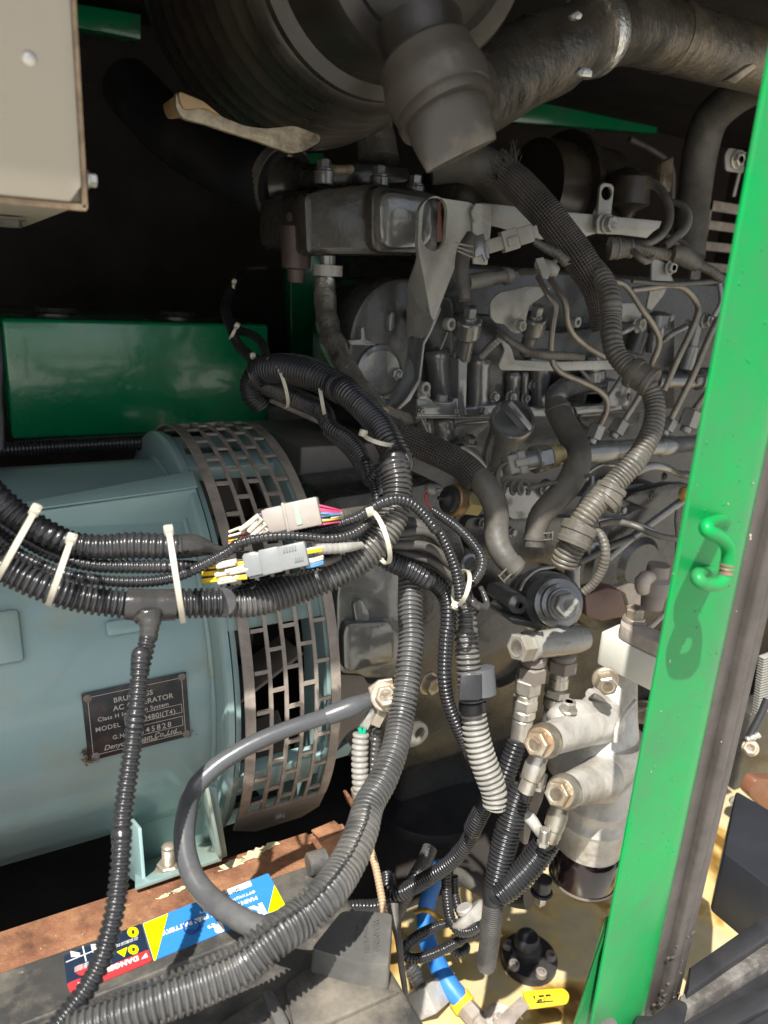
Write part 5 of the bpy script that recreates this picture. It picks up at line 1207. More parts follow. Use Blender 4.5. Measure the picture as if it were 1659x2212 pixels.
bm = NB(); random.seed(6)
for (x, y, dx, dy) in ((460, 985, -1, -.5), (1085, 1340, .6, 1)):
    c = pt(x, y, .785 if dx < 0 else .77); dd = (pt(x + dx * 50, y + dy * 50, .78) - c).normalized(); a_, b_ = frame(dd); r = mm(x, y, .78, 106)
    for i in range(110):
        q = random.uniform(0, 2 * math.pi); p = c + (a_ * math.cos(q) + b_ * math.sin(q)) * r * random.uniform(.96, 1.04); d = (dd + Vector([random.gauss(0, .6) for _ in range(3)])).normalized()
        ring_tube(bm, [p, p + d * .003, p + d * .007], [.0003] * 3, 4)
obj('frayed_end', bm, m_rub, br2)
mode('J', 'd')
sweep('bare_rubber', [(500, 80, .775, 150), (560, 140, .765, 172), (625, 240, .76, 175), (655, 350, .76, 170), (655, 460, .76, 165), (665, 560, .755, 165), (710, 650, .75, 158), (775, 720, .75, 145), (800, 745, .75, 140)], m_rub, br2, 'rough', amp=.05, n=40)
def spring_clip(x0, y0, x1, y1, dd, wpx, parent, tab=(1, 0)):
    p0, p1 = pt(x0, y0, dd), pt(x1, y1, dd); r = mm(x0, y0, dd, wpx) / 2; d = p1 - p0
    lathe('spring_clip', p0, d, [(0, r), (0, r * 1.05), (d.length, r * 1.05), (d.length, r)], m_rub, parent, 36)
    vw = (CP - p0).normalized(); tt = (pt(x0 + tab[0] * 50, y0 + tab[1] * 50, dd) - p0).normalized(); u = d.normalized()
    bm = NB(); c = p0 + d * .5 + tt * (r + .004) * .8 + vw * r * .65
    for s_ in (-1, 1): obox_bm(bm, c + u * s_ * .0035, tt, u, tt.cross(u), .011, .0016, .005, .0004)
    obox_bm(bm, c + tt * .0055, tt, u, tt.cross(u), .0014, .010, .009, .0004)
    obj('clip_ear', bm, m_rub, parent)
spring_clip(752, 690, 790, 735, .75, 150, br2, (-.6, .6))
mode('G', 'd')
wh = thing('coolant_hose', 'dusty grey rubber hose curving from the cylinder head down to the pump', 'hose', pt(420, 1150, .83))
sweep('lower_run', [(265, 760, .90, 178), (290, 830, .885, 190), (350, 940, .87, 200), (410, 1060, .85, 205), (430, 1170, .83, 205), (400, 1290, .82, 205), (330, 1400, .81, 200), (240, 1500, .805, 195), (150, 1600, .80, 185), (110, 1700, .80, 170), (98, 1790, .80, 160), (95, 1850, .80, 150)], m_rub, wh, 'rough', amp=.05, n=40)
spring_clip(268, 765, 285, 815, .89, 192, wh, (1, .1))
spring_clip(100, 1755, 97, 1800, .80, 166, wh, (1, -.1))
mode('G', 'd')
th = thing('taped_harness', 'thick tape-wrapped ribbed wiring trunk snaking down the right of the engine', 'wiring harness', pt(800, 1300, .78))
sweep('upper_trunk', [(560, -330, .86, 120), (600, -260, .85, 150), (650, -160, .84, 168), (682, -40, .83, 168), (685, 90, .83, 168), (688, 220, .82, 165), (715, 340, .815, 165), (780, 430, .81, 170), (850, 490, .805, 175), (900, 520, .80, 180)], m_tape, th, 'tape', .005, .13, n=32)
p0, p1 = pt(800, 470, .81), pt(950, 560, .80); d = p1 - p0; r = mm(870, 500, .805, 122)
lathe('collar', p0 + d * .25, d, [(0, r * .95), (.002, r), (.008, r), (.009, r * .88), (.020, r * .88), (.021, r * .98), (.027, r * .98), (.028, r * .9)], m_tape, th, 40)
sweep('lower_trunk', [(890, 520, .80, 150), (960, 590, .80, 150), (1010, 700, .80, 158), (1025, 820, .795, 160), (1000, 950, .79, 165), (940, 1080, .785, 170), (860, 1200, .78, 175), (740, 1330, .78, 180), (640, 1430, .775, 185), (560, 1520, .77, 185), (470, 1640, .77, 185), (420, 1740, .775, 190)], m_tape, th, 'tape', .0045, .14, n=32)
mode('J', 'd')
def collar(x0, y0, x1, y1, dd, wpx, parent, m=m_tape, name='collar'):
    p0, p1 = pt(x0, y0, dd), pt(x1, y1, dd); d = p1 - p0; L_ = d.length; r = mm(x0, y0, dd, wpx) / 2
    return lathe(name, p0, d, [(0, r * .9), (L_ * .06, r), (L_ * .4, r), (L_ * .45, r * .93), (L_ * .75, r * .93), (L_ * .8, r), (L_, r * .95), (L_ * 1.01, r * .8)], m, parent, 40)
collar(1440, 170, 1400, 250, .775, 210, th)
collar(1420, 230, 1370, 290, .775, 215, th)
collar(1230, 430, 1170, 570, .775, 250, th)
sweep('lower_trunk', [(1190, 540, .78, 190), (1140, 620, .785, 185), (1110, 700, .79, 180)], m_tape, th, 'tape', .0045, .12, n=32)
sweep('side_branch', [(1300, 480, .78, 50), (1350, 490, .77, 60), (1385, 560, .765, 66), (1390, 650, .765, 66), (1365, 740, .77, 66), (1310, 830, .775, 62), (1240, 890, .78, 60)], m_tape, th, 'tape', .0035, .12, n=18)
mode('K', 'd')
sweep('side_branch', [(360, 490, .80, 46), (480, 470, .80, 50), (620, 500, .80, 50), (760, 560, .79, 50), (880, 595, .79, 50), (1000, 605, .79, 50)], m_tape, th, n=14)
sweep('side_branch', [(960, 380, .82, 30), (950, 460, .82, 30), (960, 560, .82, 30), (950, 760, .82, 24)], m_tape, th, n=10)
sweep('side_branch', [(250, 120, .80, 34), (300, 110, .79, 30), (310, 170, .79, 34), (270, 250, .80, 60), (200, 400, .81, 80), (150, 470, .81, 70)], m_eng, th, n=12)
# upper harness at the top right of the engine
mode('E', 'd')
uh = thing('upper_harness', 'brown-grey taped wiring branches looping over the flat rail beside the green post', 'wiring harness', pt(1050, 650, .88))
collar(850, 640, 950, 640, .88, 130, uh); collar(790, 640, 860, 640, .87, 150, uh)
sweep('trunk', [(930, 640, .88, 90), (1020, 645, .88, 80), (1100, 670, .88, 78), (1180, 685, .88, 75), (1230, 690, .88, 70)], m_tape, uh, 'tape', .004, .1, n=20)
sweep('taped_joint', [(1230, 680, .87, 100), (1290, 690, .87, 115), (1350, 730, .87, 110), (1400, 760, .87, 80)], m_tape, uh, 'rough', amp=.9, n=20, step=.003)
sweep('branch', [(1390, 750, .87, 66), (1480, 790, .87, 64), (1560, 850, .87, 60), (1650, 930, .87, 56)], m_tape, uh, 'tape', .0035, .12, n=18)
sweep('branch', [(960, 660, .87, 44), (1000, 700, .86, 46), (1050, 730, .86, 44), (1090, 700, .87, 36)], m_tape, uh, n=14)
sweep('big_loop_cable', [(1060, 200, .93, 70), (1110, 215, .92, 60), (1170, 280, .90, 52), (1205, 380, .89, 50), (1195, 480, .88, 50), (1140, 560, .87, 50), (1060, 605, .87, 46), (980, 600, .88, 40)], m_tape, uh, n=18)
sweep('ribbed_loop_cable', [(1225, 325, .95, 36), (1290, 350, .94, 44), (1330, 420, .93, 52), (1310, 500, .92, 58), (1240, 570, .90, 60), (1160, 630, .89, 58)], m_tape, uh, 'corr', .0035, .12, n=18)
for k, (dx, dy) in enumerate(((0, 0), (30, 40), (60, 70))):
    sweep('thin_branch', [(1180 + dx, 560 + dy, .9, 34), (1260 + dx, 580 + dy, .9, 32), (1340 + dx, 640 + dy, .89, 32), (1420 + dx, 730 + dy, .88, 30), (1500 + dx, 800 + dy, .88, 30)], m_tape, uh, n=10)
sweep('thin_branch', [(950, 860, .85, 30), (1200, 880, .86, 36), (1400, 870, .87, 40), (1600, 850, .88, 40)], m_eng2, uh, n=12)
sweep('thin_branch', [(1540, 880, .82, 40), (1550, 1000, .82, 36), (1500, 1100, .82, 36)], m_eng, uh, n=12)
# painted engine-loom connectors
mode('D', 'd')
def connector(name, label, a, b, dd, hpx, m, secs, group=None, depf=.8):
    """secs: (t0, t1, height factor, depth factor) along a->b"""
    A, B = pt(*a, dd), pt(*b, dd); u = (B - A).normalized(); L_ = (B - A).length; c = (A + B) / 2; v = (CP - c).normalized(); v = (v - u * v.dot(u)).normalized(); h = u.cross(v); H_ = mm(*a, dd, hpx)
    root = thing(name, label, 'connector', c - VZ * H_ / 2, group)
    for nm, t0, t1, hf, df, off in secs:
        bm = NB(); obox_bm(bm, A + u * L_ * (t0 + t1) / 2 + h * off * H_, u, h, v, L_ * (t1 - t0), H_ * hf, H_ * df * depf, H_ * .07); obj(nm, bm, m, root, 40)
    return root, A, u, h, v, L_, H_
cn, A, u, h, v, L_, H_ = connector('loom_connector', 'grey-painted plug connector clipped on the lifting bracket beside the braid', (1400, 640), (1760, 525), .80, 120, m_eplas,
    [('plug_body', 0, .35, .75, .8, 0), ('socket', .33, .62, 1.15, 1.1, 0), ('latch', .40, .60, .5, 1.4, .1), ('rear_body', .62, .9, .95, .9, 0), ('end_cap', .85, 1, .7, .7, 0)])
for k in range(3): sweep3(bm := NB(), [A + h * (k - 1) * .004, A - u * .012 + h * (k - 1) * .006, A - u * .028 + h * ((k - 1) * .004 - .010)], [.0011] * 3, n=8); obj('wire', bm, m_eplas, cn)
plate('holder_clip', tr([(1345, 560), (1400, 540), (1440, 700), (1410, 730), (1390, 680), (1340, 700)], .79), VY * .003, m_eng, cn, bev=.0005)
mode('D', 'd')
o = sweep('sensor_cable', [(1330, 560, .84, 110), (1270, 660, .84, 105), (1250, 780, .84, 100), (1260, 880, .84, 90), (1270, 990, .84, 80)], m_rub, None, 'rough', n=24); T_(o, 'dark rubber-covered cable stub behind the slotted lifting bracket', 'cable')
sn = thing('injector_plug', 'grey injector connector stub with hex collar pointing at the braid', 'connector', PY(1400, 860, .82))
mode('D', 'Y')
a, b_ = PY(1290, 870, .82), PY(1590, 820, .82); d = b_ - a; s = mm(1400, 850, .82, 1); L_ = d.length
lathe('plug_sleeve', a, d, [(0, 50 * s), (.02, 55 * s), (L_ * .5, 55 * s), (L_ * .5, 46 * s), (L_ * .8, 46 * s), (L_ * .82, 60 * s), (L_ * .9, 60 * s), (L_, 40 * s)], m_eplas, sn, 28)
mode('D', 'd')
for k, pts in enumerate(([(1650, 800, .88, 50), (1760, 790, .86, 46), (1850, 750, .85, 40), (1920, 690, .84, 34)], [(1740, 590, .80, 50), (1820, 640, .80, 60), (1900, 680, .80, 70), (1960, 740, .80, 70)])):
    o = sweep('loom_cable', pts, m_tape, None, 'tape', .004, .08, n=14); T_(o, ('short taped cable leading into the torn tape knot on the injector pipes', 'curved taped loom between the painted plug and the torn tape knot')[k], 'cable')
mode('E', 'd')
bm = NB(); sweep_bm(bm, [(310, 745, .79, 80), (350, 755, .785, 100), (400, 780, .785, 96), (450, 800, .785, 66)], 'rough', amp=1.6, n=14, step=.004)
plate_bm(bm, tr([(300, 710), (350, 700), (400, 800), (380, 850), (350, 840)], .772), VY * .001, bev=0)
T_(obj('torn_tape', bm, m_eplas), 'torn grey tape knot wrapped round two injector pipes', 'tape')
mode('F', 'd')
lo = thing('clamped_loom', 'small taped loom running right along the angle bracket from the scalloped bracket', 'wiring harness', pt(1500, 330, .85))
sweep('loom_run', [(1240, 180, .86, 40), (1290, 230, .85, 56), (1370, 290, .85, 62), (1470, 340, .85, 64), (1600, 370, .84, 66), (1750, 375, .84, 66), (1900, 385, .84, 60)], m_tape, lo, 'tape', .005, .08, n=18)
# oil-pressure sensor on the rail end
p0, p1 = pt(1290, 1225, .80), pt(1740, 1130, .83); d = p1 - p0; L_ = d.length; s = mm(1400, 1200, .80, 1)
sen = thing('rail_sensor', 'ribbed grey plug and hex sensor on the left end of the fuel rail', 'sensor', p0)
bm = NB(); u = d.normalized(); vv = (CP - p0).normalized(); vv = (vv - u * vv.dot(u)).normalized(); hh = u.cross(vv)
obox_bm(bm, p0 + u * L_ * .08, u, hh, vv, L_ * .16, 150 * s, 130 * s, .002); obox_bm(bm, p0 + u * L_ * .22, u, hh, vv, L_ * .14, 185 * s, 150 * s, .003); obox_bm(bm, p0 + u * L_ * .18, u, hh, vv, L_ * .2, 60 * s, 190 * s, .002)
obj('plug', bm, m_eplas, sen, 30)
lathe('sensor_neck', p0 + u * L_ * .27, u, [(0, 70 * s), (L_ * .2, 78 * s), (L_ * .21, 110 * s), (L_ * .25, 110 * s), (L_ * .25, 90 * s)], m_eng, sen, 32)
bolt(p0 + u * L_ * .5, u, 108 * s, L_ * .22, m_eng, sen, 'hex_collar', 0, .2)
lathe('brass_collar', p0 + u * L_ * .72, u, [(0, 80 * s), (.001, 96 * s), (L_ * .12, 96 * s), (L_ * .13, 70 * s), (L_ * .25, 70 * s)], mat('dull_brass', (.24, .20, .10), .4, .3, .2), sen, 32)
sweep('pigtail', [(1310, 1195, .795, 30), (1250, 1230, .79, 38), (1228, 1300, .785, 42), (1240, 1370, .785, 44), (1300, 1410, .785, 44)], m_rub, sen, n=14)
mode('J', 'd')
bm = NB(); N_ = 90; pts_ = []
for i in range(N_):
    t = i / (N_ - 1); q = t * 2 * math.pi * 3.0; pts_.append(pt(720 + 150 * t + 24 * math.cos(q + 2), 178 + 46 * math.sin(q + 2), .785 - .006 * math.cos(q)))
sweep3(bm, pts_, [mm(700, 180, .785, 13)] * N_, n=10, step=.002); obj('coiled_wire', bm, m_rub, sen)
sweep('run_out', [(860, 200, .785, 30), (930, 170, .79, 34), (1040, 150, .80, 36), (1120, 160, .81, 36)], m_rub, sen, n=12)
# temperature sender with brass hex, red lead
p0, p1 = pt(520, 290, .80), pt(290, 255, .775); d = p1 - p0; L_ = d.length; s = mm(400, 260, .79, 1)
sd_ = thing('pressure_sender', 'round brass-edged sender with brass hex base and red lead', 'sensor', p1)
bolt(p0, d, 88 * s, L_ * .42, mat('brass_hex', (.30, .25, .12), .35, .5, .2), sd_, 'hex_base', 0, .1)
lathe('can', p0 + d * .42, d, [(0, 40 * s), (L_ * .1, 60 * s), (L_ * .12, 108 * s), (L_ * .30, 110 * s), (L_ * .32, 104 * s)], mat('brass_rim', (.26, .17, .09), .35, .5, .2), sd_, 48)
lathe('insulator', p0 + d * .74, d, [(0, 92 * s), (L_ * .12, 90 * s), (L_ * .14, 50 * s), (L_ * .2, 30 * s), (L_ * .24, 12 * s), (L_ * .38, 12 * s), (L_ * .39, .0004)], m_blk, sd_, 40)
q = pt(210, 200, .765); bm = NB(); lathe_bm(bm, q, VZ - VY * .5, ((0, .007), (.002, .0075), (.003, .005), (.005, .005), (.006, .002)), 20); obox_bm(bm, q + Vector((.006, 0, 0)), VX, VY, VZ, .014, .006, .0015, .0003); obj('terminal_screw', bm, m_zinc, sd_)
sweep('red_lead', [(200, 205, .765, 16), (175, 235, .762, 20), (180, 280, .76, 14), (205, 315, .758, 14), (235, 345, .757, 14)], m_wire_r, sd_, n=10)

# ================================================================= CONDUIT BUNDLES
CG = 'black corrugated conduits of the wiring bundle'
def cond(label, pts, m=m_cond, pitch=.0048, amp=.13, n=26, crop='full', name='corrugated_conduit', cat='conduit', group=None, kind='corr'):
    if crop: mode(crop, 'd')
    o = sweep(name, pts, m, None, kind, pitch, amp, n); return T_(o, label, cat, group)
def conv(c, pts):
    """pixels of crop c -> full-picture pixels"""
    ox, oy, s = CROPS[c]; return [((ox + x * s) / 1.507, (oy + y * s) / 1.507, d, w_ * s / 1.507) for x, y, d, w_ in pts]
# main thick conduit: from the left edge, swings right and climbs to the top of the engine
main = conv('H', [(-160, 500, .50, 225), (-40, 590, .50, 225), (100, 655, .505, 220), (300, 745, .51, 212), (520, 815, .52, 205), (780, 855, .53, 202), (1020, 872, .54, 205), (1250, 860, .55, 206), (1500, 852, .56, 204)]) + \
    conv('I', [(120, 955, .575, 196), (300, 965, .585, 196), (480, 925, .595, 205), (700, 845, .605, 220), (900, 760, .61, 225), (1060, 670, .615, 225), (1190, 560, .62, 225), (1280, 430, .625, 215), (1330, 300, .63, 205), (1335, 150, .635, 210), (1310, 20, .64, 215)]) + \
    conv('F', [(470, 1190, .65, 232), (400, 1050, .66, 228), (310, 900, .68, 222), (190, 770, .70, 212), (70, 660, .72, 205)]) + conv('C', [(1480, 570, .76, 135), (1370, 515, .78, 130), (1260, 485, .80, 128), (1160, 480, .82, 130), (1110, 500, .83, 120)])
mode('full', 'd')
mtr = thing('main_conduit', 'thickest greyish corrugated conduit sweeping across the generator and up to the tied bundle', 'conduit', pt(400, 1290, .54))
# colour changes along its run: dark at the left and top, dusty grey in the middle
sweep('left_run', main[:9], m_cond, mtr, 'corr', .0044, .20, n=30)
sweep('middle_run', main[8:18], m_condd, mtr, 'corr', .0040, .18, n=30, label='dust-greyed middle run of the conduit')
sweep('upper_run', main[17:], m_cond, mtr, 'corr', .0042, .13, n=30)
tb = thing('tape_joint', 'clear-black vinyl tape wound where the thin conduit drops off the thick one', 'tape', pt(340, 1330, .53))
mode('H', 'd')
sweep('wrap', [(860, 862, .533, 214), (940, 868, .535, 216), (1040, 872, .54, 217), (1130, 868, .543, 216), (1180, 866, .545, 214)], mat('gloss_tape', (.04, .038, .036), .2, 0, .3, 20, .5, 50), tb, 'rough', amp=.10, n=40, step=.003)
sweep('tee_wrap', [(1000, 940, .53, 210), (1010, 985, .528, 160), (1008, 1040, .527, 130), (1000, 1100, .527, 124)], mat('gloss_tape', (.04, .038, .036)), tb, 'tape', .004, .1, n=28)
# split conduit on top of the bundle
cond('fat split conduit on top of the left bundle ending in torn tape', [(-120, 60, .52, 210), (0, 170, .52, 205), (120, 265, .525, 195), (300, 375, .53, 185), (480, 455, .54, 175), (680, 480, .545, 175), (880, 470, .55, 190), (1080, 475, .555, 180), (1220, 478, .56, 165)], m_cond, .0050, .12, crop='H')
o = sweep('tape_tail', [(1190, 478, .56, 168), (1290, 470, .565, 150), (1380, 480, .57, 120), (1460, 500, .575, 80), (1560, 500, .58, 56), (1640, 480, .585, 46)], mat('gloss_tape', (.04, .038, .036)), None, 'rough', amp=.9, n=24, step=.004); T_(o, 'shiny black tape tail on the end of the fat split conduit', 'tape')
cond('medium conduit, second from top in the left bundle', [(-120, 210, .525, 110), (0, 320, .53, 105), (180, 440, .535, 98), (380, 540, .54, 96), (620, 602, .545, 94), (900, 612, .55, 94), (1130, 612, .555, 92), (1300, 610, .57, 84), (1420, 640, .59, 70)], m_cond, .0038, .13, 22, crop='H')
low = conv('H', [(-120, 330, .52, 100), (0, 430, .525, 96), (150, 540, .53, 88), (400, 650, .535, 82), (650, 700, .54, 80), (900, 715, .545, 80), (1100, 700, .548, 80), (1250, 655, .55, 80), (1400, 585, .555, 78), (1550, 500, .56, 74)]) + conv('I', [(250, 560, .56, 66), (400, 522, .565, 66), (560, 508, .57, 64), (720, 515, .575, 62), (880, 525, .58, 60), (1000, 505, .59, 58), (1090, 460, .60, 58), (1150, 410, .61, 54)])
cond('thin glossy conduit passing between the beige and grey connectors', low, m_cond, .0034, .14, 20, crop='full')
up2 = conv('I', [(640, 500, .60, 56), (780, 470, .60, 62), (920, 435, .60, 66), (1060, 385, .60, 70), (1150, 330, .60, 74), (1240, 280, .60, 78), (1340, 262, .605, 78), (1430, 290, .61, 78), (1510, 360, .615, 76), (1590, 460, .62, 74)]) + conv('J', [(190, 375, .63, 76), (270, 480, .635, 76), (330, 600, .64, 76), (375, 720, .645, 76), (400, 830, .65, 76), (410, 930, .655, 74)])
cond('thin conduit arching over the top of the tied junction then down right', up2, m_cond, .0036, .14, 20, crop='full')
cond('thin conduit from the red sender lead curling down beside the pump', [(225, 335, .70, 60), (300, 385, .69, 66), (390, 450, .68, 70), (480, 540, .675, 74), (550, 640, .67, 74), (555, 720, .668, 72), (520, 790, .665, 66), (490, 830, .66, 60)], m_cond, .0034, .13, 20, crop='J')
o = sweep('taped_wire_loop', [(470, 830, .66, 60), (450, 880, .655, 80), (480, 940, .65, 70), (540, 985, .65, 62), (590, 975, .655, 46), (570, 900, .66, 40), (545, 850, .66, 34)], mat('gloss_tape', (.04, .038, .036)), None, 'tape', .005, .15, n=18); T_(o, 'small loop of taped black wire beside the lower cable tie', 'wire')
# fat drop conduit in front of the generator
drop = conv('I', [(1440, 640, .70, 165), (1425, 760, .69, 168), (1422, 900, .68, 172), (1422, 1050, .67, 174)]) + conv('M', [(1325, 60, .66, 176), (1312, 220, .65, 178), (1290, 400, .64, 180), (1255, 600, .63, 184), (1215, 800, .61, 190), (1140, 1000, .59, 198), (1040, 1180, .57, 210)]) + conv('P', [(900, 40, .55, 262), (830, 220, .535, 278), (730, 400, .52, 290), (600, 570, .50, 298), (430, 730, .49, 306), (220, 880, .475, 312)]) + conv('O', [(1290, 770, .465, 232), (1080, 870, .455, 236), (850, 960, .445, 232), (600, 1050, .44, 225), (380, 1130, .435, 215)])
cond('longest dusty conduit dropping past the bell housing and over the battery', drop, m_condd, .0043, .20, 30, crop='full', name='drop_conduit')
mode('full', 'd'); dP, dR = dense([pt(x, y, v) for x, y, v, w_ in drop], [mm(x, y, v, w_) / 2 for x, y, v, w_ in drop], 6)
i0 = int(len(dP) * .50); q_ = []
for i in range(i0, len(dP) - 2):
    t_ = (dP[i + 1] - dP[i]).normalized(); vw = (CP - dP[i]).normalized(); vw = (vw - t_ * vw.dot(t_)).normalized(); sd = t_.cross(vw); f_ = (i - i0) / (len(dP) - i0); an = -.1 + 1.15 * f_
    q_.append(dP[i] + (vw * math.cos(an) - sd * math.sin(an) * (1 if (ax_r.dot(sd) > 0) else -1)) * dR[i] * .985)
bm = NB(); sweep3(bm, q_, [.0013] * len(q_), 'tape', .0043, .5, n=6); obj('slit', bm, m_ink, bpy.data.objects['drop_conduit'])
# slim conduit hanging in front of the nameplate
slim = conv('H', [(1000, 1090, .525, 118), (975, 1200, .52, 120), (945, 1320, .515, 124)]) + conv('L', [(845, 60, .51, 112), (835, 220, .505, 112), (820, 380, .50, 112), (805, 520, .50, 112), (785, 680, .495, 113), (762, 840, .49, 116), (742, 980, .485, 118), (730, 1120, .48, 120)]) + conv('O', [(658, 80, .475, 108), (652, 200, .47, 108), (640, 330, .465, 110), (620, 470, .46, 112), (585, 620, .455, 114), (540, 760, .45, 115), (470, 890, .445, 116), (380, 1010, .44, 116), (290, 1120, .435, 116)])
cond('slim dark conduit hanging straight down in front of the black nameplate', slim, m_cond, .0042, .20, 26, crop='full', name='hanging_conduit')
# branch towards the engine then down
br_ = conv('I', [(1230, 650, .66, 130), (1310, 690, .66, 145), (1420, 735, .665, 145), (1530, 800, .67, 142)]) + conv('J', [(130, 760, .68, 132), (230, 815, .685, 128), (300, 890, .69, 122), (330, 990, .69, 118), (328, 1120, .69, 114)]) + conv('N', [(112, 20, .69, 104), (100, 180, .69, 102), (98, 330, .69, 98), (120, 480, .695, 94), (170, 620, .70, 90), (230, 760, .71, 84), (290, 900, .72, 78)])
cond('medium conduit branching right from the junction and down beside the pale one', br_, m_cond, .0038, .14, 24, crop='full')
# pale grey conduit with a black clip
pale = conv('J', [(440, 900, .70, 110), (455, 1000, .70, 130), (462, 1120, .70, 138)]) + conv('N', [(245, 30, .70, 160), (252, 160, .70, 166), (262, 300, .70, 172), (280, 440, .70, 176), (290, 560, .70, 180), (310, 700, .70, 186), (345, 840, .70, 190), (390, 970, .70, 190), (430, 1090, .70, 180), (440, 1180, .70, 170)])
pc_ = thing('pale_conduit', 'pale grey dusty conduit held by a black clip, bending left of the fuel filter', 'conduit', pt(400, 1000, .70)); mode('full', 'd')
sweep('upper_run', pale[:8], m_condd, pc_, 'corr', .0052, .20, n=28)
sweep('lower_run', pale[7:], m_condg, pc_, 'corr', .0052, .20, n=28, label='faded pale grey lower run')
mode('N', 'd')
kc = thing('pipe_clip', 'dusty black plastic pipe clip around the pale conduit', 'clip', pt(290, 470, .69))
bm = NB(); plate_bm(bm, rounded(tr([(205, 305), (350, 295), (352, 460), (330, 475), (190, 478)], .66), .002), (pt(290, 400, .70) - pt(290, 400, .66)), bev=.001); obj('clip_body', bm, m_blk, kc)
p0, p1 = pt(285, 300, .70), pt(290, 360, .70); d = (p1 - p0); r = mm(285, 330, .70, 118)
lathe('clip_ring', p0 - d * .6 + VX * .006, d, [(0, r * .88), (0, r), (d.length * 3.0, r), (d.length * 3.0, r * .88)], mat('grey_clip', (.09, .095, .10), .4, 0, .2), kc, 40)
lathe('dark_band', pt(285, 485, .70), d, [(0, .040 * 0 + r * .78), (.001, r * .82), (.008, r * .82), (.009, r * .75)], m_blk, kc, 36)
# cables painted grey at the junction
for k, pts in enumerate(([(-120, 500, .665, 62), (40, 488, .665, 64), (150, 478, .67, 62), (240, 520, .68, 60), (320, 610, .69, 60)], [(-130, 560, .66, 66), (20, 568, .66, 66), (150, 572, .665, 64), (250, 610, .67, 62), (330, 690, .68, 60)], [(-130, 600, .67, 60), (0, 625, .67, 62), (140, 655, .675, 64), (260, 700, .68, 64), (360, 790, .69, 60)], [(-60, 420, .69, 100), (60, 430, .69, 110), (160, 460, .69, 100), (260, 520, .70, 70)])):
    mode('J', 'd'); o = sweep('grey_cable', pts, m_rub, None, 'rough', amp=.1, n=18); T_(o, ('grey-painted cable highest in the fan right of the cable tie junction', 'grey-painted cable with chipped white top edge, middle of the fan', 'lowest grey-painted cable of the fan above the black branch conduit', 'thick shadowy grey cable at the back of the fan')[k], 'cable', 'grey cables fanning from the junction')
# thinner conduits following the upper run
cond('dark conduit tucked under the upper thick run, outer curve', conv('C', [(1100, 520, .85, 90), (1180, 560, .84, 95), (1290, 610, .82, 90), (1390, 660, .80, 86)]) + conv('F', [(-60, 920, .76, 130), (60, 1000, .74, 125), (150, 1090, .72, 120), (215, 1210, .70, 115), (250, 1340, .68, 110)]) + conv('I', [(1215, 60, .66, 80), (1230, 160, .655, 76), (1240, 240, .65, 70)]), m_cond, .0040, .13, 22, crop='full')
cond('narrow conduit hugging the inside of the upper thick run', conv('F', [(-80, 960, .77, 90), (40, 1060, .75, 92), (120, 1150, .73, 92), (200, 1270, .71, 90)]) + conv('I', [(1120, 0, .69, 66), (1150, 100, .68, 66), (1185, 200, .66, 64), (1200, 280, .65, 60)]), m_cond, .0036, .13, 20)
cond('dark conduit rising from behind the tied bundle at its far upper end', conv('C', [(1130, 640, .88, 90), (1090, 590, .87, 96), (1090, 530, .86, 100), (1130, 480, .85, 100)]), m_cond, .004, .12, 20)
cond('thin grey conduit lying along the top of the far bundle', conv('C', [(1110, 450, .84, 50), (1220, 440, .83, 60), (1330, 455, .81, 62), (1430, 505, .79, 60), (1540, 580, .77, 56)]), m_condd, .0036, .12, 18)
cond('thin looping harness hanging over the corner of the green tank', conv('C', [(1150, 40, 1.1, 24), (1060, 50, 1.08, 26), (1020, 100, 1.04, 34), (985, 170, 1.0, 42), (975, 230, .98, 46), (1000, 300, .95, 46), (1025, 370, .92, 46), (1080, 425, .88, 50), (1120, 450, .86, 50)]), m_blk, .004, .04, 18, name='thin_harness', cat='wiring harness', kind='tape')
cond('second thin wire loop over the tank corner', conv('C', [(1000, 310, .95, 36), (1060, 320, .94, 36), (1115, 350, .92, 38), (1145, 400, .90, 38), (1150, 440, .88, 38)]), m_blk, .004, .04, 14, name='thin_harness', cat='wiring harness', kind='plain')
cond('thin shadowy cable at the extreme left edge beside the green tank', conv('C', [(-10, 300, .8, 30), (0, 440, .8, 34), (-4, 600, .8, 34), (6, 700, .8, 26), (4, 830, .8, 30)]), m_blk, .004, .04, 14, name='thin_cable', cat='cable', kind='plain')

# grey battery cable with heat-shrink lug
mode('full', 'd')
gc = thing('battery_cable', 'thick smooth grey cable looping from the engine earth bolt down to the battery', 'cable', pt(400, 1800, .6))
cp_ = conv('M', [(1010, 490, .66, 104), (900, 528, .655, 104), (760, 580, .65, 104), (600, 632, .64, 106), (400, 705, .63, 112), (200, 800, .62, 118), (0, 930, .61, 124), (-150, 1090, .60, 130)]) + conv('O', [(1005, -30, .58, 112), (995, 80, .57, 114), (1010, 190, .56, 116), (1050, 300, .55, 118), (1130, 400, .54, 120), (1250, 490, .525, 122), (1380, 555, .515, 124), (1500, 590, .51, 124), (1600, 590, .51, 124)])
sweep('cable_jacket', cp_, m_cable, gc, n=40, amp=0)
sweep('heat_shrink', conv('M', [(755, 583, .65, 126), (765, 580, .65, 132), (850, 548, .652, 130), (930, 518, .655, 132), (1000, 494, .66, 118), (1060, 470, .665, 108)]), m_cable, gc, n=40, amp=0)
mode('M', 'd')
plate('lug', tr([(1040, 400), (1110, 345), (1200, 330), (1210, 420), (1130, 470), (1065, 500)], .655), VY * .003, m_yzinc, gc, bev=.0008)
p = pt(1150, 450, .652); bolt(p, (CP - p).normalized() + VX * .1, .0098, .010, m_yzinc, gc, 'lug_bolt', 1.35, .2)
el_ = thing('earth_leads', 'two short pale ribbed sleeves with crimp lugs hanging from the earth bolt', 'cable', pt(1000, 900, .66))
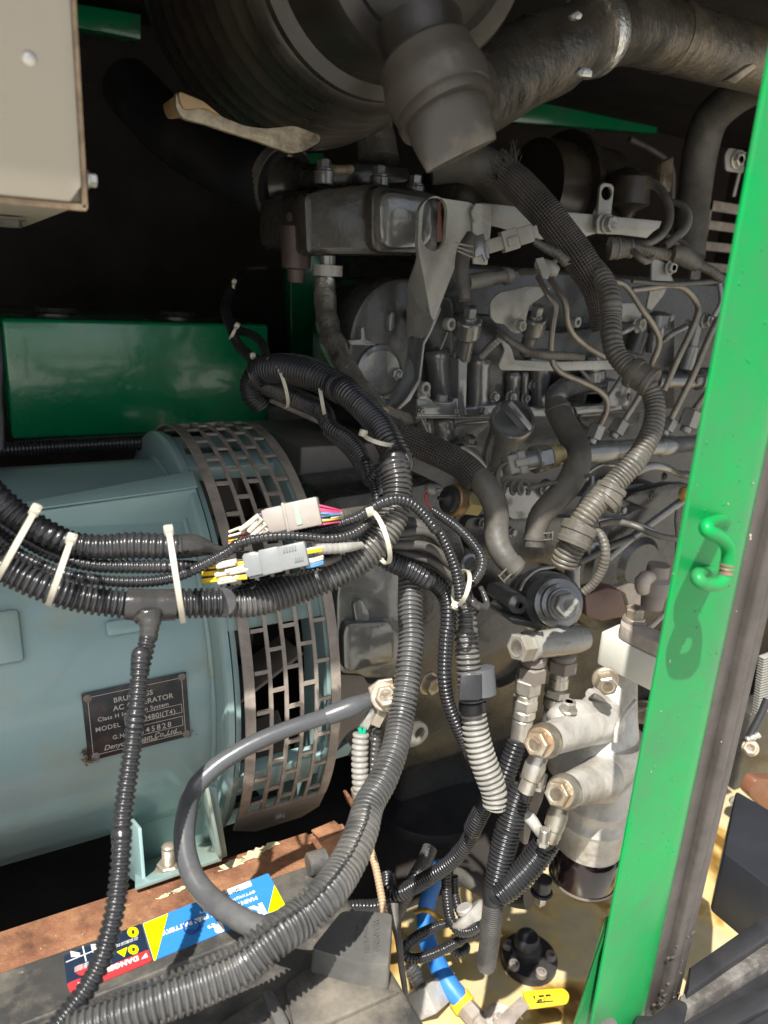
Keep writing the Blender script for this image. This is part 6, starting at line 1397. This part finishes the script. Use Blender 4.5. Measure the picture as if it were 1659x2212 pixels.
plate('crimp_lug', tr([(1085, 470), (1120, 500), (1160, 570), (1110, 665), (1050, 640), (1095, 560)], .655), VY * .002, m_yzinc, el_, bev=.0006)
plate('crimp_lug', tr([(1060, 520), (1090, 560), (1030, 680), (980, 660)], .662), VY * .003, m_zinc, el_, bev=.0006)
sweep('sleeve', [(985, 700, .66, 112), (978, 820, .66, 116), (978, 960, .66, 116), (985, 1100, .66, 112)], m_condg, el_, 'corr', .0052, .14, n=24)
sweep('sleeve', [(1090, 660, .675, 84), (1078, 780, .675, 84), (1065, 900, .675, 82), (1050, 1040, .68, 80)], m_condd, el_, 'corr', .0045, .14, n=22)
sweep('green_wire', [(975, 660, .66, 30), (985, 690, .66, 34), (985, 730, .66, 30)], m_wire_g, el_, n=10)
sweep('green_wire', [(1010, 670, .66, 26), (1005, 700, .66, 30), (1000, 730, .66, 26)], m_wire_g, el_, n=10)

# ================================================================= CONNECTORS AND THEIR WIRES
mode('I', 'd')
bc, A, u, h, v, L_, H_ = connector('beige_connector', 'beige multi-pin connector with pink and blue wires resting on the conduits', (440, 415), (815, 335), .585, 180, m_beige,
    [('plug_shell', .0, .42, .92, 1.0, 0), ('socket_shell', .36, 1.0, 1.06, 1.12, 0)])
bm = NB(); obox_bm(bm, A + u * L_ * .40 , u, h, v, L_ * .06, H_ * 1.14, H_ * .98, .001); obox_bm(bm, A + u * L_ * .2 + h * 0, u, h, v, L_ * .30, H_ * .98, H_ * .5, .001); obj('ridge', bm, m_beige, bc)
bm = NB(); obox_bm(bm, A + u * L_ * .62 + v * H_ * .45, u, h, v, .0045, H_ * .72, .002, .0005); obj('lock_tab', bm, mat('pale_green', (.30, .42, .30), .4), bc)
bm = NB(); obox_bm(bm, A - u * .002, u, h, v, .008, H_ * .78, H_ * .66, .002); obj('rubber_seal', bm, mat('navy_rubber', (.012, .015, .05), .5), bc)
def wire(parent, pts, m, w_=16, name='wire'): return sweep(name, [(x, y, d, w_) for x, y, d in pts], m, parent, n=8, step=.004)
random.seed(9)
for i, (m, y, ye) in enumerate(((m_wire_w, 385, 470), (m_wire_r, 370, 540), (m_wire_w, 405, 500), (m_wire_k, 420, 520), (m_wire_y, 450, 530), (m_wire_w, 430, 545), (m_wire_w, 470, 550), (m_wire_k, 460, 560))):
    wire(bc, [(440, y, .58), (360, y + 50 + i * 3, .578), (280, ye - 20 + 4 * i, .58), (200, ye + 10, .585)], m, 20)
for i, (x, y, s_) in enumerate(((370, 440, '08'), (395, 468, '04'), (410, 500, '06'), (350, 400, ''), (310, 430, ''))):
    a, b_ = pt(x + 50, y - 50 + i * 6, .574), pt(x - 40, y + 40, .574)
    bm = NB(); rod_bm(bm, a, b_, mm(x, y, .574, 17)); o = obj('wire_marker', bm, m_wire_w, bc)
    if s_:
        bm = NB(); uu = (b_ - a).normalized(); text_bm(bm, s_, (a + b_) / 2 + (CP - a).normalized() * mm(x, y, .574, 18) - uu * .002, -uu, (CP - a).cross(-uu), mm(x, y, .57, 34), .0001); obj('lettering', bm, m_ink, o, smooth=False)
for i, (m, y0, y1) in enumerate(((m_wire_p, 300, 340), (m_wire_p, 322, 348), (m_wire_p, 335, 352), (m_wire_b, 355, 356), (m_wire_b, 378, 362), (m_wire_k, 370, 375), (m_wire_k, 395, 385), (m_wire_y, 408, 384), (m_wire_w, 398, 372), (m_wire_k, 415, 400), (m_wire_p, 435, 410))):
    wire(bc, [(800, y0, .585), (870, y0 + (y1 - y0) * .4 + 4 * math.sin(i), .587), (960, y1, .60)], m, 15)
o = sweep('taped_loom', [(935, 375, .60, 90), (1010, 360, .61, 84), (1100, 345, .63, 80), (1180, 330, .64, 70)], m_tape, None, 'tape', .004, .08, n=20); T_(o, 'dusty taped loom behind the beige connector wires', 'wiring harness')
gcn, A, u, h, v, L_, H_ = connector('grey_connector', 'mid-grey plastic connector with yellow-tipped white wires at its left', (310, 712), (730, 622), .565, 165, m_gplas,
    [('plug_shell', .0, .30, .92, .9, 0), ('plug_collar', .26, .58, 1.05, 1.05, 0), ('socket_shell', .54, 1.0, 1.0, 1.0, 0), ('top_key', .05, .42, .2, .5, -.5 if 0 else .0)])
bm = NB()
for k in range(5): obox_bm(bm, A + u * L_ * (.80 + .03 * k) + v * H_ * .41 + h * H_ * .14, u, h, v, .0011, H_ * .24, .002, .0003); obox_bm(bm, A + u * L_ * (.66 + .045 * k) + v * H_ * .40 - h * H_ * .32, u, h, v, .0011, H_ * .22, .0025, .0003)
obj('grip_ribs', bm, m_gplas, gcn)
bm = NB(); obox_bm(bm, A + u * L_ * .12 - h * H_ * .44 + v * H_ * .1, u, h, v, L_ * .2, H_ * .14, H_ * .4, .001); obox_bm(bm, A + u * L_ * .18 + h * H_ * .50, u, h, v, L_ * .30, H_ * .10, H_ * .5, .001); obj('latch', bm, m_gplas, gcn)
for i in range(9):
    y0 = 670 + i * 15; wire(gcn, [(320, y0, .562), (200, y0 + 8, .562), (120, y0 + 18, .563), (20, y0 + 22 + i, .566)], m_wire_y if i % 3 else m_wire_k, 24)
for i, (x, y) in enumerate(((180, 705), (190, 690), (240, 735), (270, 745), (170, 760), (200, 795), (190, 812))):
    a, b_ = pt(x + 60, y - 14, .557 + .001 * i), pt(x - 65, y + 12, .557 + .001 * i)
    bm = NB(); rod_bm(bm, a, b_, mm(x, y, .557, 17)); o = obj('wire_marker', bm, m_wire_w, gcn)
    if i in (0, 3, 5):
        bm = NB(); uu = (b_ - a).normalized(); text_bm(bm, ('17', '0', '21')[(0, 3, 5).index(i)], (a + b_) / 2 + (CP - a).normalized() * mm(x, y, .557, 18) - uu * .002, -uu, (CP - a).cross(-uu), mm(x, y, .55, 30), .0001); obj('lettering', bm, m_ink, o, smooth=False)
for i, (m, y) in enumerate(((m_wire_w, 600), (m_wire_y, 612), (m_wire_y, 625), (m_wire_w, 670), (m_wire_w, 685), (m_wire_b, 705), (m_wire_b, 718))):
    wire(gcn, [(720, y, .565), (770, y - (10 if i < 3 else 6), .568), (830, y - 18 if i < 3 else y - 25, .575)], m, 18)
sweep('taped_tail', [(785, 600, .575, 72), (860, 592, .58, 76), (950, 588, .585, 74), (1015, 582, .59, 66), (1090, 570, .60, 50)], m_condg, gcn, 'tape', .0045, .06, n=22)
sweep('second_tail', [(790, 690, .585, 60), (860, 680, .59, 60), (940, 650, .60, 50)], m_tape, gcn, 'tape', .004, .08, n=16)
# black tape/conduit shadowed behind the connectors
cond('black conduit hidden behind the grey connector above the thick run', conv('I', [(180, 900, .60, 110), (320, 880, .60, 120), (450, 850, .60, 120), (560, 815, .61, 90), (680, 780, .62, 70)]), m_cond, .0042, .13, 22, crop='full')

# ================================================================= CABLE TIES
mode('H'); tie((252, 205), (-20, 690), .478, .030, 'cable tie farthest left on the thick left-hand bundle', bow=.0)
tie((488, 405), (332, 852), .492, .030, 'second cable tie from the left on the left-hand bundle')
tie((1138, 362), (1235, 982), .512, .030, 'tall cable tie just left of the grey connector')
mode('I'); tie((1152, 345), (1262, 690), .60, .024, 'curved cable tie at the main junction of conduits', bow=.006)
mode('J'); tie((378, 965), (455, 745), .655, .028, 'cable tie with its head low, at the right of the junction', bow=-.006)
mode('F'); tie((205, 975), (455, 1050), .66, .024, 'cable tie round the upper run beside the braided hose', bow=-.004)
mode('C'); tie((1375, 528), (1410, 720), .79, .028, 'cable tie midway along the far bundle below the foil hose')
tie((1170, 450), (1240, 640), .82, .03, 'slack long-tailed cable tie near the far end of the bundle', bow=.006)
tie((1095, 432), (1120, 540), .845, .02, 'cable tie at the far tip of the bundle by the tank corner')
tie((1022, 296), (995, 350), .93, .010, 'tiny cable tie on the thin harness in front of the green tank')
tie((1011, 108), (1004, 150), 1.02, .008, 'small cable tie highest up on the thin harness')

# ================================================================= LOWER HOSES BY THE FILTER
FG = 'ribbed sleeves around the fuel hoses'
cond('black ribbed sleeve below the left zinc hose fitting', conv('N', [(585, 760, .74, 132), (545, 880, .74, 136), (505, 1000, .74, 130), (470, 1120, .74, 120)]), m_cond, .0042, .13, 24, group=FG)
slv = conv('N', [(620, 1060, .70, 178), (575, 1180, .70, 184), (535, 1330, .70, 188)]) + conv('R', [(890, 60, .70, 196), (855, 200, .70, 190), (825, 330, .70, 176), (800, 450, .70, 160)])
cond('open-ended ribbed sleeve under the upper banjo hose of the filter', slv, m_cond, .0038, .13, 28, group=FG)
cond('ribbed sleeve slanting left from the lower banjo hose of the filter', conv('R', [(1185, 120, .69, 190), (1110, 230, .69, 196), (1010, 350, .69, 196), (900, 460, .69, 190), (830, 520, .69, 160)]), m_cond, .0036, .13, 28, group=FG)
mode('R', 'd')
yj = thing('sleeve_junction', 'black ribbed sleeve and collar where the two fuel hoses join and drop to the floor', 'conduit', pt(740, 1020, .75))
sweep('collar', [(800, 440, .70, 150), (795, 500, .70, 165), (800, 560, .70, 170)], m_blk, yj, n=28)
sweep('downpipe', [(790, 540, .70, 150), (775, 700, .72, 150), (760, 850, .74, 145), (745, 960, .76, 140), (738, 1020, .77, 134)], m_condd, yj, 'corr', .0036, .12, n=26)
mode('N', 'd')
for (pts, cx0, cy0, cx1, cy1, lb, sc_) in (([(690, 880, .68, 100), (670, 960, .685, 104), (645, 1060, .69, 100), (610, 1200, .70, 96)], 684, 955, 668, 1010, 'short black fuel hose with worm clamp under the upper banjo', (740, 1010)),
                                   ([(840, 1270, .67, 96), (825, 1340, .675, 100), (800, 1420, .68, 96), (740, 1520, .69, 90)], 838, 1335, 822, 1385, 'short black fuel hose with worm clamp under the lower banjo', (770, 1390))):
    mode('N', 'd')
    r_ = thing('fuel_hose', lb, 'hose', pt(pts[-1][0], pts[-1][1], pts[-1][2]), 'short clamped fuel hoses')
    sweep('hose_wall', pts, m_blk, r_, n=28)
    p0, p1 = pt(cx0, cy0, pts[1][2]), pt(cx1, cy1, pts[1][2]); d = p1 - p0; r = mm(cx0, cy0, .68, 58)
    lathe('clamp_band', p0, d, [(0, r * .95), (0, r * 1.04), (.008, r * 1.04), (.008, r * .95)], m_zinc, r_, 36)
    c = pt(sc_[0], sc_[1], .66); bm = NB(); rod_bm(bm, c - VZ * .006, c + VZ * .007, .0045); hex_bm(bm, c - VZ * .006, -VZ, .0055, .004, 0); obj('clamp_screw', bm, m_zinc, r_)
cl = thing('pipe_bracket', 'dirty pale bent tube bracket left of the filter canister', 'bracket', PY(720, 1300, .5))
mode('N', 'd'); sweep('bent_tube', [(640, 1240, .70, 90), (690, 1290, .69, 80), (730, 1350, .68, 74), (770, 1395, .67, 80)], m_alu, cl, 'rough', amp=.3, n=20)
plate('stay', tr([(640, 1000), (800, 980), (760, 1160), (700, 1300), (660, 1452), (630, 1452)], .76), VY * .01, m_guard, cl, bev=.001)
# conduits low on the floor
cond('large dark conduit curving from below the pale one to the lower left', conv('N', [(400, 1130, .74, 120), (345, 1230, .76, 125), (290, 1340, .78, 125)]) + conv('R', [(640, 60, .80, 112), (570, 180, .82, 112), (470, 290, .84, 112), (340, 380, .86, 114), (220, 450, .88, 118), (110, 500, .89, 118), (40, 470, .90, 115), (20, 380, .92, 110)]), m_cond, .0045, .13, 24)
cond('dark conduit rising behind the blue hose', conv('R', [(330, 180, 1.0, 110), (280, 300, .98, 112), (220, 400, .96, 110), (180, 480, .95, 100), (100, 700, 1.0, 60), (110, 850, 1.0, 50)]), m_condd, .0045, .13, 22)
cond('slim conduit dropping right of the blue hose in a hook', conv('R', [(450, 340, .88, 76), (450, 460, .88, 76), (458, 580, .88, 78), (480, 690, .88, 80), (540, 770, .87, 80), (620, 775, .86, 78), (690, 740, .85, 70)]), m_cond, .0038, .13, 20)
cond('slim conduit beside the hooked one leading to the metal fitting', conv('R', [(505, 380, .90, 60), (510, 500, .90, 62), (530, 600, .89, 66), (570, 670, .88, 70), (610, 700, .87, 70)]), m_cond, .0038, .13, 20)
cond('thin conduit looping round the blue hose', conv('R', [(480, 715, .93, 60), (400, 735, .93, 66), (300, 780, .92, 74), (190, 850, .91, 76), (145, 920, .905, 78), (180, 970, .90, 78), (280, 965, .90, 78), (400, 920, .90, 78), (500, 870, .90, 74), (600, 820, .90, 60), (700, 790, .92, 50)]), m_cond, .0036, .13, 22)
cond('short ribbed stub below the looped conduit', conv('R', [(600, 880, .97, 50), (580, 920, .96, 70), (530, 930, .96, 66), (470, 890, .96, 60)]), m_cond, .0036, .13, 18)
cond('pale tan ribbed tube descending behind the terminal cover', conv('P', [(960, 200, .80, 60), (1000, 330, .78, 60), (1035, 500, .76, 60), (1065, 680, .74, 60), (1080, 800, .73, 60)]), m_tan, .0035, .12, 18)
cond('dark conduit passing low behind the battery corner', conv('P', [(700, 640, .85, 70), (850, 640, .86, 100), (1000, 640, .87, 110), (1100, 600, .88, 100)]), m_cond, .0045, .12, 20)
cond('grey cable running down behind the battery corner', conv('P', [(1140, 620, .85, 80), (1150, 760, .84, 70), (1180, 900, .83, 60), (1200, 1100, .82, 50), (1230, 1300, .82, 44), (1250, 1560, .82, 44)]), m_rub, .004, .04, 16, name='cable', cat='cable', kind='plain')
mode('R', 'd')
o = sweep('rubber_elbow', [(520, 350, 1.0, 70), (580, 390, .99, 110), (660, 430, .98, 135), (740, 480, .97, 130), (800, 520, .96, 110)], m_rub, n=28); T_(o, 'bulging dusty rubber elbow left of the filter bowl', 'hose')
o = sweep('dark_rubber_boot', [(880, 520, 1.0, 130), (960, 530, .99, 150), (1040, 540, .98, 150)], m_blk, n=28); T_(o, 'black rounded rubber boot beneath the filter drain tap', 'boot')
vl = thing('brass_fitting', 'corroded brass clamp screw and pale metal fitting beside the blue hose', 'fitting', pt(640, 680, .88))
bm = NB(); sweep_bm(bm, [(225, 640, .98, 30), (300, 625, .97, 40), (370, 660, .97, 36), (440, 720, .96, 40)], 'rough', amp=1.6, n=10, step=.004); obj('corroded_screw', bm, m_yel if 0 else mat('corroded_brass', (.48, .30, .06), .45, .4, .5, 60, .6), vl)
bm = NB(); p = pt(655, 680, .88); u = (pt(700, 660, .88) - p).normalized(); rod_bm(bm, pt(590, 640, .88), pt(650, 720, .875), .024, .018); rod_bm(bm, pt(575, 600, .88), pt(590, 640, .88), .010); obj('cast_fitting', bm, m_alu, vl)
# oily blobs of dark drains in the far interior
mode('full', 'Y')
sh = thing('engine_mount', 'dark rounded engine mount and sump shape low in the shadow', 'mount', PY(950, 1850, 1.0))
lathe('rubber_mount', PY(930, 1720, 1.0) - VZ * .05, VZ, [(-.06, .12), (0, .13), (.05, .11), (.06, .05)], m_blk, sh, 48)
ybox('sump', 880, 1500, 1500, 1700, 1.0, .3, m_eng2, sh, .02)
ybox('mount_plate', 900, 1720, 1050, 1800, 1.05, .1, m_mauve, sh, .005)
# ================================================================= EXTRA ENGINE DETAIL
mode('G', 'Y')
for (x, y, Y, r) in ((690, 640, .84, .006), (815, 690, .80, .005), (1130, 80, .84, .006), (1410, 100, .83, .010), (560, 760, .85, .006), (1340, 560, .80, .006), (460, 1300, .80, .008), (80, 600, .84, .007), (180, 640, .84, .006)):
    bolt(PY(x, y, Y), (-VY + VX * .15).normalized(), r, r * 1.1, m_eng, en)
sweep('oil_line', [(380, 1420, .80, 30), (560, 1240, .79, 26), (700, 1220, .80, 30), (900, 1270, .80, 30)], m_eng, en, n=10)
sweep('bypass_line', [(520, 560, .82, 34), (440, 470, .81, 34), (380, 430, .81, 34), (200, 420, .82, 34), (60, 400, .82, 34)], m_eng, en, n=10)
sweep('stay_rod', [(620, 740, .79, 26), (720, 600, .79, 24), (760, 540, .79, 24)], m_eng2, en, n=10)
mode('F', 'Y')
for (x, y, Y, r) in ((1325, 690, .82, .007), (1200, 690, .82, .006), (1440, 700, .82, .006), (640, 800, .79, .004), (920, 800, .79, .004), (1120, 800, .805, .005), (560, 60, .84, .006), (300, 700, .84, .006)):
    bolt(PY(x, y, Y), (-VY + VX * .15).normalized(), r, r * 1.2, m_eng, en)
column(1350, 500, 1345, 760, .845, 120); column(1440, 500, 1440, 760, .845, 70, cap=False)
sweep('gasket_line', [(600, 852, .79, 9), (900, 852, .79, 9), (1200, 850, .80, 9)], m_engl, en, n=8)
sweep('sealant_run', [(672, 850, .80, 12), (680, 930, .81, 12), (712, 1000, .81, 11), (760, 1030, .81, 10), (830, 1040, .81, 12), (860, 1080, .81, 10)], m_engl, en, n=8)
mode('J', 'Y')
for (x, y, Y, r) in ((980, 190, .80, .008), (560, 420, .81, .006), (760, 480, .81, .006), (1230, 330, .80, .006), (330, 640, .81, .007), (1500, 330, .80, .006), (1290, 600, .81, .006)):
    bolt(PY(x, y, Y), (-VY + VX * .15).normalized(), r, r * 1.1, m_eng, en)
plate('web_plate', rounded(tr([(700, 180), (1000, 160), (1080, 380), (760, 400), (690, 330)], .805), .01), VY * .006, m_eng, en, bev=.002)
sweep('lower_line', [(1330, 400, .79, 44), (1450, 400, .785, 46), (1600, 430, .785, 48), (1700, 470, .785, 48)], m_eng, en, n=12)
mode('B', 'Y')
sweep('rear_cable', [(1060, 600, 1.2, 26), (1160, 650, 1.2, 26), (1240, 720, 1.2, 26), (1245, 860, 1.2, 26)], m_rub, en, n=10)
